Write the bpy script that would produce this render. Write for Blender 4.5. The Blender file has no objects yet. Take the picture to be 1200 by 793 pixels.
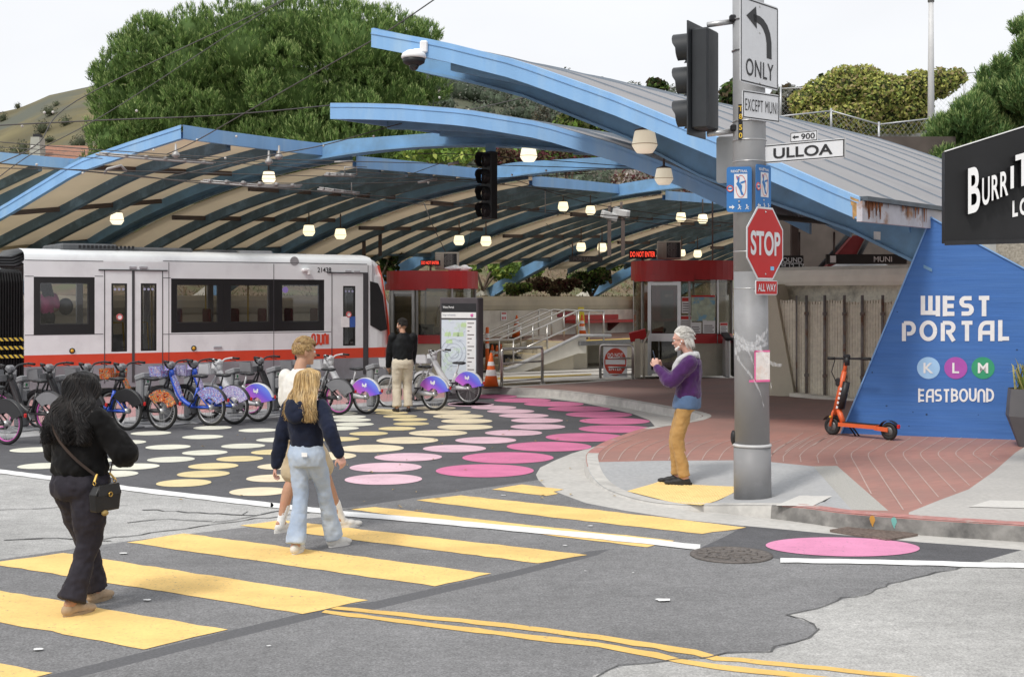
import bpy, bmesh, math, random
import numpy as np
from mathutils import Vector, Matrix, Euler, noise
from mathutils.geometry import delaunay_2d_cdt
random.seed(7)
C = bpy.context.scene.collection
PI = math.pi
R = math.radians

CH = 2.15                       # camera height
FP = 1520.0; HZ = 350.0         # focal length and horizon of the 1200 px wide photograph
sc = bpy.context.scene
cam = bpy.data.objects.new('camera', bpy.data.cameras.new('camera'))
C.objects.link(cam)
cam.location = (0, 0, CH); cam.rotation_euler = (R(90), 0, 0)
cam.data.sensor_width = 36; cam.data.lens = 36 * FP / 1200
cam.data.shift_y = -(396.5 - HZ) / 1200
cam.data.clip_end = 3000; cam.data.clip_start = .1
sc.camera = cam
W = bpy.data.worlds.new('World'); sc.world = W; W.use_nodes = True
nt = W.node_tree
bg = nt.nodes['Background']
sky = nt.nodes.new('ShaderNodeTexSky'); sky.sky_type = 'NISHITA'; sky.sun_disc = False
SUN_EL, SUN_AZ = 52, 215
sky.sun_elevation = R(SUN_EL); sky.sun_rotation = R(SUN_AZ)
sky.air_density = 1.0; sky.dust_density = 6.0; sky.ozone_density = 1.0
hs = nt.nodes.new('ShaderNodeHueSaturation'); hs.inputs['Saturation'].default_value = .22
hs.inputs['Value'].default_value = 1.0
mixw = nt.nodes.new('ShaderNodeMix'); mixw.data_type = 'RGBA'; mixw.inputs[0].default_value = .8
mixw.inputs[7].default_value = (8.2, 8.35, 8.65, 1)          # even cloud cover
nt.links.new(sky.outputs[0], hs.inputs['Color']); nt.links.new(hs.outputs[0], mixw.inputs[6])
tcw = nt.nodes.new('ShaderNodeTexCoord'); mpw = nt.nodes.new('ShaderNodeMapping'); mpw.inputs['Scale'].default_value = (1, 1, 2.5)
nzw = nt.nodes.new('ShaderNodeTexNoise'); nzw.inputs['Scale'].default_value = 2.6; nzw.inputs['Detail'].default_value = 5
rmw = nt.nodes.new('ShaderNodeMapRange'); rmw.inputs[1].default_value = .3; rmw.inputs[2].default_value = .7; rmw.inputs[3].default_value = .94; rmw.inputs[4].default_value = 1.05
cl = nt.nodes.new('ShaderNodeMix'); cl.data_type = 'RGBA'; cl.blend_type = 'MULTIPLY'; cl.inputs[0].default_value = 1
nt.links.new(tcw.outputs['Generated'], mpw.inputs[0]); nt.links.new(mpw.outputs[0], nzw.inputs[0]); nt.links.new(nzw.outputs['Fac'], rmw.inputs[0])
nt.links.new(mixw.outputs[2], cl.inputs[6]); nt.links.new(rmw.outputs[0], cl.inputs[7])
nt.links.new(cl.outputs[2], bg.inputs['Color']); bg.inputs['Strength'].default_value = .1
sun = bpy.data.objects.new('sun', bpy.data.lights.new('sun', 'SUN')); C.objects.link(sun)
sun.data.energy = 1.5; sun.data.angle = R(10); sun.data.color = (1, .96, .9)
_sd = Vector((math.sin(R(SUN_AZ)) * math.cos(R(SUN_EL)), math.cos(R(SUN_AZ)) * math.cos(R(SUN_EL)), math.sin(R(SUN_EL))))
sun.rotation_euler = _sd.to_track_quat('Z', 'Y').to_euler()
sc.view_settings.view_transform = 'Standard'; sc.view_settings.look = 'None'
sc.view_settings.exposure = 0.42; sc.view_settings.gamma = 1.0; sc.view_settings.use_curve_mapping = False
sc.cycles.max_bounces = 6; sc.cycles.transparent_max_bounces = 12
sc.cycles.use_denoising = True

def G(px, py, z=0.0):
    Y = FP * (CH - z) / (py - HZ)
    return Vector(((px - 600) / FP * Y, Y, z))
def P(px, py, Y):
    return Vector(((px - 600) / FP * Y, Y, CH + (HZ - py) / FP * Y))
def on(px, o, d):
    """distance along the plan line o + t d at which the line of sight px meets it"""
    q = (px - 600) / FP
    return (q * o[1] - o[0]) / (d[0] - q * d[1])
def onp(px, py, o, d):
    t = on(px, o, d)
    Y = o[1] + t * d[1]
    return t, CH + (HZ - py) / FP * Y

_M = {}
def mat(name, col, rough=.6, var=.12, vs=5., bump=0., bs=60., metal=0., spec=.4, col2=None, c2s=1.2, c2lo=.5, c2hi=.65, emit=0., sheen=0., coat=0., stretch=None, detail=5.):
    if name in _M: return _M[name]
    m = bpy.data.materials.new(name); m.use_nodes = True
    n = m.node_tree.nodes; l = m.node_tree.links
    b = n['Principled BSDF']
    tc = n.new('ShaderNodeTexCoord'); src = tc.outputs['Object']
    if stretch:
        mp = n.new('ShaderNodeMapping'); mp.inputs['Scale'].default_value = stretch
        l.new(src, mp.inputs['Vector']); src = mp.outputs[0]
    nz = n.new('ShaderNodeTexNoise'); nz.inputs['Scale'].default_value = vs; nz.inputs['Detail'].default_value = detail
    l.new(src, nz.inputs['Vector'])
    cr = n.new('ShaderNodeValToRGB')
    cr.color_ramp.elements[0].position = .3; cr.color_ramp.elements[1].position = .7
    cr.color_ramp.elements[0].color = [c * (1 - var) for c in col] + [1]
    cr.color_ramp.elements[1].color = [min(1, c * (1 + var)) for c in col] + [1]
    l.new(nz.outputs['Fac'], cr.inputs[0]); out = cr.outputs[0]
    if col2:
        n2 = n.new('ShaderNodeTexNoise'); n2.inputs['Scale'].default_value = c2s; n2.inputs['Detail'].default_value = 8; n2.inputs['Roughness'].default_value = .65
        l.new(src, n2.inputs['Vector'])
        r2 = n.new('ShaderNodeValToRGB'); r2.color_ramp.elements[0].position = c2lo; r2.color_ramp.elements[1].position = c2hi
        l.new(n2.outputs['Fac'], r2.inputs[0])
        mx = n.new('ShaderNodeMix'); mx.data_type = 'RGBA'
        l.new(r2.outputs[0], mx.inputs[0]); l.new(out, mx.inputs[6]); mx.inputs[7].default_value = list(col2) + [1]
        out = mx.outputs[2]
    l.new(out, b.inputs['Base Color'])
    b.inputs['Roughness'].default_value = rough; b.inputs['Metallic'].default_value = metal
    b.inputs['Specular IOR Level'].default_value = spec
    if sheen: b.inputs['Sheen Weight'].default_value = sheen
    if coat: b.inputs['Coat Weight'].default_value = coat; b.inputs['Coat Roughness'].default_value = .15
    if emit:
        l.new(out, b.inputs['Emission Color']); b.inputs['Emission Strength'].default_value = emit
    if bump:
        nb = n.new('ShaderNodeTexNoise'); nb.inputs['Scale'].default_value = bs; nb.inputs['Detail'].default_value = 4
        l.new(src, nb.inputs['Vector'])
        bp = n.new('ShaderNodeBump'); bp.inputs['Strength'].default_value = bump; bp.inputs['Distance'].default_value = .12 / max(bs, 8)
        l.new(nb.outputs['Fac'], bp.inputs['Height']); l.new(bp.outputs[0], b.inputs['Normal'])
    _M[name] = m
    return m
def glassmat(name, tint=(.3, .3, .3), gloss=.12):
    if name in _M: return _M[name]
    m = bpy.data.materials.new(name); m.use_nodes = True
    n = m.node_tree.nodes; l = m.node_tree.links
    n.remove(n['Principled BSDF'])
    tr = n.new('ShaderNodeBsdfTransparent'); tr.inputs[0].default_value = list(tint) + [1]
    gl = n.new('ShaderNodeBsdfGlossy'); gl.inputs['Roughness'].default_value = .03
    fr = n.new('ShaderNodeLayerWeight'); fr.inputs[0].default_value = .2
    mm = n.new('ShaderNodeMath'); mm.operation = 'MULTIPLY_ADD'; mm.inputs[1].default_value = .5; mm.inputs[2].default_value = gloss
    mx = n.new('ShaderNodeMixShader')
    l.new(fr.outputs['Fresnel'], mm.inputs[0]); l.new(mm.outputs[0], mx.inputs[0])
    l.new(tr.outputs[0], mx.inputs[1]); l.new(gl.outputs[0], mx.inputs[2])
    l.new(mx.outputs[0], n['Material Output'].inputs[0])
    _M[name] = m
    return m

ROOTS = {}
def tag(o, label=None, cat=None, group=None, kind=None):
    if label: o['label'] = label
    if cat: o['category'] = cat
    if group: o['group'] = group
    if kind: o['kind'] = kind
    return o
def thing(name, label, cat, loc=(0, 0, 0), rz=0., group=None):
    o = bpy.data.objects.new(name, None); C.objects.link(o)
    o.empty_display_size = .2
    o.location = loc; o.rotation_euler = (0, 0, rz)
    ROOTS[o.name] = Matrix.LocRotScale(Vector(loc), Euler((0, 0, rz)), None)
    return tag(o, label, cat, group)
def rootmat(o):
    while o.parent: o = o.parent
    return ROOTS.get(o.name, Matrix())
def copy_tree(o, parent=None):
    c = o.copy(); C.objects.link(c); c.parent = parent
    if o.name in ROOTS and parent is None: ROOTS[c.name] = ROOTS[o.name].copy()
    for ch in list(o.children): copy_tree(ch, c)
    return c

class MB:
    def __init__(s): s.v = []; s.f = []; s.m = []; s.sm = []
    def add(s, vs, fs, mi=0, smooth=False):
        b = len(s.v); s.v += [tuple(x) for x in vs]
        for f in fs: s.f.append([b + i for i in f]); s.m.append(mi); s.sm.append(smooth)
    def box(s, c, d, rz=0., mi=0, rot=None, bev=0.):
        M = rot if rot is not None else Matrix.Rotation(rz, 3, 'Z')
        c = Vector(c); hx, hy, hz = [q / 2 for q in d]
        if bev > 0:
            b = min(bev, hx * .9, hy * .9, hz * .9)
            vs = []
            for sx in (-1, 1):
                for sy in (-1, 1):
                    for sz in (-1, 1):
                        vs += [(sx * (hx - b), sy * (hy - b), sz * hz), (sx * (hx - b), sy * hy, sz * (hz - b)), (sx * hx, sy * (hy - b), sz * (hz - b))]
            bm = bmesh.new()
            for q in vs: bm.verts.new(q)
            r = bmesh.ops.convex_hull(bm, input=bm.verts)
            bm.verts.index_update()
            s.add([c + M @ q.co for q in bm.verts], [[q.index for q in f.verts] for f in bm.faces], mi)
            bm.free(); return s
        vs = [c + M @ Vector((x * hx, y * hy, z * hz)) for x in (-1, 1) for y in (-1, 1) for z in (-1, 1)]
        s.add(vs, [(0, 1, 3, 2), (4, 6, 7, 5), (0, 4, 5, 1), (2, 3, 7, 6), (0, 2, 6, 4), (1, 5, 7, 3)], mi); return s
    def prism(s, poly, ext, mi=0, cap=True):
        n = len(poly); e = Vector(ext)
        a = [Vector(p) for p in poly]; b = [p + e for p in a]
        fs = [(i, (i + 1) % n, n + (i + 1) % n, n + i) for i in range(n)]
        if cap: fs += [tuple(range(n))[::-1], tuple(range(n, 2 * n))]
        s.add(a + b, fs, mi); return s
    def beam(s, p, q, w, h, mi=0, up=(0, 0, 1)):
        p = Vector(p); q = Vector(q); d = (q - p).normalized()
        x = d.cross(Vector(up))
        if x.length < 1e-5: x = Vector((1, 0, 0))
        x.normalize(); z = x.cross(d)
        s.prism([p + x * w / 2 + z * h / 2, p - x * w / 2 + z * h / 2, p - x * w / 2 - z * h / 2, p + x * w / 2 - z * h / 2], q - p, mi); return s
    def tube(s, pts, r, n=8, mi=0, cap=True, smooth=True, flat=None):
        pts = [Vector(p) for p in pts]; k = len(pts)
        rs = r if isinstance(r, (list, tuple)) else [r] * k
        prev = None; vs = []
        for i, p in enumerate(pts):
            d = (pts[min(i + 1, k - 1)] - pts[max(i - 1, 0)])
            d = d.normalized() if d.length > 1e-9 else Vector((0, 0, 1))
            if prev is None:
                a = d.orthogonal().normalized()
            else:
                a = prev - d * prev.dot(d)
                a = a.normalized() if a.length > 1e-6 else d.orthogonal().normalized()
            prev = a; b = d.cross(a)
            ri = rs[i]
            for j in range(n):
                t = 2 * PI * j / n
                vs.append(p + a * math.cos(t) * ri + b * math.sin(t) * ri)
        fs = [(i * n + j, i * n + (j + 1) % n, (i + 1) * n + (j + 1) % n, (i + 1) * n + j) for i in range(k - 1) for j in range(n)]
        if cap: fs += [tuple(range(n))[::-1], tuple(range((k - 1) * n, k * n))]
        s.add(vs, fs, mi, smooth); return s
    def lathe(s, prof, c=(0, 0, 0), n=20, mi=0, M=None, smooth=True, cap=True):
        c = Vector(c); vs = []; k = len(prof)
        for r, z in prof:
            for j in range(n):
                t = 2 * PI * j / n; q = Vector((r * math.cos(t), r * math.sin(t), z))
                vs.append(c + (M @ q if M else q))
        fs = [(i * n + j, i * n + (j + 1) % n, (i + 1) * n + (j + 1) % n, (i + 1) * n + j) for i in range(k - 1) for j in range(n)]
        if cap: fs += [tuple(range(n))[::-1], tuple(range((k - 1) * n, k * n))]
        s.add(vs, fs, mi, smooth); return s
    def torus(s, c, R_, r, axis=(1, 0, 0), n=32, m=8, mi=0, a0=0., a1=2 * PI, flat=1.):
        ax = Vector(axis).normalized(); a = ax.orthogonal().normalized()
        if abs(ax.z) < .9:
            a = Vector((0, 0, 1)) - ax * ax.z; a.normalize()
        b = ax.cross(a); c = Vector(c); full = abs(a1 - a0 - 2 * PI) < 1e-6
        vs = []; k = n if full else n + 1
        for i in range(k):
            t = a0 + (a1 - a0) * i / n; d = a * math.cos(t) + b * math.sin(t)
            for j in range(m):
                u = 2 * PI * j / m
                vs.append(c + d * (R_ + r * math.cos(u)) + ax * r * flat * math.sin(u))
        fs = [(i * m + j, ((i + 1) % k) * m + j, ((i + 1) % k) * m + (j + 1) % m, i * m + (j + 1) % m) for i in range(n) for j in range(m)]
        s.add(vs, fs, mi, True); return s
    def ball(s, c, r, n=14, m=9, mi=0, M=None):
        c = Vector(c); rx, ry, rz = r if isinstance(r, (tuple, list)) else (r, r, r)
        vs = []
        for i in range(m + 1):
            p = PI * i / m
            for j in range(n):
                t = 2 * PI * j / n
                q = Vector((rx * math.sin(p) * math.cos(t), ry * math.sin(p) * math.sin(t), rz * math.cos(p)))
                vs.append(c + (M @ q if M else q))
        fs = [(i * n + j, (i + 1) * n + j, (i + 1) * n + (j + 1) % n, i * n + (j + 1) % n) for i in range(m) for j in range(n)]
        s.add(vs, fs, mi, True); return s
    def quad(s, a, b, c, d, mi=0): s.add([a, b, c, d], [(0, 1, 2, 3)], mi); return s
    def disc(s, c, r, x, y, n=24, mi=0, ry=None):
        c = Vector(c); x = Vector(x); y = Vector(y); ry = ry or r
        s.add([c + x * r * math.cos(2 * PI * i / n) + y * ry * math.sin(2 * PI * i / n) for i in range(n)], [tuple(range(n))], mi); return s
    def plate(s, poly, nrm, th, mi=0):
        """thick flat plate: polygon plus thickness along -nrm"""
        return s.prism(poly, Vector(nrm) * -th, mi)
    def build(s, name, mats, parent=None, clean=True):
        me = bpy.data.meshes.new(name)
        vs = s.v
        if parent is not None:
            inv = rootmat(parent).inverted()
            if getattr(s, 'world', True): vs = [inv @ Vector(q) for q in vs]
        me.from_pydata([tuple(q) for q in vs], [], s.f)
        if not isinstance(mats, (list, tuple)): mats = [mats]
        for m in mats: me.materials.append(m)
        me.polygons.foreach_set('material_index', s.m)
        me.polygons.foreach_set('use_smooth', s.sm)
        me.update()
        if clean:
            bm = bmesh.new(); bm.from_mesh(me)
            bmesh.ops.recalc_face_normals(bm, faces=bm.faces); bm.to_mesh(me); bm.free()
        o = bpy.data.objects.new(name, me); C.objects.link(o)
        if parent is not None: o.parent = parent
        return o
class LB(MB):
    world = False        # vertices already in the thing's own coordinates

def frame(x, y):
    x = Vector(x).normalized(); y = Vector(y).normalized(); z = x.cross(y)
    return Matrix((x, y, z)).transposed()
def text(name, s, o, x, y, h, mats, parent=None, width=None, bold=0., ext=.002, align='CENTER', world=True, spacing=1., shear=0.):
    """flat lettering: origin o = centre of the word, x = reading direction, y = up of the letters, h = capital height"""
    cu = bpy.data.curves.new('t', 'FONT'); cu.body = s; cu.size = 1; cu.align_x = 'CENTER'; cu.extrude = 0; cu.offset = bold; cu.space_character = spacing; cu.shear = shear
    ob = bpy.data.objects.new('t', cu); C.objects.link(ob)
    dg = bpy.context.evaluated_depsgraph_get()
    me = bpy.data.meshes.new_from_object(ob.evaluated_get(dg))
    bpy.data.objects.remove(ob); bpy.data.curves.remove(cu)
    co = np.array([v.co[:] for v in me.vertices])
    mb = MB(); mb.world = world
    if len(co) == 0: return None
    x0, x1 = co[:, 0].min(), co[:, 0].max(); y0, y1 = co[:, 1].min(), co[:, 1].max()
    sy = h / (y1 - y0); sx = (width / (x1 - x0)) if width else sy
    X = Vector(x).normalized(); Yv = Vector(y).normalized(); N = X.cross(Yv).normalized(); O = Vector(o)
    top = [O + X * ((p[0] - (x0 + x1) / 2) * sx) + Yv * ((p[1] - (y0 + y1) / 2) * sy) + N * ext for p in co]
    mb.add(top, [list(p.vertices) for p in me.polygons])
    bpy.data.meshes.remove(me)
    return mb.build(name, mats, parent, clean=False)
def strokes(mb, lines, w, o, x, y, sx=1., sy=1., ext=.002, mi=0, closed=False):
    """flat pen strokes of width w (in letter units scaled by sx, sy) on the plane o + x, y"""
    X = Vector(x).normalized(); Yv = Vector(y).normalized(); N = X.cross(Yv).normalized(); O = Vector(o)
    k = 0
    for ln in lines:
        pts = [(p[0] * sx, p[1] * sy) for p in ln]
        L = []; Rr = []
        n = len(pts)
        for i in range(n):
            a = pts[max(i - 1, 0)]; b = pts[min(i + 1, n - 1)]
            if i in (0, n - 1): d = Vector((b[0] - a[0], b[1] - a[1])).normalized(); nn = Vector((-d.y, d.x)); s = 1
            else:
                d1 = Vector((pts[i][0] - a[0], pts[i][1] - a[1])).normalized(); d2 = Vector((b[0] - pts[i][0], b[1] - pts[i][1])).normalized()
                n1 = Vector((-d1.y, d1.x)); n2 = Vector((-d2.y, d2.x)); nn = (n1 + n2).normalized(); s = 1 / max(.5, nn.dot(n1))
            L.append((pts[i][0] + nn.x * w / 2 * s, pts[i][1] + nn.y * w / 2 * s)); Rr.append((pts[i][0] - nn.x * w / 2 * s, pts[i][1] - nn.y * w / 2 * s))
        e = ext + k * .0004; k += 1
        vs = [O + X * p[0] + Yv * p[1] + N * e for p in L + Rr]
        mb.add(vs, [(i, n + i, n + i + 1, i + 1) for i in range(n - 1)], mi)
def arc(cx, cy, rx, ry, a0, a1, n=10):
    return [(cx + rx * math.cos(R(a0 + (a1 - a0) * i / n)), cy + ry * math.sin(R(a0 + (a1 - a0) * i / n))) for i in range(n + 1)]
def inpoly(x, y, poly):
    c = False; j = len(poly) - 1
    for i in range(len(poly)):
        xi, yi = poly[i][0], poly[i][1]; xj, yj = poly[j][0], poly[j][1]
        if (yi > y) != (yj > y) and x < (xj - xi) * (y - yi) / (yj - yi) + xi: c = not c
        j = i
    return c
def smooth(t): t = max(0., min(1., t)); return t * t * (3 - 2 * t)
def lerp(a, b, t): return a + (b - a) * t
def interp(x, tab):
    if x <= tab[0][0]: return tab[0][1]
    for (a, va), (b, vb) in zip(tab, tab[1:]):
        if x <= b: return va + (vb - va) * (x - a) / (b - a)
    return tab[-1][1]
def catmull(pts, k=6):
    pts = [Vector(p) for p in pts]; out = []
    for i in range(len(pts) - 1):
        p0 = pts[max(i - 1, 0)]; p1 = pts[i]; p2 = pts[i + 1]; p3 = pts[min(i + 2, len(pts) - 1)]
        for j in range(k):
            t = j / k
            out.append(.5 * ((2 * p1) + (p2 - p0) * t + (2 * p0 - 5 * p1 + 4 * p2 - p3) * t * t + (3 * p1 - p0 - 3 * p2 + p3) * t ** 3))
    out.append(pts[-1]); return out
UZ = Vector((0, 0, 1))
def road_mat(name, col, speck=.5, stain=.35, tint=(1, 1, 1), rough=.88, paint=None, wear=.60, wear_s=14.):
    """asphalt or paint on asphalt: stone speckle, mottling, large stains, tyre streaks; paint wears through to the stone"""
    if name in _M: return _M[name]
    m = bpy.data.materials.new(name); m.use_nodes = True
    n = m.node_tree.nodes; l = m.node_tree.links; b = n['Principled BSDF']
    tc = n.new('ShaderNodeTexCoord')
    def nz(s, d=4, r=.5, st=None, rot=0):
        src = tc.outputs['Object']
        if st:
            mp = n.new('ShaderNodeMapping'); mp.inputs['Scale'].default_value = st; mp.inputs['Rotation'].default_value = (0, 0, rot); l.new(src, mp.inputs[0]); src = mp.outputs[0]
        q = n.new('ShaderNodeTexNoise'); q.inputs['Scale'].default_value = s; q.inputs['Detail'].default_value = d; q.inputs['Roughness'].default_value = r; l.new(src, q.inputs[0]); return q.outputs['Fac']
    def ramp(f, a, bb, ca, cb):
        q = n.new('ShaderNodeValToRGB'); q.color_ramp.elements[0].position = a; q.color_ramp.elements[1].position = bb
        q.color_ramp.elements[0].color = [ca] * 3 + [1]; q.color_ramp.elements[1].color = [cb] * 3 + [1]; l.new(f, q.inputs[0]); return q.outputs[0]
    def mul(a, bb):
        q = n.new('ShaderNodeMix'); q.data_type = 'RGBA'; q.blend_type = 'MULTIPLY'; q.inputs[0].default_value = 1; l.new(a, q.inputs[6]); l.new(bb, q.inputs[7]); return q.outputs[2]
    rgb = n.new('ShaderNodeRGB'); rgb.outputs[0].default_value = [*col, 1]
    sp = mul(ramp(nz(58, 4, .8), .34, .68, 1 - speck * .8, 1 + speck * .8), ramp(nz(17, 3, .6), .35, .7, 1 - speck * .22, 1 + speck * .22))
    md = ramp(nz(4.5, 9, .75), .3, .7, 1 - stain * .40, 1 + stain * .40)
    lg = ramp(nz(.35, 6, .6), .35, .7, 1 + stain * .5, 1 - stain * .5)
    st = ramp(nz(1.1, 6, .65, (.35, 1.1, 1), R(-17)), .40, .75, 1.0 + stain * .10, 1 - stain * .30)
    out = mul(mul(mul(mul(rgb.outputs[0], sp), md), lg), st)
    if paint:
        pr = n.new('ShaderNodeRGB'); pr.outputs[0].default_value = [*paint, 1]
        pm = mul(mul(mul(pr.outputs[0], ramp(nz(2.2, 6, .6), .35, .75, 1.05, .84)), ramp(nz(40, 3), .3, .7, .96, 1.04)), ramp(nz(1.1, 5, .6, (.15, 1.6, 1), R(-17)), .5, .8, 1.0, .80))
        w1 = ramp(nz(wear_s, 10, .78), wear, wear + .07, 0, 1); w2 = ramp(nz(.9, 4), .38, .62, .25, 1)
        wm = mul(w1, w2)
        mx = n.new('ShaderNodeMix'); mx.data_type = 'RGBA'; l.new(wm, mx.inputs[0]); l.new(pm, mx.inputs[6]); l.new(out, mx.inputs[7]); out = mx.outputs[2]
    l.new(out, b.inputs['Base Color']); b.inputs['Roughness'].default_value = rough; b.inputs['Specular IOR Level'].default_value = .3
    bp = n.new('ShaderNodeBump'); bp.inputs['Strength'].default_value = .5 if not paint else .3; bp.inputs['Distance'].default_value = .003
    l.new(nz(150, 3, .6), bp.inputs['Height']); l.new(bp.outputs[0], b.inputs['Normal'])
    _M[name] = m; return m
ASPH = road_mat('asphalt', (.195, .194, .196), .6, .36)
ASPD = road_mat('dark_asphalt', (.10, .10, .106), .4, .34)
CONL = road_mat('old_concrete_road', (.365, .362, .352), .5, .42)
CONR = road_mat('pale_concrete_road', (.38, .375, .362), .5, .42)
GUT = mat('gutter_concrete', (.5, .485, .455), .85, .1, 14, .15, 90, col2=(.36, .35, .33), c2s=1.1, c2lo=.5, c2hi=.8)
REDL = road_mat('red_lane_paint', (.3, .29, .28), .4, .3, paint=(.47, .25, .25), wear=.52, wear_s=5)
PAD = mat('bike_pad_concrete', (.36, .36, .365), .85, .12, 10, .15, 120, col2=(.45, .45, .45), c2s=1.)
SLAB = mat('track_slab', (.52, .5, .46), .85, .1, 8, .15, 100, col2=(.36, .34, .31), c2s=1.3, c2lo=.5, c2hi=.75)
SEAL = mat('sealed_joint', (.11, .11, .115), .9, .2, 50, .2, 200)
WALK = mat('pavement_concrete', (.45, .435, .41), .85, .1, 20, .12, 120, col2=(.37, .36, .345), c2s=.7, c2lo=.45, c2hi=.75)
WALKG = mat('corner_concrete', (.37, .375, .38), .85, .1, 20, .12, 120, col2=(.44, .44, .435), c2s=.9, c2lo=.45, c2hi=.75)
def brick_mat(name, c1, c2, mortar, rot, sx=.2, sy=.065):
    m = bpy.data.materials.new(name); m.use_nodes = True
    n = m.node_tree.nodes; l = m.node_tree.links; b = n['Principled BSDF']
    tc = n.new('ShaderNodeTexCoord'); mp = n.new('ShaderNodeMapping'); mp.inputs['Rotation'].default_value = (0, 0, rot)
    l.new(tc.outputs['Object'], mp.inputs[0])
    br = n.new('ShaderNodeTexBrick'); br.inputs['Scale'].default_value = 1; br.inputs['Brick Width'].default_value = sx; br.inputs['Row Height'].default_value = sy
    br.inputs['Mortar Size'].default_value = .006; br.inputs['Color1'].default_value = [*c1, 1]; br.inputs['Color2'].default_value = [*c2, 1]; br.inputs['Mortar'].default_value = [*mortar, 1]
    l.new(mp.outputs[0], br.inputs[0])
    nz = n.new('ShaderNodeTexNoise'); nz.inputs['Scale'].default_value = .7; nz.inputs['Detail'].default_value = 8
    l.new(tc.outputs['Object'], nz.inputs[0])
    r = n.new('ShaderNodeValToRGB'); r.color_ramp.elements[0].position = .4; r.color_ramp.elements[1].position = .75
    l.new(nz.outputs[0], r.inputs[0])
    mx = n.new('ShaderNodeMix'); mx.data_type = 'RGBA'; l.new(r.outputs[0], mx.inputs[0]); l.new(br.outputs[0], mx.inputs[6]); mx.inputs[7].default_value = [c1[0] * .7, c1[1] * .85, c1[2] * .9, 1]
    l.new(mx.outputs[2], b.inputs['Base Color']); b.inputs['Roughness'].default_value = .75
    bp = n.new('ShaderNodeBump'); bp.inputs['Strength'].default_value = .25; bp.inputs['Distance'].default_value = .01
    l.new(br.outputs['Fac'], bp.inputs['Height']); bp.invert = True; l.new(bp.outputs[0], b.inputs['Normal'])
    return m
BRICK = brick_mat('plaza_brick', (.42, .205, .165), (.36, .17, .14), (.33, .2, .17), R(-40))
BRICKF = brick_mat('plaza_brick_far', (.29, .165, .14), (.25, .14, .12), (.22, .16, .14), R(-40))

RAMPC = G(770, 580)
def zs(x, y):
    d = math.hypot((x - RAMPC.x) * .9, (y - RAMPC.y))
    return .15 - .125 * smooth(1 - (d - .55) / 1.6)
def GS(px, py, dz=0.):
    z = .1
    for _ in range(6):
        p = G(px, py, z); z = zs(p.x, p.y) + dz
    return Vector((p.x, p.y, z))

edge_px = [(545, 463.5), (568, 463), (646, 467), (683, 471.7), (715.5, 478.6), (741.5, 484.7), (761, 492), (768, 499.8), (761, 505), (735, 512.8), (694, 523.7), (670, 531), (650.5, 539), (633, 547.5), (628, 556), (631, 562), (640, 571), (661, 579.5), (686.7, 589), (733, 598), (803, 608.7), (873, 615.7), (920, 620), (972, 625), (1080, 635), (1150, 640), (1200, 644), (1450, 664), (1900, 700), (2800, 765)]
kerb_px = [(560, 460.5), (600, 462), (657, 466), (713, 474), (757, 482), (785, 487.5), (808, 491.5), (823, 497), (812, 502.5), (787, 507), (752, 513.5), (726, 522.6), (705, 531.5), (690, 542), (686.5, 551), (692, 563), (713, 576), (744, 586.5), (778, 593), (817, 598), (850, 601), (904, 607), (950, 613), (1000, 620), (1100, 628), (1200, 634.5), (1450, 652), (1900, 685), (2800, 745)]
edge = [G(*p) for p in edge_px]
kerb = [Vector((p.x, p.y, 0)) for p in catmull([G(*p) for p in kerb_px], 4)]
walk_back = [Vector((22, 8, 0)), Vector((22, 30, 0)), G(1100, 440, .15), G(745, 444, .15), G(695, 447.5, .15), G(600, 453.5, .15), G(563, 456, .15)]
walk_poly = [(p.x, p.y) for p in kerb + walk_back]

def px_poly(l): return [(p.x, p.y) for p in (G(*q) for q in l)]
red_low = [(-400, 540), (0, 502), (160, 488), (252, 482.5), (310, 479), (455, 470), (530, 465)]
pad_low = [(-400, 560), (0, 514), (152, 502), (320, 488.5), (396, 482.5), (523, 471), (556, 464.2)]
white_left = [(-120, 534), (0, 550.5), (320, 592), (405, 603), (490, 612)]
R_gut = [(p.x, p.y) for p in edge] + [(p.x, p.y) for p in reversed(kerb)]
R_red = px_poly(red_low + [(556, 455), (440, 455), (0, 462), (-400, 480)])
R_pad = px_poly(red_low + [(556, 464)] + pad_low[::-1])
R_dark = px_poly(pad_low + edge_px[1:16] + [(572, 570.5), (486, 583), (406, 595), (320, 592), (0, 550.5), (-120, 534)])
R_dark2 = px_poly([(873, 615.7), (920, 620), (972, 625), (1080, 635), (1150, 640), (1197, 644), (1140, 660.5), (915, 655), (822, 641), (850, 628)])
R_conl = px_poly([(-300, 505), (-120, 534), (0, 550.5), (340, 595), (406, 603), (360, 607), (282, 618), (150, 633.5), (0, 655), (-200, 690), (-500, 640)])
_wob = [(1197, 644), (1140, 660.5), (1120, 666), (1045, 684), (1010, 697), (990, 701), (960, 712), (925, 720), (937, 725), (955, 732), (958, 738), (945, 748), (922, 756), (900, 762), (850, 766), (815, 771), (790, 774), (730, 780), (695, 791), (690, 800), (700, 1000), (2500, 1000), (2500, 700), (1450, 664), (1200, 644)]
R_conr = px_poly(_wob)
R_seal = px_poly([(40, 806), (250, 753), (385, 720), (440, 713.5), (520, 694), (600, 676), (700, 650), (715, 643), (690, 645.5), (600, 669), (520, 686), (440, 704), (385, 711), (250, 743), (20, 800)])
R_slab = px_poly([(430, 456), (556, 456), (575, 455.5), (600, 454), (695, 448), (745, 444.5), (1100, 440), (1100, 405), (430, 405)])
REG = [(R_gut, 4), (R_dark2, 1), (R_dark, 1), (R_red, 5), (R_pad, 6), (R_conl, 2), (R_conr, 3), (R_seal, 8), (R_slab, 7)]
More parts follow.
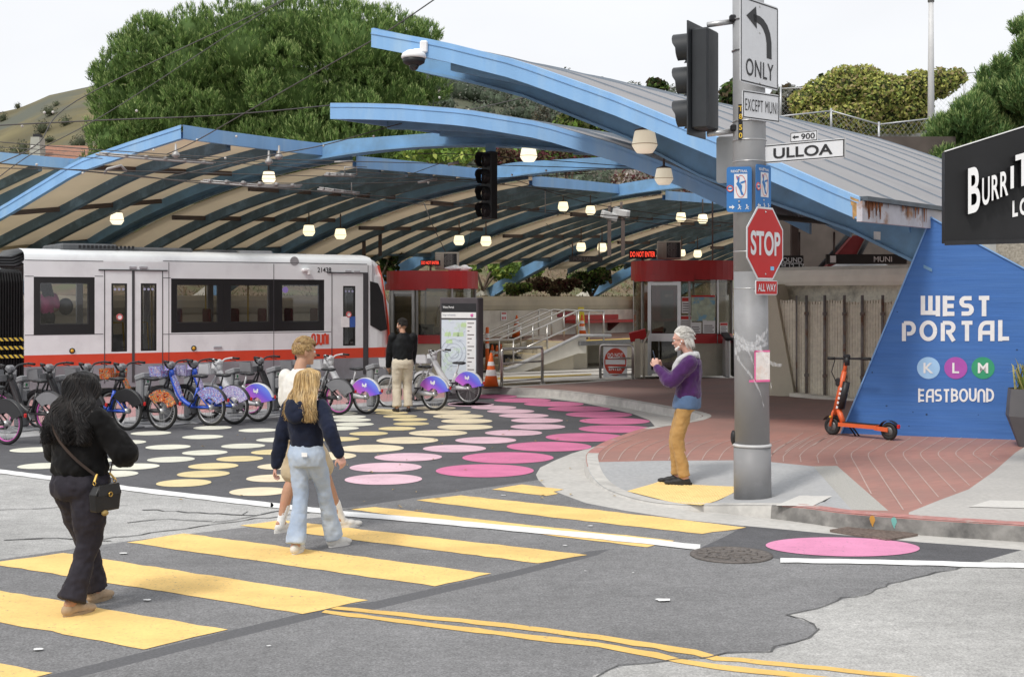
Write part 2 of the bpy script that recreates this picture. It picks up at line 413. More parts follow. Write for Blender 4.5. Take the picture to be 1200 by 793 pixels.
def subdiv(poly, d=.6):
    out = []
    for i in range(len(poly)):
        a = poly[i]; b = poly[(i + 1) % len(poly)]; n = max(1, int(math.hypot(b[0] - a[0], b[1] - a[1]) / d))
        out += [(lerp(a[0], b[0], k / n), lerp(a[1], b[1], k / n)) for k in range(n)]
    return out
def sheet(name, bounds, regs, mats, zf, kind='structure', inside=None, extra=()):
    vs = []; es = []
    for poly in [bounds] + [r[0] for r in regs]:
        b = len(vs); vs += [Vector(p) for p in poly]; es += [(b + i, b + (i + 1) % len(poly)) for i in range(len(poly))]
    vs += [Vector(p) for p in extra]
    v, e, f, *_ = delaunay_2d_cdt(vs, es, [], 0, 1e-5)
    mb = MB(); mb.v = [(p.x, p.y, zf(p.x, p.y)) for p in v]
    for t in f:
        cx = sum(v[i].x for i in t) / len(t); cy = sum(v[i].y for i in t) / len(t)
        if not inpoly(cx, cy, inside or bounds): continue
        mi = 0
        for poly, k in regs:
            if inpoly(cx, cy, poly): mi = k; break
        mb.f.append(list(t)); mb.m.append(mi); mb.sm.append(False)
    o = mb.build(name, mats); tag(o, kind=kind)
    return o
gr = MB(); gr.quad((-1500, -300, -.06), (1500, -300, -.06), (1500, 2500, -.06), (-1500, 2500, -.06))
tag(gr.build('ground', mat('far_ground', (.2, .19, .16), .95, .2, .2)), kind='structure')
sheet('road', [(-45, -6), (45, -6), (45, 56), (-45, 56)], REG, [ASPH, ASPD, CONL, CONR, GUT, REDL, PAD, SLAB, SEAL], lambda x, y: 0.)
WP = [GS(p[0], p[1]) for p in [(700, 541), (770, 539.5), (860, 539), (903, 541), (953, 546), (998, 597), (1000, 640), (860, 640), (740, 620), (660, 560)]]
S_ramp = [(p.x, p.y) for p in WP]
S_dome = [(p.x, p.y) for p in (GS(953, 546), GS(981, 545.5), GS(1041, 598), GS(998, 597))]
S_right = [(p.x, p.y) for p in (GS(1065, 600), GS(1100, 586), GS(1135, 573), GS(1165, 552), GS(1190, 530), GS(1203, 522), Vector((22.5, 18, 0)), Vector((22.5, 5, 0)), G(1600, 760), GS(1065, 660))]
S_far = [(p.x, p.y) for p in (G(590, 450, .15), G(700, 474, .15), G(757, 481, .15), G(826, 490, .15), G(1010, 492, .15), G(1030, 420, .15), G(560, 420, .15))]
pts = []
x = -1.
while x < 12:
    y = 11.
    while y < 24:
        if inpoly(x, y, walk_poly): pts.append((x, y))
        y += .45
    x += .45
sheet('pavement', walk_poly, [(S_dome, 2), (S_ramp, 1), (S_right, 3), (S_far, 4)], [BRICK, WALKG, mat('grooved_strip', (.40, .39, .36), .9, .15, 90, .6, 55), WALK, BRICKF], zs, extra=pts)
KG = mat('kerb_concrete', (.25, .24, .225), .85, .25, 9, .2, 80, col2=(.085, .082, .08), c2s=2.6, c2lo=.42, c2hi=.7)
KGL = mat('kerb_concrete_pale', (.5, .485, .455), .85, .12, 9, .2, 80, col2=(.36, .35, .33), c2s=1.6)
KR = mat('kerb_red_paint', (.43, .20, .18), .75, .15, 12, .1, 60, col2=(.42, .36, .33), c2s=5, c2lo=.55, c2hi=.7)
mb = MB()
kk = kerb; n = len(kk)
for i in range(n - 1):
    a, b = kk[i], kk[i + 1]
    def inn(j):
        d = (kk[min(j + 1, n - 1)] - kk[max(j - 1, 0)]); nn = Vector((d.y, -d.x, 0)).normalized()
        c = kk[j] + nn * .02
        if not inpoly(c.x, c.y, walk_poly): nn = -nn
        return nn
    na, nb = inn(i), inn(i + 1)
    za, zb = zs(a.x, a.y), zs(b.x, b.y)
    px = 600 + FP * a.x / a.y
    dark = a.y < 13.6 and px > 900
    red = (px > 905 and a.y < 14) or (689 < px < 760 and 16 < a.y < 20.4 and a.y > 16)
    e = .004
    A0 = Vector((a.x, a.y, -.02)) - na * .02; B0 = Vector((b.x, b.y, -.02)) - nb * .02
    A1 = Vector((a.x, a.y, za - .012)); B1 = Vector((b.x, b.y, zb - .012))
    A2 = Vector((a.x, a.y, za + e)) + na * .014; B2 = Vector((b.x, b.y, zb + e)) + nb * .014
    A3 = A2 + na * .14; B3 = B2 + nb * .14
    A4 = A3 - UZ * .02; B4 = B3 - UZ * .02
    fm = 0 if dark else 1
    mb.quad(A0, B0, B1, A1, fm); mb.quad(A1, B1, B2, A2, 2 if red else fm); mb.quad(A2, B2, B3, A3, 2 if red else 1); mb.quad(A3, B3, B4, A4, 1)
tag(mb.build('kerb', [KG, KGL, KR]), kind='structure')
mb = MB()
for px, py in ((990, 619), (1079, 627)):
    p = G(px, py); mb.box((p.x, p.y - .005, .07), (.02, .03, .15))
YEL = road_mat('crossing_yellow', (.20, .19, .17), .5, .3, paint=(.86, .585, .215), wear=.565, wear_s=26)
YEL2 = road_mat('line_yellow', (.22, .2, .17), .5, .3, paint=(.76, .49, .15), wear=.56, wear_s=20)
WHT = road_mat('line_white', (.3, .3, .3), .5, .3, paint=(.80, .80, .79), wear=.60, wear_s=18)
def ragged(poly, amp=.012, d=.12):
    out = subdiv(poly, d)
    return [(x + random.uniform(-amp, amp), y + random.uniform(-amp, amp)) for x, y in out]
def marking(name, polys, m, z=.004, rag=.012):
    mb = MB()
    for q in polys:
        p = ragged(px_poly(q), rag) if rag else px_poly(q)
        mb.add([(a, b, z) for a, b in p], [list(range(len(p)))])
    o = mb.build(name, m); tag(o, kind='structure'); return o
stripes = [
    [(-180, 752), (0, 777), (62, 789), (10, 802), (-200, 775)],
    [(-160, 668), (0, 692), (265, 738), (170, 760.5), (0, 729), (-180, 706)],
    [(-30, 664), (0, 658), (75, 648), (432, 703), (355, 719.5), (0, 662.5)],
    [(150, 635.5), (215, 625), (575, 672), (510, 687)],
    [(282, 615.5), (330, 609.5), (500, 629), (688, 650), (630, 660)],
    [(412, 597), (440, 594), (600, 613), (792, 633.5), (757, 641), (600, 622)],
    [(487, 586), (540, 580.5), (700, 597.5), (875, 618), (822, 625.5), (650, 606.5)],
    [(577, 573.5), (612, 567.5), (660, 573.5), (648, 576), (653, 578.5), (640, 581)],
]
marking('crosswalk_stripes', stripes, YEL)
marking('yellow_centre_line', [
    [(396, 710.5), (600, 731), (700, 743.5), (790, 757), (815, 761.5), (845, 769), (870, 771), (1100, 795), (1100, 799), (868, 776), (838, 774), (812, 768), (785, 763), (700, 749.5), (600, 736), (387, 713.5)],
    [(383, 715), (600, 741), (700, 753), (770, 765), (800, 772), (840, 778), (1060, 803), (1040, 806), (835, 784), (795, 777), (765, 770), (700, 758.5), (600, 746.5), (375, 718)]], YEL2)
def band(pts, w0, w1):
    n = len(pts); return [(p[0], p[1] - lerp(w0, w1, i / (n - 1)) / 2) for i, p in enumerate(pts)] + [(p[0], p[1] + lerp(w0, w1, i / (n - 1)) / 2) for i, p in reversed(list(enumerate(pts)))]
marking('white_edge_line', [band([(-300, 511), (0, 552.5), (160, 574), (320, 592.5)] , 4.5, 5.5), band([(317, 592), (400, 602), (520, 612), (690, 628), (770, 636), (820, 642)], 5.5, 6.5), band([(915, 657), (1050, 659.5), (1200, 663.5), (1500, 672)], 5, 6)], WHT, z=.008)
marking('plaza_edge_line', [[(583, 452.2), (640, 449.6), (693, 446.3), (693, 444.8), (640, 447.3), (583, 449.6)]], mat('edge_yellow', (.7, .5, .12), .8), z=.16, rag=0)
dots = []
def dl(col, off, s, items):
    for cx, cy, w in items: dots.append((off[0] + cx / s, off[1] + cy / s, w / s, col))
dl(0, (100, 480), 5, [(385, 138, 230), (745, 106, 220), (688, 160, 236), (1012, 121, 225), (485, 219, 257), (925, 213, 254), (700, 252, 260), (502, 292, 272), (227, 192, 250), (285, 334, 290), (155, 378, 300), (1128, 177, 250), (30, 300, 270), (-60, 395, 300), (-300, 235, 270), (-250, 330, 280), (60, 225, 250)])
dl(1, (100, 480), 5, [(905, 288, 270), (750, 331, 288), (692, 377, 302), (577, 430, 315), (1105, 249, 265)])
dl(2, (100, 480), 5, [(1155, 333, 290), (1105, 402, 320), (1017, 480, 340)])
dl(0, (330, 460), 5, [(345, 121, 200), (387, 142, 215), (411, 161, 225), (425, 186, 230), (337, 210, 230)])
dl(1, (330, 460), 5, [(600, 103, 190), (645, 119, 190), (695, 139, 200), (753, 158, 202), (760, 183, 210), (677, 211, 218), (510, 240, 226), (335, 273, 240)])
dl(2, (330, 460), 5, [(895, 91, 250), (970, 114, 277), (1035, 139, 295), (1085, 167, 300), (1075, 202, 325), (917, 237, 342), (737, 280, 362), (525, 327, 382), (237, 373, 400)])
dl(3, (330, 460), 5, [(1110, 70, 270), (1013, 328, 370), (742, 378, 395), (610, 438, 421), (597, 508, 452)])
dl(3, (540, 450), 4.615, [(48, 107, 240), (178, 127, 246), (270, 147, 256), (340, 171, 270), (412, 197, 282), (417, 231, 296), (285, 264, 310), (135, 304, 330)])
dl(4, (540, 450), 4.615, [(160, 67, 290), (333, 88, 308), (503, 108, 323), (640, 134, 340), (747, 165, 360), (832, 200, 380), (840, 243, 406), (675, 288, 432), (477, 338, 458), (255, 398, 494), (130, 468, 530)])
dots.append((987, 640.5, 178, 5))
DC = [road_mat('dot_paint_' + a_, (.15, .15, .15), .4, .3, paint=c_, wear=.575, wear_s=20) for a_, c_ in (('white', (.72, .71, .60)), ('yellow', (.72, .60, .33)), ('cream', (.76, .66, .47)), ('blush', (.72, .49, .56)), ('pink', (.64, .19, .34)), ('candy', (.70, .28, .45)))]
mbs = [MB() for _ in DC]
for cx, cy, w, c in dots:
    p = G(cx, cy); r = w / 2 * p.y / FP
    mbs[c].add([(p.x + r * math.cos(2 * PI * i / 48), p.y + r * (.66 if c == 5 else 1) * math.sin(2 * PI * i / 48), .005) for i in range(48)], [list(range(48))])
for mb_, m, nm in zip(mbs, DC, ('white', 'yellow', 'cream', 'blush', 'pink', 'candy_pink')):
    tag(mb_.build(nm + '_painted_dots', m), kind='structure')
mb_ = MB()
for px, py, s in ((777, 704, .11), (145, 649, .07), (173, 704, .06), (45, 762, .07), (692, 617, .05), (662, 640, .04), (590, 581, .05), (384, 637, .03), (480, 611, .03), (315, 758, .03), (686, 670, .02), (250, 612, .03), (742, 672, .02)):
    s *= .55; p = G(px, py); mb_.add([(p.x + s * math.cos(2 * PI * i / 9) * random.uniform(.7, 1.2), p.y + .7 * s * math.sin(2 * PI * i / 9) * random.uniform(.7, 1.2), .012) for i in range(9)], [list(range(9))])
tag(mb_.build('paint_flecks', WHT), kind='structure')
mb_ = MB()
for i in range(70):
    px, py = random.uniform(180, 760), random.uniform(478, 600)
    if i < 12: px, py = random.uniform(430, 700), random.uniform(440, 462)
    p = G(px, py); s = random.uniform(.012, .03); a = random.uniform(0, 6.3)
    mb_.add([(p.x + s * math.cos(a + q) * (1.5 if k % 2 == 0 else .6), p.y + s * math.sin(a + q) * (1.5 if k % 2 == 0 else .6), .014 + .008 * (k % 2)) for k, q in enumerate((0, 1.6, 3.14, 4.7))], [(0, 1, 2, 3)])
tag(mb_.build('leaf_litter', mat('dry_leaf', (.42, .3, .13), .9, .3, 30)), kind='stuff')
mb_ = MB()
def crack(pts, w):
    pts = [G(*p) for p in pts]; q = []
    for a, b in zip(pts, pts[1:]):
        n = max(2, int((b - a).length / .12))
        for k in range(n): q.append(a.lerp(b, k / n) + Vector((random.uniform(-.025, .025), random.uniform(-.04, .04), 0)))
    q.append(pts[-1])
    for a, b in zip(q, q[1:]):
        d = (b - a); nn = Vector((-d.y, d.x, 0)).normalized() * w * random.uniform(.5, 1.2)
        mb_.quad(a + nn + UZ * .006, b + nn + UZ * .006, b - nn + UZ * .006, a - nn + UZ * .006)
crack(_wob[1:20], .007)
crack([(0, 597), (40, 596), (90, 593), (150, 592)], .01); crack([(170, 597), (230, 601), (300, 604)], .016); crack([(150, 612), (200, 608), (260, 612), (330, 598)], .012)
crack([(0, 634), (50, 630), (130, 634)], .02); crack([(290, 599), (284, 603)], .006); crack([(120, 632), (300, 608), (420, 595)], .012)
tag(mb_.build('road_cracks', mat('tar', (.1, .1, .1), .8)), kind='structure')
mb_ = MB()
def joint(pts, w=.0065):
    q = catmull([GS(*p) for p in pts], 5)
    for a, b in zip(q, q[1:]):
        d = (b - a); nn = Vector((-d.y, d.x, 0)).normalized() * w
        f = lambda v, s: Vector((v.x + nn.x * s, v.y + nn.y * s, zs(v.x, v.y) + .004))
        mb_.quad(f(a, 1), f(b, 1), f(b, -1), f(a, -1))
T5 = lambda X, Y: (900 + X / 4, 500 + Y / 4)
bends = [(75, 135), (152, 132), (232, 132), (311, 133), (390, 132), (470, 135), (551, 133), (634, 130), (715, 130), (798, 128), (880, 125), (962, 125), (1043, 128)]
lows = [(72, 163), (155, 165), (238, 170), (325, 176), (485, 315), (635, 390), (720, 362), (800, 330), (880, 305), (945, 275), (1005, 240), (1050, 195), (1080, 155)]
for (bx, by), (lx, ly) in zip(bends, lows):
    ux, uy = bx + 118, by - 82
    joint([T5(ux, uy), T5(bx + 35, by - 32), T5(bx, by), T5(lerp(bx, lx, .35) - 2, lerp(by, ly, .35)), T5(lx, ly)])
T4 = lambda X, Y: (640 + X / 4.286, 520 + Y / 4.286)
for k in range(11):
    X = 278 + 84 * k
    if k in (8,): continue
    joint([T4(X + 150, -22), T4(X + 75, 5), T4(X + 28, 38), T4(X, 82)])
for k in range(5): joint([T4(1130 + 70 * k, 55 - 15 * k), T4(1190 + 75 * k, 10 - 15 * k), T4(1290 + 80 * k, -55)])
tag(mb_.build('paving_joints', mat('joint_white', (.47, .36, .32), .85)), kind='structure')
mb_ = MB()
for py in (432, 435.5, 440, 446):
    a, b = G(570, py + 3, .0), G(760, py - 2, .0)
    mb_.quad(a + Vector((0, 0, .004)), b + Vector((0, 0, .004)), b + Vector((0, .13, .004)), a + Vector((0, .13, .004)))
tag(mb_.build('track_slots', mat('slot_dark', (.09, .085, .08), .8)), kind='structure')
TY = mat('tactile_yellow', (.82, .60, .26), .7, .05, 5, .0, 60, col2=(.66, .46, .18), c2s=4, c2lo=.55, c2hi=.8)
mb_ = MB()
a, b, c, d = [GS(*p, .006) for p in ((735, 575.3), (771, 564.5), (871, 570), (821, 591.5))]
N_ = 10
gr_ = [[(a.lerp(d, i / N_)).lerp(b.lerp(c, i / N_), j / N_) for j in range(N_ + 1)] for i in range(N_ + 1)]
for r_ in gr_:
    for p in r_: p.z = zs(p.x, p.y) + .008
for i in range(N_):
    for j in range(N_): mb_.quad(gr_[i][j], gr_[i + 1][j], gr_[i + 1][j + 1], gr_[i][j + 1])
for i in range(27):
    for j in range(19):
        p = (a.lerp(d, (i + .5) / 27)).lerp(b.lerp(c, (i + .5) / 27), (j + .5) / 19); p.z = zs(p.x, p.y) + .007
        mb_.lathe([(.02, 0), (.016, .005), (.008, .007)], p, 6)
o = mb_.build('tactile_paving', TY); tag(o, kind='structure')
def cover(pts, name, label, m):
    q = [GS(*p) for p in pts]; mb = MB()
    t_ = [p + UZ * .006 for p in q]; mb.quad(*t_)
    tag(mb.build(name, m), label, 'utility cover')
CVR = mat('cover_concrete', (.6, .585, .55), .8, .06, 20, .1, 90)
cover([(909, 592.8), (937, 580.8), (978, 580.5), (952, 593.3)], 'utility_cover', 'pale rectangular utility cover set in the corner ramp beside the steel pole', CVR)
cover([(1135, 594), (1160, 586.5), (1290, 589), (1290, 598)], 'utility_cover', 'pale utility cover set in the pavement near the red kerb, right of the bricks', CVR)
p = G(857, 650.5); r = 48 * p.y / FP
mb_ = MB(); mb_.lathe([(r, 0), (r, .012), (r * .86, .014), (r * .84, .006), (.01, .008)], p, 40)
for i in range(60):
    a_ = random.uniform(0, 6.3); q = r * .8 * math.sqrt(random.random()); mb_.lathe([(.035, 0), (.03, .012), (.004, .013)], (p.x + q * math.cos(a_), p.y + q * math.sin(a_), .004), 6)
tag(mb_.build('manhole_cover', mat('cast_iron', (.13, .115, .105), .7, .3, 30, .4, 60)), 'round rusty manhole cover beside the pink dot in the road', 'manhole cover')
t = thing('storm_drain', 'iron storm drain grate in the gutter below the kerb', 'storm drain', G(1022, 627))
cs = [G(*q) for q in ((974, 623), (1008, 617.8), (1074, 627.5), (1040, 633.5))]
mb_ = MB()
mb_.quad(*[c_ + UZ * .004 for c_ in cs]); mb_.build('pit_shade', mat('drain_shade', (.012, .012, .012), .9), t)  # flat black sheet, the shade below the grate put into its colour
mb_ = MB()
for i in range(15):
    u_ = i / 14; mb_.beam(cs[0].lerp(cs[3], u_) + UZ * .012, cs[1].lerp(cs[2], u_) + UZ * .012, .03, .02)
for v_ in (0, .33, .66, 1): mb_.beam(cs[0].lerp(cs[1], v_) + UZ * .01, cs[3].lerp(cs[2], v_) + UZ * .01, .035, .016)
mb_.build('grate', mat('rusty_iron', (.17, .13, .11), .75, .3, 30, .2, 60), t)
mb_ = MB()
for px, py, s, m_ in ((1020.5, 602, 1, 0), (1047, 609, 1, 1)):
    base = min(kerb, key=lambda q: abs(600 + FP * q.x / q.y - px) + (100 if q.y > 14 else 0))
    for k in range(6):
        c_ = Vector((base.x + .004 * (k % 2), base.y - .0215 - .0004 * k, .118 - .013 * k))
        s_ = (.026, .024, .019, .013, .009, .006)[k]
        mb_.add([c_ + Vector((s_ * math.cos(2 * PI * i / 8), -.0004 * k, s_ * 1.2 * math.sin(2 * PI * i / 8))) for i in range(8)], [list(range(8))], m_)
tag(mb_.build('kerb_paint', [mat('spray_orange', (.6, .3, .06), .8), mat('spray_teal', (.2, .5, .45), .8)]), kind='structure')
BLUE = mat('canopy_blue_paint', (.225, .42, .69), .5, .07, 2.2, .03, 40, col2=(.34, .51, .69), c2s=1.6, c2lo=.5, c2hi=.8, spec=.35, stretch=(1, 1, .22))
BLUED = mat('arch_blue_shaded', (.165, .33, .53), .5, .12, 1.5, .03, 40, col2=(.13, .22, .31), c2s=1.3, c2lo=.42, c2hi=.75, spec=.35)  # canopy blue darkened in the colour, for the shade under the roofs
RIBP = mat('rib_blue_shaded', (.10, .16, .215), .5, .12, 2, 0, 40, col2=(.16, .26, .36), c2s=2, spec=.3)  # same blue paint again, with deep under-roof shade put into the colour
DECK = mat('tan_roof_deck', (.82, .68, .48), .8, .06, 1.2, .1, 30, col2=(.62, .48, .33), c2s=.5, c2lo=.54, c2hi=.85, stretch=(1, 1, 1))
DECKD = mat('dark_roof_deck', (.40, .39, .37), .8, .1, 1.5, .1, 30)
METAL = mat('grey_roof_metal', (.285, .28, .285), .6, .08, .6, .02, 10, col2=(.24, .235, .245), c2s=.5, c2lo=.45, c2hi=.7, spec=.3)
SEAMB = mat('blue_grey_seam', (.20, .235, .28), .5, .1, 3)
RUST = mat('rust_streaked_steel', (.50, .49, .53), .7, .12, 4, .1, 40, col2=(.30, .15, .07), c2s=2.2, c2lo=.56, c2hi=.68)
BROWN = mat('brown_steel', (.11, .085, .075), .7, .15, 3)
CONC = mat('tan_concrete', (.56, .51, .40), .85, .08, 1.8, .15, 40, col2=(.34, .31, .25), c2s=.9, c2lo=.45, c2hi=.8)
CONCL = mat('pale_concrete', (.70, .67, .59), .85, .08, 3, .15, 50, col2=(.38, .35, .3), c2s=.8, c2lo=.5, c2hi=.8)
def lucent(m, f):
    n = m.node_tree.nodes; l = m.node_tree.links; b = n['Principled BSDF']; tr = n.new('ShaderNodeBsdfTranslucent'); mx = n.new('ShaderNodeMixShader'); mx.inputs[0].default_value = f
    l.new(b.inputs['Base Color'].links[0].from_socket, tr.inputs[0]); l.new(b.outputs[0], mx.inputs[1]); l.new(tr.outputs[0], mx.inputs[2]); l.new(mx.outputs[0], n['Material Output'].inputs[0])
lucent(DECK, .19)          # translucency added to brighten the roof underside and the station below
w2 = Vector((.882, -.471, 0)); u2 = Vector((.65, .76, 0)); v2 = Vector((.76, -.65, 0))
nw = Vector((.471, .882, 0))
S2 = Vector((-11.8, 36.4, 0)); sv = Vector((4.47, 5.23, 0))
def zarch(t): d = t - 10.8; return 5.79 - (27.2 - math.sqrt(max(1., 27.2 ** 2 - d * d)))
def plane_prism(mb, o, d, th, top, bot, mi=0):
    """solid between a top and a bottom profile [(t, z)], in the vertical plane through o along d, centred thickness th"""
    nn = Vector((-d.y, d.x, 0)) * th / 2
    n = len(top); vs = []
    for s in (1, -1):
        for t, z in top: vs.append(o + d * t + nn * s + UZ * z)
        for t, z in bot: vs.append(o + d * t + nn * s + UZ * z)
    fs = []
    for i in range(n - 1):
        a, b, c_, d_ = i, i + 1, n + i + 1, n + i
        k = 2 * n
        fs += [(a, b, c_, d_), (k + d_, k + c_, k + b, k + a), (a, k + a, k + b, b), (d_, c_, k + c_, k + d_)]
    fs += [(0, n, 3 * n, 2 * n), (n - 1, 3 * n - 1, 4 * n - 1, 2 * n - 1)]
    mb.add(vs, fs, mi)
def flanged(mb, o, d, th, top, bot, fl=.16, mi=0, fmi=0):
    plane_prism(mb, o, d, th, top, bot, mi)
    plane_prism(mb, o, d, th + fl, [(t, z + .035) for t, z in bot], [(t, z - .012) for t, z in bot], fmi)
arch_lab = {2: 'tall blue steel arch across the tracks that carries the hanging black traffic signal', 3: 'blue steel arch just behind the one with the hanging signal', 4: 'blue steel arch whose pale foot shows above the left ticket booth', 5: 'blue steel arch whose foot stands on the bank between the two booths', 6: 'blue steel arch whose foot meets the bank beside the right booth roof', 7: 'far blue steel arch over the right booth, half lost in shade', 8: 'farthest blue steel arch at the back of the station'}
for k in range(2, 9):
    S = S2 + sv * (k - 2)
    t = thing('steel_arch', arch_lab[k], 'arch', S + UZ * 2, 0, 'steel arches over the tracks')
    ts = [-3.0 + .5 * i for i in range(52)]
    top = [(q, min(zarch(q) + (.40 if q > -1 else .5), 6.1)) for q in ts]; bot = [(q, zarch(q)) for q in ts]
    mb = MB(); flanged(mb, S, w2, .26, top, bot)
    mb.build('beam', BLUED, t)
    mb = MB(); f0 = S + w2 * -3.0
    z0 = zarch(-3.0)
    mb.prism([f0 + w2 * .1 + nw * .3 + UZ * (z0 + .6), f0 + w2 * .35 + nw * .3 + UZ * (z0 - .15), f0 + w2 * .35 + nw * .3 + UZ * .3, f0 - w2 * 2.2 + nw * .3 + UZ * .3, f0 - w2 * 2.2 + nw * .3 + UZ * (z0 - .55), f0 - w2 * .3 + nw * .3 + UZ * (z0 + .35)], nw * -.6)
    mb.build('footing', CONCL, t)
F2p = [(-2.5, 2.4), (0, 3.35), (3.05, 4.31), (5.66, 5.33), (7.2, 5.64), (8.82, 5.94), (10, 6.05)]
def zF(t): return interp(t, F2p)
def zB(t): return zarch(t) + .36
def roof_bay(t, oF, oB, fF, fB, t0, t1F, t1B, ns, deck, fascia_front=True, fascia_edge=True, th=.1, fd=.27, ribs=4, rmat=None, seams=0, rd=.26, eave=None):
    """ruled barrel roof between a front and a back profile: oF, oB plan origins, f(t) heights of the top surface"""
    def pt(i, j, dz=0.):
        f = i; t1 = lerp(t1F, t1B, f); q = lerp(t0, t1, j)
        return (oF.lerp(oB, f)) + w2 * q + UZ * (lerp(fF(q), fB(q), f) + dz)
    nj = 22; ni = ns
    mb = MB()
    grid = [[pt(i / ni, j / nj) for j in range(nj + 1)] for i in range(ni + 1)]
    for i in range(ni):
        for j in range(nj): mb.quad(grid[i][j], grid[i + 1][j], grid[i + 1][j + 1], grid[i][j + 1])
    if seams:
        for s in range(seams + 1):
            f = s / seams
            pts = [pt(f, j / nj, .0) for j in range(nj + 1)]
            for a, b in zip(pts, pts[1:]): mb.beam(a + UZ * .012, b + UZ * .012, .035, .05, 1)
    if deck is not DECK: mb.build('metal_roof', [METAL, SEAMB], t)
    mb = MB()
    for i in range(ni):
        for j in range(nj): mb.quad(*[p - UZ * th for p in (grid[i][j], grid[i][j + 1], grid[i + 1][j + 1], grid[i + 1][j])])
    mb.build('roof_deck', deck, t)
    mb = MB(); e = .03
    if fascia_front:
        off = -u2 * e
        pl = [pt(0, j / nj) for j in range(nj + 1)]
        for a, b in zip(pl, pl[1:]):
            mb.quad(a + off + UZ * .03, b + off + UZ * .03, b + off - UZ * fd, a + off - UZ * fd)
            mb.quad(a + UZ * .03 + off, b + UZ * .03 + off, b + UZ * .03 + u2 * .1, a + UZ * .03 + u2 * .1)
            mb.quad(a + u2 * .08 - UZ * fd, b + u2 * .08 - UZ * fd, b + off - UZ * fd, a + off - UZ * fd)
            mb.quad(a + u2 * .08 - UZ * fd, b + u2 * .08 - UZ * fd, b + u2 * .08 - UZ * (th + .002), a + u2 * .08 - UZ * (th + .002))
            mb.beam((a + off * 1.35) - UZ * .05, (b + off * 1.35) - UZ * .05, .012, .012, 0)
    if fascia_edge:
        off = w2 * e * (1 if t1F > 0 else 1)
        pl = [pt(i / ni, 1) for i in range(ni + 1)]
        for a, b in zip(pl, pl[1:]):
            mb.quad(a + off + UZ * .03, b + off + UZ * .03, b + off - UZ * fd, a + off - UZ * fd)
            mb.quad(a - w2 * .08 + UZ * .03, b - w2 * .08 + UZ * .03, b + off + UZ * .03, a + off + UZ * .03)
            mb.quad(a - w2 * .08 - UZ * fd, b - w2 * .08 - UZ * fd, b + off - UZ * fd, a + off - UZ * fd)
            mb.quad(a - w2 * .08 - UZ * fd, b - w2 * .08 - UZ * fd, b - w2 * .08 - UZ * (th + .002), a - w2 * .08 - UZ * (th + .002))
    if mb.f: mb.build('fascia', BLUE, t)
    if eave:
        mb = MB(); pl = [pt(i / ni, 0) for i in range(ni + 1)]
        for a, b in zip(pl, pl[1:]): mb.quad(a - w2 * e + UZ * .01, b - w2 * e + UZ * .01, b - w2 * e - UZ * fd, a - w2 * e - UZ * fd)
        mb.build('eave_strip', eave, t)
    for r_ in range(1, ribs + 1):
        f = r_ / (ribs + 1); m2 = MB()
        o = oF.lerp(oB, f); T1 = lerp(t1F, t1B, f) - .12
        ts = [lerp(t0 + .02, T1, q / 16) for q in range(17)]
        plane_prism(m2, o, w2, .15, [(q, lerp(fF(q), fB(q), f) - th - .005) for q in ts], [(q, lerp(fF(q), fB(q), f) - th - rd) for q in ts])
        m2.build('rib', rmat or RIBP, t)
    return pt
def purlins(t, pt, js, z):
    for j in js:
        m2 = MB(); m2.beam(pt(.02, j, z), pt(.98, j, z), .09, .12); m2.build('purlin', BROWN, t)
bay_lab = ['far canopy roof with the pale blue peaked corner above the tram', 'far canopy roof section right of the peaked corner, behind the tallest arch', 'far canopy roof section over the left ticket booth', 'far canopy roof section between the two booths', 'far canopy roof section behind the right booth sign', 'farthest canopy roof section at the back of the station']
for i in range(6):
    oB = S2 + sv * i - u2 * .13
    oF = (S2 - u2 * 4.94) if i == 0 else (S2 + sv * (i - 1) + u2 * .13)
    t = thing('station_canopy', bay_lab[i], 'canopy', oF + UZ * 2, 0, 'striped roof sections of the far canopy')
    ff = zF if i == 0 else (lambda q: zB(q) - .40)
    pt = roof_bay(t, oF, oB, ff, zB, -.3 if i else -2.0, 8.8 if i == 0 else 8.85, 8.05 if i == 0 else 7.35, 8, DECK, fascia_front=(i == 0), ribs=2 if i == 0 else 4, rd=.26 if i < 2 else .19)
    purlins(t, pt, (.33, .62) if i else (.48, .72), -.17)
    if i:
        m2 = MB(); ts = [lerp(-.28, 8.7, q / 20) for q in range(21)]
        plane_prism(m2, oF + u2 * .05, w2, .08, [(q, zarch(q) + .22) for q in ts], [(q, ff(q) - .05) for q in ts]); m2.build('front_rib', RIBP, t)
    if i == 1:   # rear strip of roof beyond the eave beam
        a = oF.lerp(oB, .55)
        roof_bay(t, a, oB, zB, zB, -1.5, -.32, -.32, 3, DECK, fascia_front=False, fascia_edge=False, ribs=2)
        m2 = MB(); pr = [a + w2 * q + UZ * zB(q) for q in (-1.5, -1.1, -.7, -.2)]
        for p, q in zip(pr, pr[1:]): m2.beam(p - UZ * .1, q - UZ * .1, .1, .3)
        m2.build('fascia', BLUE, t)
t = thing('eave_beam', 'long dark brown beam running under the far canopy above the tram', 'beam', S2 + UZ * 3.7)
mb = MB(); a = S2 - u2 * 7.5 + w2 * -.1; b = S2 + u2 * 42 + w2 * -.1
mb.beam(a + UZ * 3.93, b + UZ * 3.93, .2, .3); mb.build('beam', BROWN, t)
mb = MB(); mb.beam(a + UZ * 3.71, b + UZ * 3.71, .26, .12); mb.build('flange', RIBP, t)
t = thing('station_canopy', 'small canopy roof at the far left behind the peaked one', 'canopy', (-13.7, 37.5, 4))
o0 = Vector((-13.7, 37.5, 0)) - w2 * 10 - u2 * 6
roof_bay(t, o0, o0 + u2 * 8.2, lambda q: 3.4 + .285 * q, lambda q: 3.4 + .285 * q, 0, 10, 10, 5, DECK, True, True, ribs=3)
mb = MB(); o1 = o0 + u2 * 7.1
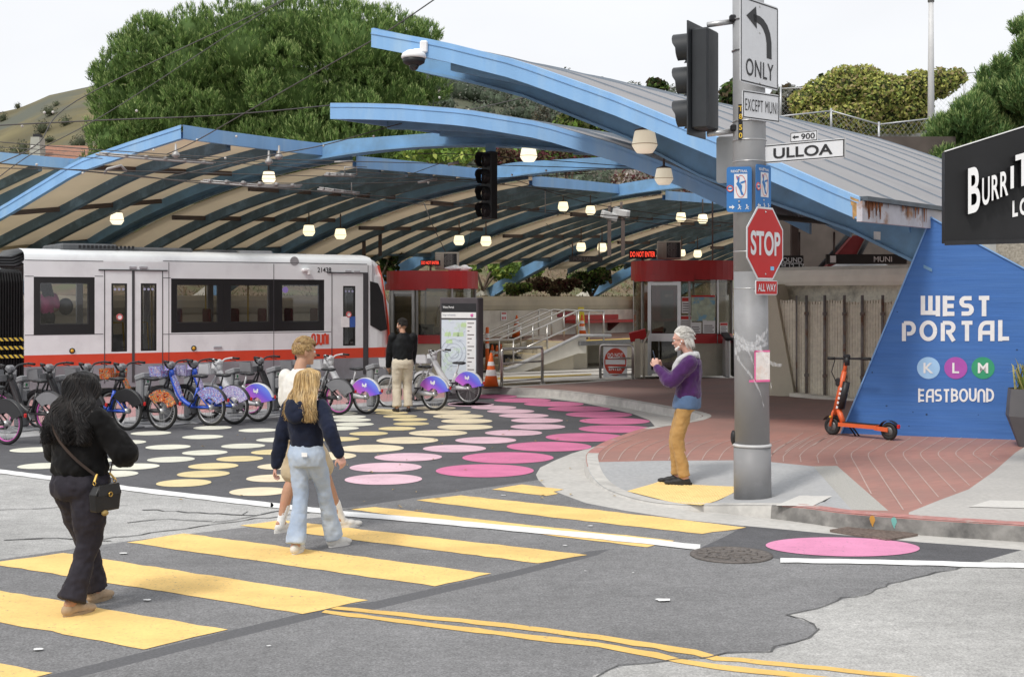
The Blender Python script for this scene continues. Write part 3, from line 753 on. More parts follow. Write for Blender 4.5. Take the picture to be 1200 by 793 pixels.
plane_prism(mb, o1, w2, .26, [(0, 3.3), (5, 4.8), (10.4, 6.3)], [(0, 2.8), (5, 4.4), (10.4, 5.85)]); mb.build('beam', BLUED, t)
F1 = Vector((4.63, 17.2, 0)); A1 = Vector((6.19, 19.0, 0))
N1top = [(-.05, 3.44), (.07, 3.48), (1.11, 3.98), (2.19, 4.47), (3.56, 5.09), (5.19, 5.74), (6.5, 6.14), (7.79, 6.46)]
def z1(q): return interp(-q, N1top)
t = thing('station_canopy', 'big near canopy with seamed grey metal roof and rusty corner over the corner', 'canopy', A1 + UZ * 3)
F1e = F1 + u2 * 13.0
pt = roof_bay(t, F1, F1e, z1, z1, -7.79, 0, 0, 10, DECKD, True, False, fd=.27, ribs=6, seams=0, rd=.3, rmat=BLUED)
mb = MB()
for s in range(10):
    f = s / 9
    pl = [pt(f, j / 22) for j in range(23)]
    mb = MB()
    for a, b in zip(pl, pl[1:]): mb.beam(a + UZ * .008, b + UZ * .008, .022, .03)
    mb.build('roof_seam', SEAMB, t)
mb = MB(); hi = [pt(i / 10, 0) for i in range(11)]
for a, b in zip(hi, hi[1:]): mb.beam(a - UZ * .11, b - UZ * .11, .07, .3)
mb.build('fascia', BLUE, t)
mb = MB(); lo = [pt(i / 10, 1) for i in range(11)]
for i, (a, b) in enumerate(zip(lo, lo[1:])):
    mb.beam(a - UZ * .15 - u2 * (.05 if i == 0 else 0), b - UZ * .15, .08, .27)
mb.build('rusty_eave', RUST, t)
mb = MB()
for a, b in zip(lo, lo[1:]): mb.beam(a + UZ * .02 + w2 * .03, b + UZ * .02 + w2 * .03, .12, .06)
mb.build('gutter_edge', mat('gutter_dark', (.10, .12, .14), .6, .2, 4), t)
mb = MB()
for k in range(26):
    d_ = random.uniform(0, .5) if k < 18 else random.uniform(.5, 2.4); ww = random.uniform(.02, .08) * (1.5 if k < 10 else 1); hh = random.uniform(.06, .27)
    a = F1 + u2 * d_ + w2 * .045 + UZ * 3.475
    mb = MB(); a = a + w2 * .0008 * k; mb.quad(a - UZ * .005, a + u2 * ww - UZ * .005, a + u2 * ww * .7 - UZ * hh, a + u2 * ww * .3 - UZ * hh); mb.build('rust_streak', mat('rust_brown', (.22, .075, .025), .9, .4, 15), t)
mb = MB()
for k in range(7):
    q = random.uniform(-.14, -.04); a = F1 + w2 * q - u2 * .034 + UZ * z1(q); hh = random.uniform(.1, .28); ww = random.uniform(.03, .07)
    mb = MB(); a = a - u2 * .0008 * k; mb.quad(a, a + w2 * ww - UZ * ww * .45, a + w2 * ww * .8 - UZ * (hh + ww * .4), a + w2 * ww * .2 - UZ * hh); mb.build('rust_streak', mat('rust_ochre', (.40, .24, .10), .9, .3, 15), t)
mw = -w2
A1b = [(0, 2.55), (.49, 2.8), (1.18, 3.16), (2.4, 3.62), (3.55, 4.08), (4.78, 4.75), (6.69, 5.57), (7.8, 5.92), (8.85, 6.2)]
A1t = [(0, 3.3), (.49, 3.5), (1.18, 3.8), (2.4, 4.35), (3.55, 4.9), (4.78, 5.4), (6.69, 6.02), (7.8, 6.3), (8.85, 6.44)]
mb = MB(); flanged(mb, A1, mw, .26, A1t, A1b); mb.build('half_arch', BLUED, t)
mb = MB(); a = A1 + mw * .75 - nw * .134
mb.quad(a + UZ * 3.02, a + mw * .1 + UZ * 3.03, a + mw * .1 + UZ * 3.15, a + UZ * 3.14); mb.build('paper_scrap', WHT, t)
N2 = S2 - u2 * 3.8
N2p = [(11.76, 6.33), (12.47, 6.28), (13.55, 6.18), (15.1, 5.97), (16.85, 5.6), (18.4, 5.09), (19.1, 4.81), (19.62, 4.61), (21, 3.95), (22, 3.4)]
def z2(q): return interp(q, N2p)
t = thing('station_canopy', 'second near canopy with curved pale blue edge above the hanging signal', 'canopy', N2 + w2 * 21 + UZ * 3)
N2e = N2 + u2 * 10.2
pt = roof_bay(t, N2, N2e, z2, z2, 11.76, 21.5, 21.5, 6, DECKD, True, False, fd=.31, ribs=5, seams=0, rmat=BLUED)
mb = MB(); hi = [pt(i / 6, 0) for i in range(7)]
for a, b in zip(hi, hi[1:]): mb.beam(a - UZ * .13, b - UZ * .13, .07, .34)
mb.build('fascia', BLUE, t)
mb = MB()
for s in range(11):
    pl = [pt(s / 10, j / 22) for j in range(23)]
    mb = MB()
    for a, b in zip(pl, pl[1:]): mb.beam(a + UZ * .015, b + UZ * .015, .03, .05)
    mb.build('roof_seam', SEAMB, t)
def hanger(px, y0, y1, Y, label, wd=.11):
    a = P(px, y0, Y); b = P(px, y1, Y)
    mb = MB(); mb.beam(a, b, wd, wd); o = mb.build('hanging_post', BROWN); tag(o, label, 'post')
hanger(426.5, 246, 300, 42, 'left dark hanger post under the canopy beside the tram nose')
hanger(445.5, 246, 300, 42, 'right dark hanger post of the pair beside the tram nose')
hanger(714, 250, 300, 40, 'left dark post dropping from the box cameras to the red LED sign')
hanger(730, 250, 300, 40, 'right dark post dropping from the box cameras to the red LED sign')
hanger(835, 215, 306, 36, 'thin dark pole dropping to the right booth roof', .04)
hanger(931, 243, 312, 30, 'dark brown post under the near canopy, right of the stop sign', .16)
bd = Vector((.931, -.365, 0)); bo = Vector((4.84, 19.32, 0)); bn = Vector((.365, .931, 0))
def B(px, py):
    t_, z = onp(px, py, bo, bd); return bo + bd * t_ + UZ * z
NBL = mat('buttress_blue_paint', (.058, .165, .455), .65, .08, 2.5, .0, 40, col2=(.070, .180, .455), c2s=1.4, c2lo=.42, c2hi=.7, spec=.3, stretch=(.55, .55, 5.5))
def board_marks(m):
    n = m.node_tree.nodes; l = m.node_tree.links
    tc = n.new('ShaderNodeTexCoord'); mp = n.new('ShaderNodeMapping'); mp.inputs['Scale'].default_value = (.6, .6, 13)
    nz = n.new('ShaderNodeTexNoise'); nz.inputs['Scale'].default_value = 1.6; nz.inputs['Detail'].default_value = 6
    vo = n.new('ShaderNodeTexVoronoi'); vo.inputs['Scale'].default_value = 9
    bp = n.new('ShaderNodeBump'); bp.inputs['Strength'].default_value = .3; bp.inputs['Distance'].default_value = .02
    l.new(tc.outputs['Object'], mp.inputs[0]); l.new(mp.outputs[0], nz.inputs[0]); l.new(nz.outputs[0], bp.inputs['Height'])
    l.new(bp.outputs[0], n['Principled BSDF'].inputs['Normal'])
board_marks(NBL)
t = thing('buttress_wall', 'bright blue sloping concrete buttress with white West Portal station lettering', 'wall', B(1090, 512))
poly = [bo + UZ * .0, B(1091, 254.5), B(1147, 286), B(1203, 316), B(1390, 432), Vector((*(bo + bd * 5.6).xy, 0))]
mb = MB(); mb.prism(poly, bn * .9)
mb.m = [1] * len(mb.f); mb.m[-2] = 0
mb.build('concrete_block', [NBL, CONC], t)
mb = MB()
ed = [bo + UZ * .0, B(1091, 254.5), B(1147, 286), B(1203, 316), B(1390, 432)]
for a, b in zip(ed, ed[1:]): mb.beam(a - bn * .004, b - bn * .004, .02, .03, 0, up=bn)
mb.build('blue_edge', mat('edge_blue_light', (.22, .40, .70), .6), t)
LW = mat('letter_white_paint', (.82, .82, .82), .7, .04, 12)
fo = -bn * .006
def letters(word, x0, x1, yb, yt, wgt=.3, gap=.16, parent=None, name='lettering'):
    """deco block capitals, drawn with a broad pen between the image columns x0..x1 and rows yt..yb of the wall"""
    A = B(x0, yb); E = B(x1, yb); Tp = B((x0 + x1) / 2, yt); H = Tp.z - A.z; Wd = (E - A).length
    GL = {
        'W': (1.15, [[(.0, 1), (.0, .0 + wgt / 2), (1, wgt / 2)], [(.5, 1), (.5, .2)], [(1, 1), (1, .0)]]),
        'E': (.72, [[(0, 0), (0, 1)], [(0, .88), (1, .88)], [(0, .5), (.92, .5)], [(0, .12), (1, .12)]]),
        'S': (.76, [[(1, .87), (.3, .87)] + arc(.36, .69, .36, .18, 90, 270, 6)[1:] + [(.66, .51)] + arc(.64, .32, .36, .19, 90, -90, 6)[1:] + [(0, .13)]]),
        'T': (.78, [[(0, .88), (1, .88)], [(.5, .88), (.5, 0)]]),
        'P': (.74, [[(.0, 0), (0, .88)], [(0, .88), (.55, .88)] + arc(.55, .62, .45, .26, 90, -90, 8)[1:] + [(.3, .36)]]),
        'O': (1.0, [arc(.5, .5, .5, .41, 0, 360, 22)]),
        'R': (.8, [[(.0, 0), (0, .88)], [(0, .88), (.55, .88)] + arc(.55, .66, .42, .22, 90, -90, 8)[1:] + [(.3, .44)], [(.5, .44), (1, 0)]]),
        'A': (.86, [[(0, 0), (0, .5)] + arc(.5, .5, .5, .38, 180, 90, 6)[1:] + [(1, .88), (1, 0)], [(0, .4), (1, .4)]]),
        'L': (.62, [[(0, 1), (0, .0)], [(0, .12), (1, .12)]]),
        'B': (.74, [[(0, 0), (0, 1)], [(0, .88), (.5, .88)] + arc(.5, .7, .42, .18, 90, -90, 6)[1:] + [(.1, .52)], [(.1, .5), (.55, .5)] + arc(.55, .31, .45, .19, 90, -90, 6)[1:] + [(0, .12)]]),
        'U': (.8, [[(0, 1), (0, .4)] + arc(.5, .4, .5, .28, 180, 360, 8)[1:] + [(1, 1)]]),
        'N': (.82, [[(0, 0), (0, .6)] + arc(.5, .6, .5, .28, 180, 0, 8)[1:] + [(1, 0)]]),
        'D': (.82, [[(0, 0), (0, 1)], [(0, .88), (.4, .88)] + arc(.4, .5, .6, .38, 90, -90, 8)[1:] + [(0, .12)]]),
    }
    tot = sum(GL[c][0] for c in word) + (gap + wgt) * (len(word) - 1) + wgt
    k = Wd / tot; w = wgt * k; x = w / 2
    mb = MB(); X = (E - A).normalized()
    for c in word:
        wd, ls = GL[c]
        strokes(mb, ls, min(w, H * .25), A + X * x + fo, X, UZ, sx=wd * k, sy=H)
        x += wd * k + (gap + wgt) * k
    return mb.build(name, LW, parent)
letters('WEST', 1079, 1162, 370.5, 346.5, .34, .2, t)
letters('PORTAL', 1057, 1185, 399.5, 376, .3, .26, t)
letters('EASTBOUND', 1076, 1165, 471, 456, .3, .1, t)
for px, col, ch, nm in ((1088, (.36, .58, .84), 'K', 'sky_blue'), (1120, (.42, .09, .42), 'L', 'purple'), (1152, (.04, .33, .17), 'M', 'green')):
    c = B(px, 431); r = 12.8 / FP * c.y
    mb = MB(); mb.disc(c + fo, r, bd, UZ, 40); d = mb.build('line_disc', mat('disc_' + nm, col, .6, .05, 8), t)
    d['label'] = nm.replace('_', ' ') + ' route disc with letter ' + ch
    text('letter', ch, c - bn * .011, bd, UZ, r * .95, LW, d, bold=.02)
for k in range(16):      # form tie holes and small chips
    px, py = random.uniform(1010, 1195), random.uniform(320, 500)
    if px < 981 + (508 - py) / 2.3 + 6 or 1052 < px < 1190 and 340 < py < 476: continue
    c = B(px, py); mb = MB(); r_ = random.uniform(.008, .016); mb.disc(c - bn * .003, r_, bd, UZ, 8, ry=r_ * random.uniform(.6, 1.2)); mb.build('tie_hole', mat('hole_dark', (.03, .06, .13), .9), t)
PEB = mat('pebble_concrete', (.36, .33, .28), .9, .3, 30, .8, 60)
t = thing('retaining_wall', 'grey pebbled concrete wall above the right slope of the blue buttress', 'wall', bo + bd * 4 + bn * 1.2)
mb = MB(); a = bo + bd * 2.2 + bn * 1.2; mb.prism([a, a + bd * 6, a + bd * 6 + UZ * 3.0, a + UZ * 3.0], bn * .5); mb.build('wall', PEB, t)
fo_ = G(905, 463, .15); fo_.z = 0; fd_ = Vector((.78, -.626, 0)); fn_ = Vector((.626, .78, 0))
def Fp(px, py, off=0.):
    o = fo_ + fn_ * off
    t_, z = onp(px, py, o, fd_); return o + fd_ * t_ + UZ * z
RIBC = mat('ribbed_concrete', (.80, .74, .61), .9, .12, 14, .6, 26, col2=(.66, .60, .49), c2s=2.2, c2lo=.45, c2hi=.75)
STUC = mat('stucco_concrete', (.85, .81, .70), .9, .12, 16, .9, 22, col2=(.42, .39, .33), c2s=1.5)
t = thing('screen_wall', 'rough ribbed concrete screen wall with rusty pipe posts beside the blue buttress', 'wall', Fp(970, 466))
xs = [(911, 933), (934, 966), (967, 989), (990, 1010), (1011, 1034), (1035, 1056)]
for i, (a_, b_) in enumerate(xs):
    a, b = Fp(a_, 466), Fp(b_ - .4, 466); a.z = b.z = .1
    zt = 2.12 - .03 * (i % 2)
    mb = MB()
    n = max(3, int((b - a).length / .055))
    for k in range(n):
        p = a.lerp(b, k / n); q = a.lerp(b, (k + .62) / n)
        tp = zt + random.uniform(-.012, .012)
        mb.prism([p, q, q + UZ * (tp - .1), p + UZ * (tp - .1)], fn_ * .05)
    p = a + fn_ * .012; q = b + fn_ * .012; mb.prism([p, q, q + UZ * (zt - .16), p + UZ * (zt - .16)], fn_ * .12)
    mb.build('ribbed_panel', RIBC, t)
PIPE = mat('rusty_pipe', (.22, .20, .19), .6, .2, 6, .1, 40, metal=.3, col2=(.2, .1, .06), c2s=5, c2lo=.52, c2hi=.65)
for px in (933.5, 945, 966.5, 989.5, 1010.5, 1034.5):
    p = Fp(px, 466, -.06); mb = MB(); mb.tube([(p.x, p.y, .1), (p.x, p.y, 2.22)], 0.03 if px != 933.5 else .018, 8)
    if px != 933.5: mb.box((p.x, p.y, .6), (.075, .075, .06)); mb.box((p.x, p.y, 1.85), (.075, .075, .06))
    mb.build('pipe_post', PIPE, t)
t = thing('parapet_wall', 'pale stucco wall with rounded cap rail above the ribbed screen', 'wall', Fp(960, 460, .8))
mb = MB(); a, b, c = Fp(888, 400, .6), Fp(992, 400, .6), Fp(1075, 400, .25)
for p, q in ((a, b), (b, c)):
    p0 = Vector((p.x, p.y, .1)); q0 = Vector((q.x, q.y, .1))
    mb.prism([p0, q0, q0 + UZ * 2.35 + fn_ * .25, p0 + UZ * 2.35 + fn_ * .25], fn_ * .3)
mb.build('stucco_face', STUC, t)
mb = MB()
for p, q in ((Fp(888, 400, .45), Fp(991, 400, .45)), (Fp(991.3, 400, .45), Fp(1080, 400, .1))):
    p = Vector((p.x, p.y, 0)); q = Vector((q.x, q.y, 0)); d_ = (q - p).normalized(); nn_ = Vector((d_.y, -d_.x, 0))
    prof = [(.0, 2.44), (.06, 2.42), (.10, 2.5), (.12, 2.62), (.08, 2.74), (-.02, 2.81), (-.3, 2.82), (-.3, 2.44)]
    mb.prism([p + nn_ * x_ + UZ * z_ for x_, z_ in prof], q - p)
mb.build('cap_rail', mat('cap_cream', (.86, .82, .72), .85, .06, 3, .1, 40, col2=(.72, .66, .54), c2s=1.2, c2lo=.55, c2hi=.8), t)
t = thing('wing_wall', 'slanted tan concrete wing wall behind the steel pole', 'wall', Fp(900, 462, -.1))
mb = MB(); pl = [Fp(866, 333, -.1), Fp(907, 333, -.1), Fp(931, 464, -.1), Fp(866, 464, -.1)]; mb.prism(pl, fn_ * .55); mb.build('wall', CONC, t)
mb = MB(); a, b = Fp(925, 464.5, -.35), Fp(1003, 472, -.35)
mb.prism([a, b, b + UZ * .07, a + UZ * .07], fn_ * .3)
tag(mb.build('kerb_strip', CONCL), 'low concrete strip along the foot of the ribbed screen wall', 'kerb')
wo = Vector((1.54, 46.7, 0)); wn = Vector((-.76, .65, 0))
t = thing('retaining_wall', 'long tan concrete retaining wall with rounded top below the planted bank', 'wall', wo)
mb = MB(); a = wo - u2 * 24; b = wo + u2 * 30
prof = [(0, 0), (0, 1.72), (-.06, 1.78), (-.12, 1.92), (-.1, 2.1), (0, 2.22), (.6, 2.24), (.6, 0)]
mb.prism([a + wn * x_ + UZ * z_ for x_, z_ in prof], b - a); mb.build('wall', CONC, t)
mb = MB(); a2 = wo - u2 * 4.3 - wn * .28; b2 = wo + u2 * 5.2 - wn * .28
mb.prism([a2, b2, b2 + UZ * 1.75, a2 + UZ * 1.75], wn * .27); mb.build('lower_wall', CONCL, t)
t = thing('platform', 'raised brick boarding platform with grey edge beyond the do not enter sign', 'platform', (4, 43, 0))
Pl = Vector((2.0, 39.2, 0))
RED = mat('red_paint', (.42, .035, .03), .45, .08, 4, .02, 20, col2=(.36, .05, .04), c2s=3, spec=.4)
mb = MB(); q = [Pl, Pl + u2 * 16, Pl + u2 * 16 + wn * 5.0, Pl + wn * 5.0]
mb.prism([p + UZ * .72 for p in q], UZ * .14); mb.build('slab', CONC, t)
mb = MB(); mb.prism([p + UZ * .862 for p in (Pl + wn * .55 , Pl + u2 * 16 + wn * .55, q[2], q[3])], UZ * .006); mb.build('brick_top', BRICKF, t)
mb = MB(); mb.beam(Pl - wn * .06 + UZ * .80 + u2 * .0, Pl - wn * .06 + u2 * 16 + UZ * .80, .1, .13); mb.build('rubber_edge', mat('rubber_grey', (.17, .17, .17), .8, .15, 20, .2, 60), t)
mb = MB(); mb.prism([p + UZ * .862 for p in (Pl, Pl + u2 * 16, Pl + u2 * 16 + wn * .5, Pl + wn * .5)], UZ * .008); mb.build('tactile_edge', mat('edge_yellow', (.7, .5, .12), .8), t)
mb = MB(); 
for k in (0.15, 2.6, 6, 10): mb.box(Pl + u2 * (k + .5) + wn * .7 + UZ * .36, (.8, .5, .72), math.atan2(.76, .65))
mb.box(Pl + u2 * 8 + wn * 2.2 + UZ * .36, (16, .1, .72), math.atan2(.76, .65)); mb.build('support', CONC, t)
sd = Vector((-.84, -.53, 0)); sn = Vector((-.6, .8, 0))
t = thing('staircase', 'short concrete staircase with steel handrails leading up to the platform', 'stairs', Pl + sd * 1.1)
mb = MB()
for k in range(5):
    p = Pl + sd * (.44 * k + .02) + sn * .2; h = .86 - .172 * (k + 0) - .02
    mb.prism([p, p + sd * .44, p + sd * .44 + sn * 1.7, p + sn * 1.7], UZ * h)
    mb.prism([p + sd * .38 + UZ * h, p + sd * .44 + UZ * h, p + sd * .44 + sn * 1.7 + UZ * h, p + sd * .38 + sn * 1.7 + UZ * h], UZ * .006, 1)
mb.build('step', [CONC, mat('edge_yellow', (.7, .5, .12), .8)], t)
mb = MB()
for o_ in (0, 1.95):
    p = Pl + sn * o_; mb.prism([p + UZ * .98 - sd * .3, p + UZ * .98, p + sd * 2.7 + UZ * .06, p + sd * 2.7, p + sd * 2.0, p + UZ * .5, p - sd * .3 + UZ * .5], sn * .18)
mb.build('stringer', CONCL, t)
STEEL = mat('stainless_steel', (.52, .50, .47), .3, .08, 6, .02, 40, metal=.9)
for o_ in (.05, .75, 1.35, 2.0):
    mb = MB(); p = Pl + sn * o_
    for hh in ((.95, .55) if o_ in (.05,) else (.95,)):
        mb.tube([p - sd * 1.0 + UZ * (.86 + hh - .05), p - sd * .1 + UZ * (.86 + hh), p + sd * 2.3 + UZ * (hh), p + sd * 3.4 + UZ * hh] if hh > .6 else [p - sd * .1 + UZ * (.86 + hh), p + sd * 2.3 + UZ * hh], .03, 8)
    for k, z0 in ((-1.0, .86), (-.05, .86), (1.1, .45), (2.3, 0), (3.4, 0)): mb.tube([p + sd * k + UZ * z0, p + sd * k + UZ * (z0 + .93)], .026, 8)
    mb.build('handrail', STEEL, t)
mb = MB(); mb.tube([Pl - sn * .04 + UZ * 1.02 - sd * 1.2, Pl - sn * .04 + UZ * 1.04, Pl - sn * .04 + sd * 2.3 + UZ * .16, Pl - sn * .04 + sd * 2.7 + UZ * .1], .05, 8); mb.build('conduit', mat('grey_pipe', (.4, .4, .4), .5), t)
t = thing('bench', 'long red wall bench on the platform below the retaining wall', 'bench', wo + u2 * .5 - wn * .7 + UZ * .86)
b0 = wo - u2 * -.2 - wn * .55; 
mb = MB(); mb.beam(b0 + UZ * 1.32, b0 + u2 * 4.2 + UZ * 1.32, .5, .1); mb.build('seat', RED, t)
mb = MB(); mb.beam(b0 + wn * .22 + UZ * 1.47, b0 + wn * .22 + u2 * 3.2 + UZ * 1.47, .06, .18); mb.build('backrest', RED, t)
mb = MB(); mb.prism([b0 + u2 * 2.6 + UZ * 1.27 - wn * .2, b0 + u2 * 2.6 + UZ * 1.27 + wn * .25, b0 + u2 * 2.6 + UZ * .95 + wn * .25], u2 * .15); mb.build('bracket', mat('dark_brown_red', (.12, .03, .025), .6), t)
t = thing('equipment_cabinet', 'red cabinet with dark glass door at the end of the bench', 'cabinet', wo + u2 * 6.4 - wn * 1.0 + UZ * .86)
c0 = wo + u2 * 5.4 - wn * .8
mb = MB(); mb.box(c0 + UZ * 1.95, (2.0, .7, 1.35), math.atan2(.76, .65), bev=.03); mb.build('body', RED, t)
mb = MB(); mb.box(c0 + UZ * 1.93 - wn * .36 + u2 * .1, (.85, .03, 1.1), math.atan2(.76, .65)); mb.build('glass_door', mat('dark_glass', (.03, .03, .03), .08, .1, 3, spec=.6), t)
mb = MB(); mb.box(c0 + UZ * 2.27 - wn * .385 + u2 * .15, (.5, .01, .09), math.atan2(.76, .65)); mb.build('notice', LW, t)
mb = MB(); mb.box(c0 + UZ * 1.9 - wn * .355 + u2 * .78, (.12, .02, .9), math.atan2(.76, .65)); mb.build('side_slot', BROWN, t)
mb = MB(); mb.box(c0 + UZ * 1.07, (1.9, .6, .42), math.atan2(.76, .65)); mb.build('plinth', CONC, t)
def plate_sign(name, label, px, py, wpx, hpx, Y, m, d=None, cat='sign', th=.02):
    d = d or u2; c = P(px, py, Y); nn_ = Vector((d.y, -d.x, 0))
    ww = wpx * Y / FP; hh = hpx * Y / FP
    t = thing(name, label, cat, c)
    mb = MB(); mb.plate([c - d * ww / 2 - UZ * hh / 2, c + d * ww / 2 - UZ * hh / 2, c + d * ww / 2 + UZ * hh / 2, c - d * ww / 2 + UZ * hh / 2], nn_, th); mb.build('panel', m, t)
    return t, c, d, nn_, ww, hh
OFFW = mat('sign_white', (.78, .78, .77), .5, .03, 10)
SRED = mat('sign_red', (.55, .035, .03), .45, .05, 6)
BLK = mat('black_paint', (.018, .018, .02), .45, .2, 8)
def on_wall(px, py, off=-.3):
    o = wo + wn * off; t_ = on(px, o, u2); Y = o.y + u2.y * t_; return Y
t, c, d, nn_, ww, hh = plate_sign('notice', 'small white safety notice with red heading on the tan wall', 590.5, 370.5, 10, 10, on_wall(590, 370), OFFW)
mb = MB(); mb.quad(*[c + nn_ * .004 + d * ww * a_ + UZ * hh * b_ for a_, b_ in ((-.4, .25), (.4, .25), (.4, .42), (-.4, .42))])
for k in range(3): mb.quad(*[c + nn_ * .004 + d * ww * (a_ + k * .27 - .3) + UZ * hh * b_ for a_, b_ in ((-.07, -.35), (.1, -.35), (.1, -.05), (-.07, -.05))])
mb.build('notice_print', SRED, t)
t, c, d, nn_, ww, hh = plate_sign('wall_sign', 'long dark red station sign on the wall above the stairs', 663, 367.5, 31, 8, on_wall(663, 367), mat('sign_maroon', (.25, .02, .03), .5))
text('lettering', 'OUTBOUND', c + nn_ * .006, d, UZ, hh * .5, mat('letter_rose', (.5, .2, .2), .6), t, width=ww * .8)
rng = np.random.default_rng(11)
def leafmat(name, col, var=.35, rough=.75):
    if name in _M: return _M[name]
    m = bpy.data.materials.new(name); m.use_nodes = True
    n = m.node_tree.nodes; l = m.node_tree.links; b = n['Principled BSDF']
    g = n.new('ShaderNodeNewGeometry'); cr = n.new('ShaderNodeValToRGB')
    cr.color_ramp.elements[0].color = [c * (1 - var) for c in col] + [1]; cr.color_ramp.elements[1].color = [min(1, c * (1 + var)) for c in col] + [1]
    l.new(g.outputs['Random Per Island'], cr.inputs[0])
    tr = n.new('ShaderNodeBsdfTranslucent'); mx = n.new('ShaderNodeMixShader'); mx.inputs[0].default_value = .25
    l.new(cr.outputs[0], b.inputs['Base Color']); l.new(cr.outputs[0], tr.inputs[0])
    b.inputs['Roughness'].default_value = rough; b.inputs['Specular IOR Level'].default_value = .25
    l.new(b.outputs[0], mx.inputs[1]); l.new(tr.outputs[0], mx.inputs[2]); l.new(mx.outputs[0], n['Material Output'].inputs[0])
    _M[name] = m; return m
def mesh_np(name, V, F, mi, mats, parent=None):
    me = bpy.data.meshes.new(name)
    V = np.asarray(V, np.float32); F = np.asarray(F, np.int32); k = F.shape[1]
    if parent is not None: V = V - np.array(parent.location, np.float32)
    me.vertices.add(len(V)); me.vertices.foreach_set('co', V.ravel())
    me.loops.add(F.size); me.loops.foreach_set('vertex_index', F.ravel())
    me.polygons.add(len(F)); me.polygons.foreach_set('loop_start', np.arange(0, F.size, k, dtype=np.int32)); me.polygons.foreach_set('loop_total', np.full(len(F), k, np.int32))
    for m in mats: me.materials.append(m)
    me.polygons.foreach_set('material_index', np.asarray(mi, np.int32))
    me.update(); me.validate()
    o = bpy.data.objects.new(name, me); C.objects.link(o)
    if parent is not None: o.parent = parent
    return o
def unit(a): return a / np.maximum(np.linalg.norm(a, axis=-1, keepdims=True), 1e-9)
def lobes_points(lobes, n, shell=.25):
    L = np.array([(*l[0], *(l[1] if hasattr(l[1], '__len__') else (l[1],) * 3)) for l in lobes], float)
    w = (L[:, 3] * L[:, 5]) ; w = w / w.sum()
    idx = rng.choice(len(L), n, p=w)
    d = unit(rng.normal(size=(n, 3)))
    r = 1 - shell * rng.random(n) ** 1.5
    P_ = L[idx, :3] + d * L[idx, 3:] * r[:, None]
    keep = np.ones(n, bool)
    for j in range(len(L)):       # drop what is deep inside another lobe
        q = (P_ - L[j, :3]) / L[j, 3:]
        keep &= ~((np.linalg.norm(q, axis=1) < .78) & (idx != j))
    return P_[keep], unit(d / L[idx, 3:])[keep]
def needles(name, lobes, n, ln, wd, blades, mats, parent, up=.5, spread=.5, tips=True, shell=.3):
    """tufts of narrow needle bundles, upright like candles"""
    p, d = lobes_points(lobes, n, shell); n = len(p)
    ax = unit(d * (1 - up) + np.array([0, 0, 1.]) * up + rng.normal(size=(n, 3)) * .18)
    V = []; F = []; mi = []
    base = 0; tone = (rng.random(n) < .35).astype(int)
    for k in range(blades):
        s = unit(ax + rng.normal(size=(n, 3)) * spread); l = ln * rng.uniform(.6, 1.15, (n, 1))
        side = unit(np.cross(s, rng.normal(size=(n, 3)))) * wd * rng.uniform(.7, 1.3, (n, 1))
        o = p + rng.normal(size=(n, 3)) * ln * .12
        a = o - side * .5; b = o + side * .5; c = o + s * l + side * .28; e = o + s * l - side * .28
        V.append(np.stack([a, b, c, e], 1).reshape(-1, 3))
        F.append(np.arange(4 * n).reshape(-1, 4) + base); base += 4 * n
        mi.append(tone)
    if tips:
        for k in range(3):
            s = unit(ax + rng.normal(size=(n, 3)) * .22); o = p + ax * ln * .6; l = ln * rng.uniform(.45, .75, (n, 1))
            side = unit(np.cross(s, rng.normal(size=(n, 3)))) * wd * .8
            V.append(np.stack([o - side * .5, o + side * .5, o + s * l + side * .2, o + s * l - side * .2], 1).reshape(-1, 3))
            F.append(np.arange(4 * n).reshape(-1, 4) + base); base += 4 * n; mi.append(np.full(n, 2))
    return mesh_np(name, np.concatenate(V), np.concatenate(F), np.concatenate(mi), mats, parent)
def leaves(name, lobes, n, size, mats, parent, shell=.5, kind=None, flat=0.):
    p, d = lobes_points(lobes, n, shell); n = len(p)
    nr = unit(d * .6 + rng.normal(size=(n, 3)) * .6 + np.array([0, 0, flat]))
    a = unit(np.cross(nr, rng.normal(size=(n, 3)))); b = np.cross(nr, a)
    s = size * rng.uniform(.55, 1.3, (n, 1))
    V = np.stack([p - a * s, p - b * s * .55 + nr * s * .15, p + a * s, p + b * s * .55 + nr * s * .15], 1).reshape(-1, 3)
    F = np.arange(4 * n).reshape(-1, 4)
    mi = rng.choice(len(mats), n, p=np.array([.5, .3, .2][:len(mats)]) / sum([.5, .3, .2][:len(mats)]))
    o = mesh_np(name, V, F, mi, mats, parent)
    if kind: o['kind'] = kind
    return o
def core(name, lobes, f, m, parent):
    """dense inner foliage and twigs"""
    mb = MB()
    for c, r in lobes:
        r = r if hasattr(r, '__len__') else (r, r, r)
        mb.ball(c, [q * f for q in r], 10, 7)
    return mb
BARK = mat('bark', (.16, .12, .09), .9, .3, 6, .6, 14)
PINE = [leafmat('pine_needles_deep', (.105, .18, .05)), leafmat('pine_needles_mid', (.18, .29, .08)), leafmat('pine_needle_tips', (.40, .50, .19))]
Y0 = 72.; ctr = Vector(((305 - 600) / FP * Y0, Y0, 11.5))
def pxw(a, Y=Y0): return a * Y / FP
lob = []
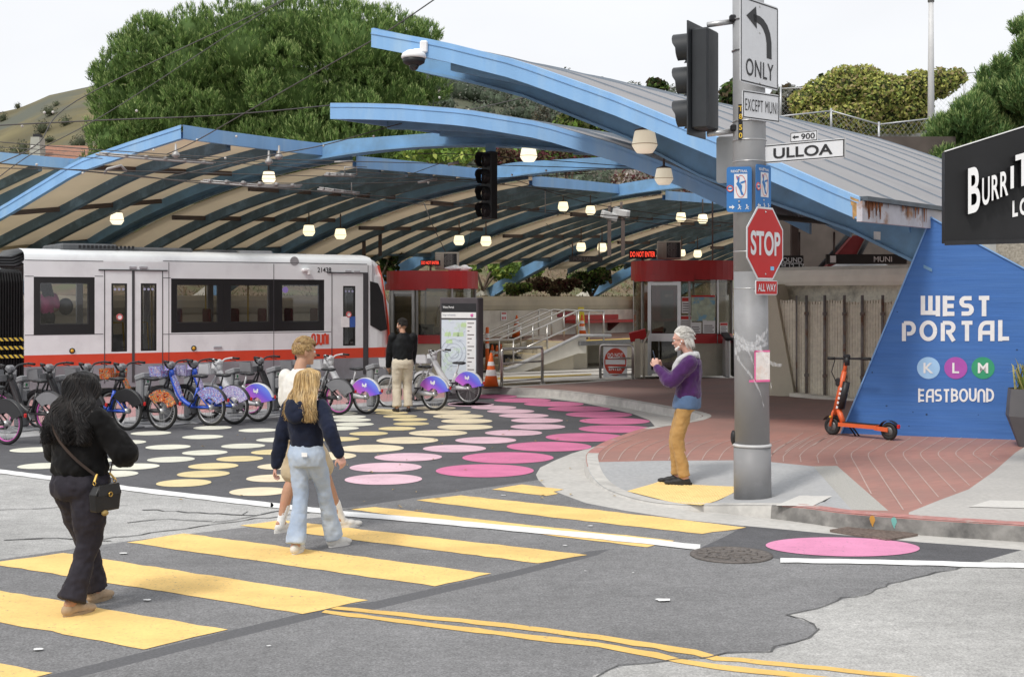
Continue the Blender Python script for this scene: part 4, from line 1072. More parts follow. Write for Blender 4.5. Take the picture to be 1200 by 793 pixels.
spots = [(135, 165, 32), (140, 120, 36), (150, 80, 34), (188, 56, 36), (175, 120, 42), (230, 42, 40), (225, 80, 50), (215, 150, 46), (280, 38, 44), (290, 60, 58), (280, 125, 52), (335, 34, 42), (350, 45, 58), (345, 110, 56), (400, 36, 44), (410, 55, 60), (405, 120, 52), (450, 44, 42), (465, 70, 46), (455, 125, 46), (490, 45, 24), (497, 105, 22), (160, 195, 40), (250, 190, 50), (340, 175, 52), (420, 175, 48), (480, 150, 34), (128, 195, 26), (182, 30, 14), (150, 52, 13), (118, 90, 14), (112, 150, 14), (505, 140, 16)]
random.seed(3)
for px, py, r in spots:
    dx = (px - 305) / 205; dd = math.sqrt(max(0, 1 - dx * dx)) * 6.5
    Yk = Y0 - dd * .75 + random.uniform(-.8, .8)
    lob.append((tuple(P(px, py, Yk)), (pxw(r, Yk), pxw(r, Yk), pxw(r, Yk) * .85)))
for q in range(64):          # smaller clumps bulging out of the dome towards the light
    px, py, r = random.choice(spots[:30]); a = random.uniform(0, 6.3)
    px += r * .75 * math.cos(a); py += r * .6 * math.sin(a) + 8
    dx = (px - 305) / 205; dd = math.sqrt(max(0, 1 - dx * dx)) * 6.5
    Yk = Y0 - dd * .75 - random.uniform(.8, 2.6); r2 = random.uniform(15, 25); lob.append((tuple(P(px, max(py, 14 + r2), Yk)), (pxw(r2, Yk), pxw(r2, Yk), pxw(r2, Yk) * .8)))
for k in range(16): lob.append((tuple(ctr + Vector((random.uniform(-7, 7), random.uniform(1, 6), random.uniform(-2, 5)))), random.uniform(2, 3)))
t = thing('pine_tree', 'huge spreading pine with rounded dark green crown behind the canopy', 'tree', (ctr.x, ctr.y, 5))
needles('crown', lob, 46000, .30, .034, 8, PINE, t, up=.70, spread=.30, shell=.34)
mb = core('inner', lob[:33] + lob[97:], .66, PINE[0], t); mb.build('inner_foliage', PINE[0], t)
mb = MB(); b0 = Vector((ctr.x, ctr.y, 3)); mb.tube([b0, b0 + Vector((.2, 0, 3)), b0 + Vector((0, 0, 7)), b0 + Vector((.5, -.5, 10))], [.7, .55, .45, .25], 10)
for k in range(9):
    a = random.uniform(0, 6.3); s_ = b0 + UZ * random.uniform(3, 7); mb.tube([s_, s_ + Vector((2.5 * math.cos(a), 2.5 * math.sin(a), 1.4)), s_ + Vector((5.5 * math.cos(a), 5 * math.sin(a), 3.4))], [.25, .16, .06], 7)
mb.build('trunk', BARK, t)
lob = []
for px, py, r in [(1092, 180, 18), (1110, 158, 22), (1130, 180, 26), (1140, 138, 24), (1160, 165, 28), (1160, 118, 20), (1180, 135, 26), (1188, 92, 20), (1200, 110, 24), (1205, 60, 18), (1212, 30, 15), (1230, 90, 34), (1225, 150, 34), (1250, 50, 36), (1270, 120, 45), (1195, 175, 30), (1110, 195, 22), (1085, 195, 14), (1150, 200, 28), (1240, 10, 26), (1174, 78, 9), (1193, 35, 8), (1154, 92, 9)]:
    Yk = 37 + random.uniform(-1.2, 1.); lob.append((tuple(P(px, py, Yk)), r * Yk / FP * 1.0))
t = thing('pine_tree', 'bushy pine with upright shoots behind the black shop sign', 'tree', (*P(1235, 300, 37.5).xy, 3))
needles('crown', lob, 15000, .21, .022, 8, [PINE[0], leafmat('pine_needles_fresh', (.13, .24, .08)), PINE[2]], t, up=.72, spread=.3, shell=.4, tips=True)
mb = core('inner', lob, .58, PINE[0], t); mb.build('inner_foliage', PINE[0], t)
mb = MB(); b0 = Vector((*P(1250, 300, 38).xy, 2)); mb.tube([b0, b0 + UZ * 3, b0 + UZ * 8], [.35, .3, .1], 9); mb.build('trunk', BARK, t)
EARTH = mat('bank_earth', (.17, .125, .08), .95, .3, 3, .6, 12, col2=(.125, .13, .06), c2s=.6, c2lo=.45, c2hi=.6)
mb = MB(); na, nd = 46, 16
def bank_z(a, d):
    k = smooth((a - 4) / 14); dd = max(0, min(d, 13 + 13 * k) - 6.2)
    return 2.1 + .42 * dd * (1 - .92 * smooth((-6 - a) / 8)) + .35 * noise.noise((a * .25, d * .3, 1.)) * smooth((d - 5) / 4)
g = [[wo + u2 * a + wn * (.55 + d) + UZ * bank_z(a, d) for d in np.linspace(0, 26, nd)] for a in np.linspace(-34, 62, na)]
for i in range(na - 1):
    for j in range(nd - 1): mb.add([g[i][j], g[i + 1][j], g[i + 1][j + 1], g[i][j + 1]], [(0, 1, 2, 3)], 0, True)
tag(mb.build('bank_terrain', EARTH), kind='structure')
n = 16000; A_ = rng.uniform(-12, 26, n); D_ = rng.uniform(0, 14, n) ** 1.0
pp = np.array([wo + u2 * a + wn * (.55 + d) + UZ * (bank_z(a, d) - .02) for a, d in zip(A_, D_)])
s = unit(rng.normal(size=(n, 3)) * .8 + np.array([0, 0, .8])); side = unit(np.cross(s, rng.normal(size=(n, 3)))) * .03; l = rng.uniform(.08, .3, (n, 1))
V = np.stack([pp - side, pp + side, pp + s * l + side * .2, pp + s * l - side * .2], 1).reshape(-1, 3)
o = mesh_np('bank_grass', V, np.arange(4 * n).reshape(-1, 4), rng.integers(0, 3, n), [leafmat('dry_grass', (.24, .20, .11)), leafmat('olive_grass', (.14, .17, .07)), leafmat('brown_litter', (.17, .11, .06))]); o['kind'] = 'stuff'
LG = lambda a: {'bright': [leafmat('leaf_bright', (.22, .34, .07)), leafmat('leaf_mid', (.13, .21, .05)), leafmat('leaf_yellow', (.36, .42, .10))], 'dark': [leafmat('leaf_dark', (.035, .06, .02)), leafmat('leaf_mid', (.09, .15, .04)), leafmat('leaf_brown', (.12, .09, .05))],
    'plum': [leafmat('leaf_plum', (.12, .035, .04)), leafmat('leaf_brown', (.12, .09, .05)), leafmat('leaf_mid', (.09, .15, .04))], 'brown': [leafmat('leaf_brown', (.12, .09, .05)), leafmat('leaf_plum', (.12, .035, .04)), leafmat('leaf_tan', (.22, .17, .10))],
    'olive': [leafmat('leaf_olive', (.15, .165, .055)), leafmat('leaf_bright', (.14, .22, .05)), leafmat('leaf_dark', (.035, .06, .02))], 'grey': [leafmat('leaf_grey', (.16, .16, .13)), leafmat('leaf_grey_green', (.12, .14, .10)), leafmat('leaf_brown', (.12, .09, .05))],
    'pale': [leafmat('leaf_pale', (.38, .33, .30)), leafmat('leaf_plum', (.12, .035, .04)), leafmat('leaf_brown', (.12, .09, .05))]}[a]
def bush(px, py, Y, wpx, hpx, kind, label, n=1400, ls=.14, name='shrub', cat='shrub', trunk=0., k=9, gz=99.):
    lob = []
    for i in range(k):
        a = random.uniform(-.5, .5); b = random.uniform(-.45, .45) * math.sqrt(max(.1, 1 - (2 * a) ** 2))
        r = random.uniform(.22, .36)
        Yk = Y + random.uniform(-1, 1) * wpx * .3 * Y / FP
        lob.append((tuple(P(px + a * wpx * .75, py + b * hpx * .7, Yk)), (r * wpx * .62 * Y / FP, r * wpx * .6 * Y / FP, r * hpx * 1.05 * Y / FP)))
    bz = P(px, py + hpx * .5, Y)
    t = thing(name, label, cat, bz)
    leaves('crown', lob, n, ls, LG(kind), t, shell=.7)
    mb = MB()
    for i in range(5):
        q = Vector(lob[i % k][0]); mb.tube([Vector((bz.x, bz.y, min(bz.z - .3 - trunk, gz))), bz.lerp(q, .5) + Vector((random.uniform(-.2, .2), 0, 0)), q], [.06 + trunk * .03, .045 + trunk * .015, .015], 6)
    mb.build('trunk' if trunk else 'stem', BARK, t)
bush(566, 309, 53, 84, 46, 'bright', 'bright green shrub on the bank right of the left booth', 5200, .10)
bush(622, 310, 55, 50, 34, 'bright', 'small green shrub on the bank under the arch between the booths', 2600, .10)
bush(650, 333, 52, 60, 22, 'brown', 'low brown shrub on the bank between the feet of two blue arches', 2000, .09)
bush(600, 338, 51, 44, 16, 'olive', 'low olive shrub just right of the blue arch foot on the bank', 1600, .09)
bush(716, 306, 57, 56, 36, 'bright', 'green shrub on the bank left of the red LED sign', 3000, .11)
bush(693, 325, 54, 54, 28, 'dark', 'dark twiggy shrub on the bank behind the bench', 2600, .08)
bush(440, 296, 46, 70, 70, 'dark', 'dark shrub filling the gap behind the tram nose', 1800)
bush(505, 175, 63, 150, 44, 'bright', 'light green leafy tall shrub seen through the gap under the second canopy', 2600, .17, gz=4.5)
bush(583, 180, 66, 60, 40, 'brown', 'brown shrub seen behind the hanging traffic signal', 1300, .14, gz=4.5)
bush(655, 184, 66, 110, 50, 'plum', 'dark red leaved shrub seen under the second canopy, behind the lamp', 2400, .14, gz=4.5)
bush(772, 212, 68, 110, 36, 'pale', 'pale and red flowering shrub under the near canopy arch', 1800, .13, gz=4.5)
bush(77, 280, 60, 60, 34, 'bright', 'green shrub above the tram roof beside the cream house', 1300, .16)
bush(163, 281, 62, 70, 30, 'bright', 'light green shrub above the tram roof, under the tallest arch foot', 1300, .16)
bush(205, 286, 60, 40, 26, 'plum', 'reddish shrub above the middle of the tram roof', 700, .13)
bush(585, 150, 140, 150, 44, 'grey', 'hazy grey-green tree on the far slope under the near canopy beam', 6000, .26, 'tree', 'tree', 1)
bush(640, 140, 125, 40, 50, 'grey', 'round bare grey tree between the two near canopies', 3000, .16, 'tree', 'tree', 1)
bush(690, 148, 95, 80, 46, 'olive', 'yellow-green tree showing between the two near canopies', 2400, .28, 'tree', 'tree', 1)
bush(765, 168, 92, 100, 40, 'olive', 'low yellow-green tree just above the second near canopy roof', 2400, .28, 'tree', 'tree', 1)
bush(855, 112, 150, 34, 34, 'dark', 'dark small tree on the skyline behind the traffic signal', 900, .4, 'tree', 'tree', 1)
bush(770, 102, 160, 30, 20, 'dark', 'dark tree top on the skyline left of the traffic signal', 600, .4, 'tree', 'tree', 1)
bush(925, 120, 150, 50, 44, 'grey', 'grey-green tree on the skyline right of the steel pole', 1200, .45, 'tree', 'tree', 1)
bush(964, 93, 170, 14, 16, 'dark', 'tiny dark tree top above the left end of the ivy', 300, .35, 'tree', 'tree', 1)
lob = []
for px, py, rx, rz in [(945, 120, 22, 16), (965, 112, 26, 22), (990, 105, 30, 28), (1010, 100, 28, 24), (1030, 110, 30, 26), (1050, 112, 26, 24), (1075, 104, 26, 22), (1100, 98, 22, 18), (1118, 92, 14, 12), (960, 135, 30, 14), (1000, 135, 34, 18), (1040, 135, 34, 16), (1070, 128, 24, 18), (1020, 150, 30, 8), (1060, 150, 26, 7), (985, 150, 26, 8)]:
    Yk = 56 + random.uniform(-.5, .5); lob.append((tuple(P(px, py, Yk)), (rx * Yk / FP, .9, rz * Yk / FP)))
t = thing('ivy_hedge', 'yellow-green ivy mound smothering a fence above the near canopy roof', 'ivy', P(1020, 160, 56))
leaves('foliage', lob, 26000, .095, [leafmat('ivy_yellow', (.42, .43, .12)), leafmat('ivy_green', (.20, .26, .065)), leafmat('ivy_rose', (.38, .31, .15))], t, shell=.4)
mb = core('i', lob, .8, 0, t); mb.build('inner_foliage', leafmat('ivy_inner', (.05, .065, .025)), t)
GALV = mat('galvanised_steel', (.45, .46, .47), .45, .12, 8, .05, 60, metal=.6)
def wirefence(name, label, pts, Y, top, bot, rail=.03, wires=True):
    t = thing(name, label, 'fence', P(pts[0], bot[0], Y))
    tops = [P(x, y, Y) for x, y in zip(pts, top)]; bots = [P(x, y, Y) for x, y in zip(pts, bot)]
    for a, b in zip(tops, bots):
        mb = MB(); mb.tube([a + UZ * .1, b], .045, 7); mb.build('post', GALV, t)
    mb = MB()
    for a, b in zip(tops, tops[1:]): mb.tube([a, b], rail, 6)
    for a, b in zip(bots, bots[1:]): mb.tube([a + UZ * .1, b + UZ * .1], rail * .8, 6)
    mb.build('rail', GALV, t)
    mb = MB()
    for a, b, c_, d_ in zip(tops, tops[1:], bots, bots[1:]):
        W_ = (b - a).length; H_ = (a - c_).length; st = .20; k = -H_
        while k < W_:
            for sgn in (1, -1):
                u0, u1 = max(k, 0), min(k + H_, W_)
                if u1 - u0 < .05: continue
                h0, h1 = (u0 - k) / H_, (u1 - k) / H_
                if sgn < 0: h0, h1 = 1 - h0, 1 - h1
                p_ = c_.lerp(d_, u0 / W_).lerp(a.lerp(b, u0 / W_), h0); q_ = c_.lerp(d_, u1 / W_).lerp(a.lerp(b, u1 / W_), h1)
                mb.beam(p_, q_, .005, .005)
            k += st
    mb.build('wire_mesh', GALV, t)
wirefence('chain_link_fence', 'chain-link fence along the top of the near canopy roof, below the ivy', [900, 974, 1030, 1100], 50, [138, 130, 146, 138], [165, 160, 178, 190])
wirefence('chain_link_fence', 'taller rusty chain-link fence the ivy grows over, beside the light pole', [915, 1077, 1130, 1200], 58, [104, 98, 86, 80], [150, 150, 150, 150])
mb = MB(); a, b = P(905, 156, 57), P(1230, 156, 57); mb.prism([a, b, b - UZ * 6, a - UZ * 6], (0, .6, 0))
tag(mb.build('retaining_wall', mat('grey_wall', (.42, .42, .40), .9, .15, 2, .1, 30)), 'grey concrete wall under the ivy fence', 'wall')
t = thing('light_pole', 'tall thin pale light pole standing by the ivy fence', 'light pole', P(1091, 150, 54))
mb = MB(); mb.tube([P(1091, 165, 54), P(1091, 60, 54), P(1091, -2, 54)], [.15, .12, .1], 10); mb.build('pole', mat('pole_white', (.6, .6, .6), .5, .05, 4), t)
mb = MB(); c = P(1091, -3, 54); mb.box(c + UZ * .1, (.8, .3, .14)); mb.tube([c - UZ * .2, c + UZ * .2], .14, 8); mb.build('lamp_head', mat('lamp_grey', (.25, .25, .25), .5), t)
def ridge(px): return interp(px, [(-500, 250), (-250, 200), (0, 142), (60, 118), (108, 106), (180, 96), (300, 92), (430, 92), (500, 98), (620, 114), (720, 124), (800, 130), (900, 140), (1000, 150), (1100, 165), (1300, 190), (1700, 230)])
mb = MB(); ni, nj = 120, 26; g = []
for i in range(ni + 1):
    px = -500 + 2200 * i / ni; row = []
    zr = CH + (HZ - ridge(px)) * 260 / FP
    for j in range(nj + 1):
        f = j / nj; Y = lerp(84, 330, f); X = (px - 600) / FP * lerp(90, 320, f)
        h = zr * smooth((Y - 80) / 180) * (1 if Y < 260 else 1 - .25 * smooth((Y - 260) / 80))
        h += (1.6 * noise.noise((X * .04, Y * .04, 0)) + .7 * noise.noise((X * .15, Y * .15, 3))) * smooth((Y - 85) / 40) * (0 if abs(Y - 260) < 1 else 1)
        row.append((X, Y, h - .2))
    g.append(row)
for i in range(ni):
    for j in range(nj): mb.add([g[i][j], g[i + 1][j], g[i + 1][j + 1], g[i][j + 1]], [(0, 1, 2, 3)], 1 if -500 + 2200 * i / ni > 330 else 0, True)
HILL = mat('dry_hill', (.135, .115, .055), .95, .3, .12, .4, 2, col2=(.095, .10, .075), c2s=.035, c2lo=.44, c2hi=.58)
tag(mb.build('hill_terrain', [HILL, mat('wooded_hill', (.085, .095, .06), .95, .3, .3, .4, 2, col2=(.11, .105, .07), c2s=.06)]), kind='structure')
def hill_scatter(name, box_, n, size, mats, kind, big=1.):
    lob = []
    for i in range(n):
        px = random.uniform(box_[0], box_[1]); f = random.uniform(box_[2], box_[3])
        ii = (px + 500) / 2200 * ni; jj = f * nj
        a = Vector(g[int(ii)][int(jj)]).lerp(Vector(g[min(int(ii) + 1, ni)][int(jj)]), ii - int(ii))
        r = random.uniform(1.2, 3.2) * big; lob.append((tuple(a + UZ * r * .5), (r, r, r * random.uniform(.7, 1.5))))
    mb = core('i', lob, .55, 0, None); o = mb.build(name + '_mass', mats[1], clean=False); o['kind'] = 'stuff'
    return leaves(name, lob, n * 200, size, mats, None, shell=.5, kind=kind)
hill_scatter('hill_scrub', (-60, 130, .2, .62), 55, .13, [leafmat('scrub_grey', (.11, .12, .085)), leafmat('scrub_green', (.10, .115, .065)), leafmat('scrub_brown', (.13, .12, .075))], 'stuff', .42)
hill_scatter('far_forest', (430, 840, .05, .66), 700, .24, [leafmat('forest_haze_grey', (.14, .155, .125)), leafmat('forest_haze_green', (.10, .13, .085)), leafmat('forest_haze_brown', (.17, .155, .125))], 'stuff', .8)  # distance haze put into the leaf colours, paler and greyer
hill_scatter('far_woods', (840, 1250, .1, .66), 200, .26, [leafmat('forest_haze_grey', (.14, .155, .125)), leafmat('forest_haze_green', (.10, .13, .085))], 'stuff', .85)
def house(label, x0, x1, yt, yb, Y, depth, wall, win=(), roof=None, cat='house'):
    a = P(x0, yb, Y); b = P(x1, yb, Y); z1_ = P(x0, yt, Y).z; z0_ = a.z
    t = thing('house', label, cat, ((a.x + b.x) / 2, Y, z0_))
    mb = MB(); mb.box(((a.x + b.x) / 2, Y + depth / 2, (z0_ + z1_) / 2 - 1), (b.x - a.x, depth, z1_ - z0_ + 2)); mb.build('wall', wall, t)
    for (wx0, wx1, wy0, wy1) in win:
        p, q = P(wx0, wy1, Y), P(wx1, wy0, Y)
        mb = MB(); mb.box(((p.x + q.x) / 2, Y - .02, (p.z + q.z) / 2), (q.x - p.x + .15, .06, q.z - p.z + .15)); f = mb.build('window', WHT, t)
        mb = MB(); mb.box(((p.x + q.x) / 2, Y - .055, (p.z + q.z) / 2), (q.x - p.x, .02, q.z - p.z)); mb.build('pane', mat('pane_dark', (.05, .055, .06), .1), f)
    return t
CREAM = mat('cream_stucco', (.62, .57, .47), .9, .05, 3, .1, 30)
t = house('cream stucco house behind the tram roof at the left edge', -60, 51, 255, 330, 64, 8, CREAM)
mb = MB(); mb.tube([P(33, 330, 63.9), P(33, 250, 63.9)], .12, 8); mb.build('drainpipe', mat('pipe_brown', (.25, .17, .13), .6), t)
house('pale grey house with small windows glimpsed above the tram roof', 116, 160, 262, 330, 68, 7, mat('grey_stucco', (.5, .5, .48), .9), [(122, 126, 280, 287), (128, 132, 280, 287), (134, 138, 280, 287)])
Yh = 84; t = thing('house', 'house with red-brown tiled roof and grey chimney below the dry hill', 'house', P(70, 200, Yh))
mb = MB(); a, b = P(45, 230, Yh), P(140, 230, Yh); mb.box(((a.x + b.x) / 2, Yh + 4, P(0, 215, Yh).z - 1), (b.x - a.x, 8, 4)); mb.build('wall', CREAM, t)
ROOFT = mat('roof_tile', (.30, .15, .10), .9, .25, 8, .4, 20, col2=(.2, .13, .1), c2s=2)
mb = MB(); e0, e1 = P(47, 190, Yh - .5), P(150, 190, Yh - .5); r0, r1 = P(46, 170, Yh + 3), P(150, 172, Yh + 3); mb.prism([e0, e1, r1, r0], (0, 0, -.2)); mb.build('roof', ROOFT, t)
mb = MB(); c = P(40, 172, Yh + 1); mb.prism([P(33.5, 190, Yh), P(47.5, 190, Yh), P(46, 160.5, Yh), P(36, 160.5, Yh)], (0, 1.0, 0)); ch_ = mb.build('chimney', mat('chimney_grey', (.42, .42, .37), .9, .08, 3), t)
mb = MB(); mb.box(P(41, 158.5, Yh) + Vector((0, .5, 0)), (.42, .6, .22)); mb.build('chimney_pot', BLK, ch_)
TS = Vector((.8387, .5446, 0)); TNf = Vector((-.5446, .8387, 0))      # along the car, and across it to the far side
T0 = Vector((-3.37, 32.0, 0)); TW = 2.65
def TP(px, py): t_, z = onp(px, py, T0, TS); return t_, z
def Tw(s, z, d=0.): return T0 + TS * s + TNf * d + UZ * z
TWH = mat('tram_silver_white', (.755, .78, .79), .4, .03, 2, .0, 40, col2=(.66, .675, .69), c2s=.7, spec=.5)
TRED = mat('tram_red', (.62, .06, .025), .35, .04, 4, spec=.5)
TGR = mat('tram_skirt_grey', (.26, .265, .29), .45, .06, 3, .0, 40, col2=(.2, .2, .215), c2s=1)
TBK = mat('tram_black', (.012, .012, .013), .3, .1, 5, spec=.5)
TGL = glassmat('tram_glass', (.74, .74, .74), .06)
TRF = mat('tram_roof_gear', (.09, .095, .10), .6, .2, 4)
t = tram = thing('tram', 'long silver light rail car with red stripe and dark windows under the canopy', 'tram', Tw(-4, 0, 1.3))
def side(name, s0, s1, z0, z1, holes, m, d=0., th=.06):
    ss = sorted({s0, s1, *[h[0] for h in holes], *[h[1] for h in holes]}); zz = sorted({z0, z1, *[h[2] for h in holes], *[h[3] for h in holes]})
    mb = MB()
    for a, b in zip(ss, ss[1:]):
        for c, e in zip(zz, zz[1:]):
            cm, zm = (a + b) / 2, (c + e) / 2
            if any(h[0] < cm < h[1] and h[2] < zm < h[3] for h in holes): continue
            mb.prism([Tw(a, c, d), Tw(b, c, d), Tw(b, e, d), Tw(a, e, d)], TNf * th)
    return mb.build(name, m, t)
sR = TP(28.5, 400)[0]; sF = TP(450, 400)[0]; sN = TP(436, 340)[0]
zr0, zr1 = TP(75, 428.6)[1], TP(75, 415.4)[1]       # red band
zsk = .2
def rect(x0, x1, y0, y1):
    a = TP(x0, (y0 + y1) / 2)[0]; b = TP(x1, (y0 + y1) / 2)[0]; xm = (x0 + x1) / 2
    return [a, b, TP(xm, y1)[1], TP(xm, y0)[1]]
w_a = rect(39.5, 111, 324.5, 392); w_b = rect(200.5, 262, 326.5, 389.5); w_c = rect(264, 322, 327, 389); w_d = rect(324.5, 380, 327.5, 388)
d_a = rect(130.5, 149, 332, 412); d_b = rect(165, 183.5, 332, 411); d_c = rect(402, 416.5, 335, 405)
for h in (w_b, w_c, w_d): h[2], h[3] = w_b[2], w_b[3]
zsh = TP(75, 305.5)[1]; ztop = TP(75, 293)[1]
side('side_panel', sR, sN, zr1, zsh, [w_a, w_b, w_c, w_d, d_a, d_b, d_c], TWH)
side('red_stripe', sR, sF + .02, zr0, zr1, [], TRED)
side('skirt', sR, sF + .05, zsk, zr0, [], TGR)
hol = [[sR + .3 + k * 1.6, sR + 1.75 + k * 1.6, 1.3, 2.6] for k in range(5)]
side('far_side_panel', sR, sN, zsk, zsh, hol, TWH, TW - .06)
mb = MB()
def roofprof(s, sc_=1.): return [Tw(s, zsh, 0), Tw(s, zsh + .12, .02), Tw(s, zsh + (ztop - zsh) * .8, .1), Tw(s, ztop, .28), Tw(s, ztop + .04, .6), Tw(s, ztop + .04, TW - .6), Tw(s, ztop, TW - .28), Tw(s, zsh + (ztop - zsh) * .8, TW - .1), Tw(s, zsh, TW)]
a, b = roofprof(sR), roofprof(sN)
n = len(a)
mb.add(a + b, [(i, i + 1, n + i + 1, n + i) for i in range(n - 1)], 0, True); mb.build('roof', TWH, t)
mb = MB(); mb.prism([Tw(sR, .86, .07), Tw(sN, .86, .07), Tw(sN, .86, TW - .07), Tw(sR, .86, TW - .07)], UZ * .05); mb.build('cabin_floor', mat('cabin_floor', (.12, .12, .13), .7), t)
mb = MB(); mb.prism([Tw(sR, zsh - .06, .07), Tw(sN, zsh - .06, .07), Tw(sN, zsh - .06, TW - .07), Tw(sR, zsh - .06, TW - .07)], UZ * .04); mb.build('cabin_ceiling', mat('cabin_ceiling', (.6, .6, .62), .6), t)
mb = MB()
def ring(s, k, zt_):
    """one rounded cross-section of the nose; k narrows it"""
    c = TW / 2; hw = TW / 2 * k
    return [Tw(s, zsk + .05, c - hw * .96), Tw(s, zr0, c - hw), Tw(s, zr1, c - hw), Tw(s, 2.0, c - hw * .995), Tw(s, min(2.7, zt_ - .25), c - hw * .97), Tw(s, zt_ - .08, c - hw * .86), Tw(s, zt_, c - hw * .6), Tw(s, zt_ + .02, c), Tw(s, zt_, c + hw * .6), Tw(s, zt_ - .08, c + hw * .86), Tw(s, min(2.7, zt_ - .25), c + hw * .97), Tw(s, 2.0, c + hw), Tw(s, zr1, c + hw), Tw(s, zr0, c + hw), Tw(s, zsk + .05, c + hw * .96)]
rs = [ring(sN, 1, ztop + .02), ring(sN + .14, 1, ztop - .03), ring(sN + .28, .985, ztop - .14), ring(sN + .40, .95, ztop - .38)]
rs.append([Tw((p - T0).dot(TS) + (.10 if p.z < 2.1 else 0), p.z, (p - T0).dot(TNf)) for p in ring(sN + .47, .86, ztop - .75)])
n = len(rs[0])
for a, b in zip(rs, rs[1:]):
    vs = a + b
    mats_ = [2, 1, 0, 0, 0, 0, 0, 0, 0, 0, 0, 0, 1, 2]
    for i in range(n - 1): mb.add([a[i], b[i], b[i + 1], a[i + 1]], [(0, 1, 2, 3)], mats_[i], False)
mb.add(rs[-1], [tuple(range(n))], 3)
mb.build('nose', [TWH, TRED, TGR, TBK], t)
cw = [TP(433.5, 329.5), TP(443, 332), TP(448.5, 346), TP(453.5, 386), TP(446, 388), TP(433.8, 381)]
mb = MB(); mb.prism([Tw(s, z, -.012) for s, z in cw], TNf * .02); mb.build('cab_window', TBK, t)
mb = MB()
ed = [TP(444.5, 311), TP(448, 325), TP(452, 350), TP(455, 372), TP(456.5, 390), TP(456.5, 404)]
for (s0, z0), (s1, z1_) in zip(ed, ed[1:]): mb.prism([Tw(s0, z0, .0), Tw(s0 + .07, z0, .12), Tw(s1 + .07, z1_, .12), Tw(s1, z1_, .0)], TNf * .12)
mb.build('red_edge', TRED, t)
mb = MB()
for p_, q_ in ((w_b, w_c), (w_c, w_d)): mb.prism([Tw(p_[1] - .005, p_[2], -.004), Tw(q_[0] + .005, p_[2], -.004), Tw(q_[0] + .005, p_[3], -.004), Tw(p_[1] - .005, p_[3], -.004)], TNf * .02)
mb.build('window_band', TBK, t)
INF = mat('window_inner_frame', (.16, .16, .17), .4, .1, 5)
for h, nm in ((w_a, 0), (w_b, 1), (w_c, 1), (w_d, 1)):
    s0, s1, z0, z1_ = h
    mb = MB(); bw = .13
    for q in ([s0, s1, z0, z0 + bw * 1.7], [s0, s1, z1_ - bw, z1_], [s0, s0 + bw, z0 + bw * 1.7, z1_ - bw], [s1 - bw, s1, z0 + bw * 1.7, z1_ - bw]):
        mb.prism([Tw(q[0], q[2], .004), Tw(q[1], q[2], .004), Tw(q[1], q[3], .004), Tw(q[0], q[3], .004)], TNf * .03)
    f = mb.build('window', TBK, t)
    mb = MB(); mb.prism([Tw(s0 + bw, z0 + bw * 1.7, .02), Tw(s1 - bw, z0 + bw * 1.7, .02), Tw(s1 - bw, z1_ - bw, .02), Tw(s0 + bw, z1_ - bw, .02)], TNf * .006); mb.build('pane', TGL, f)
    mb = MB(); e = .02
    a0, a1, c0_, c1_ = s0 + bw, s1 - bw, z0 + bw * 1.7, z1_ - bw
    for q in ([a0, a1, c0_, c0_ + e], [a0, a1, c1_ - e, c1_], [a0, a0 + e, c0_, c1_], [a1 - e, a1, c0_, c1_]):
        mb.prism([Tw(q[0], q[2], .03), Tw(q[1], q[2], .03), Tw(q[1], q[3], .03), Tw(q[0], q[3], .03)], TNf * .02)
    mb.build('inner_frame', INF, f)
LINE = mat('tram_seam', (.06, .06, .065), .5)
def door(x0, x1, yt, yb, glasses, mid=None, bar=None):
    s0, s1 = TP(x0, 380)[0], TP(x1, 380)[0]; zt_ = TP((x0 + x1) / 2, yt)[1]
    mb = MB()
    for s in (s0, s1): mb.prism([Tw(s, .3, -.006), Tw(s + .018, .3, -.006), Tw(s + .018, zt_, -.006), Tw(s, zt_, -.006)], TNf * .008)
    mb.prism([Tw(s0 - .12, zt_, -.02), Tw(s1 + .12, zt_, -.02), Tw(s1 + .12, zt_ + .03, -.02), Tw(s0 - .12, zt_ + .03, -.02)], TNf * .02)
    if mid: s = TP(mid, 380)[0]; mb.prism([Tw(s - .03, .3, -.008), Tw(s + .03, .3, -.008), Tw(s + .03, zt_, -.008), Tw(s - .03, zt_, -.008)], TNf * .01)
    if bar: s = TP(bar, 380)[0]; mb.prism([Tw(s - .05, .3, -.02), Tw(s + .05, .3, -.02), Tw(s + .05, zt_, -.02), Tw(s - .05, zt_, -.02)], TNf * .02)
    d = mb.build('door', LINE, t)
    for h in glasses:
        a0, a1, c0_, c1_ = h; e = .04
        mb = MB()
        for q in ([a0, a1, c0_, c0_ + e], [a0, a1, c1_ - e, c1_], [a0, a0 + e, c0_ + e, c1_ - e], [a1 - e, a1, c0_ + e, c1_ - e]):
            mb.prism([Tw(q[0], q[2], .004), Tw(q[1], q[2], .004), Tw(q[1], q[3], .004), Tw(q[0], q[3], .004)], TNf * .03)
        mb.build('window_frame', TBK, d)
        mb = MB(); mb.prism([Tw(a0 + e, c0_ + e, .02), Tw(a1 - e, c0_ + e, .02), Tw(a1 - e, c1_ - e, .02), Tw(a0 + e, c1_ - e, .02)], TNf * .006); mb.build('window_pane', TGL, d)
        for k in range(3): mb = MB(); mb.disc(Tw((a0 + a1) / 2 + (k - 1) * .09, c1_ - .13, .012), .03, TS, UZ, 10); mb.build('sticker', mat('sticker_lilac', (.35, .36, .5), .5), d)
    return d
door(122, 190, 317.5, 464, [d_a, d_b], mid=156.2)
dd = door(388.5, 425.5, 320.5, 470, [d_c], bar=428.5)
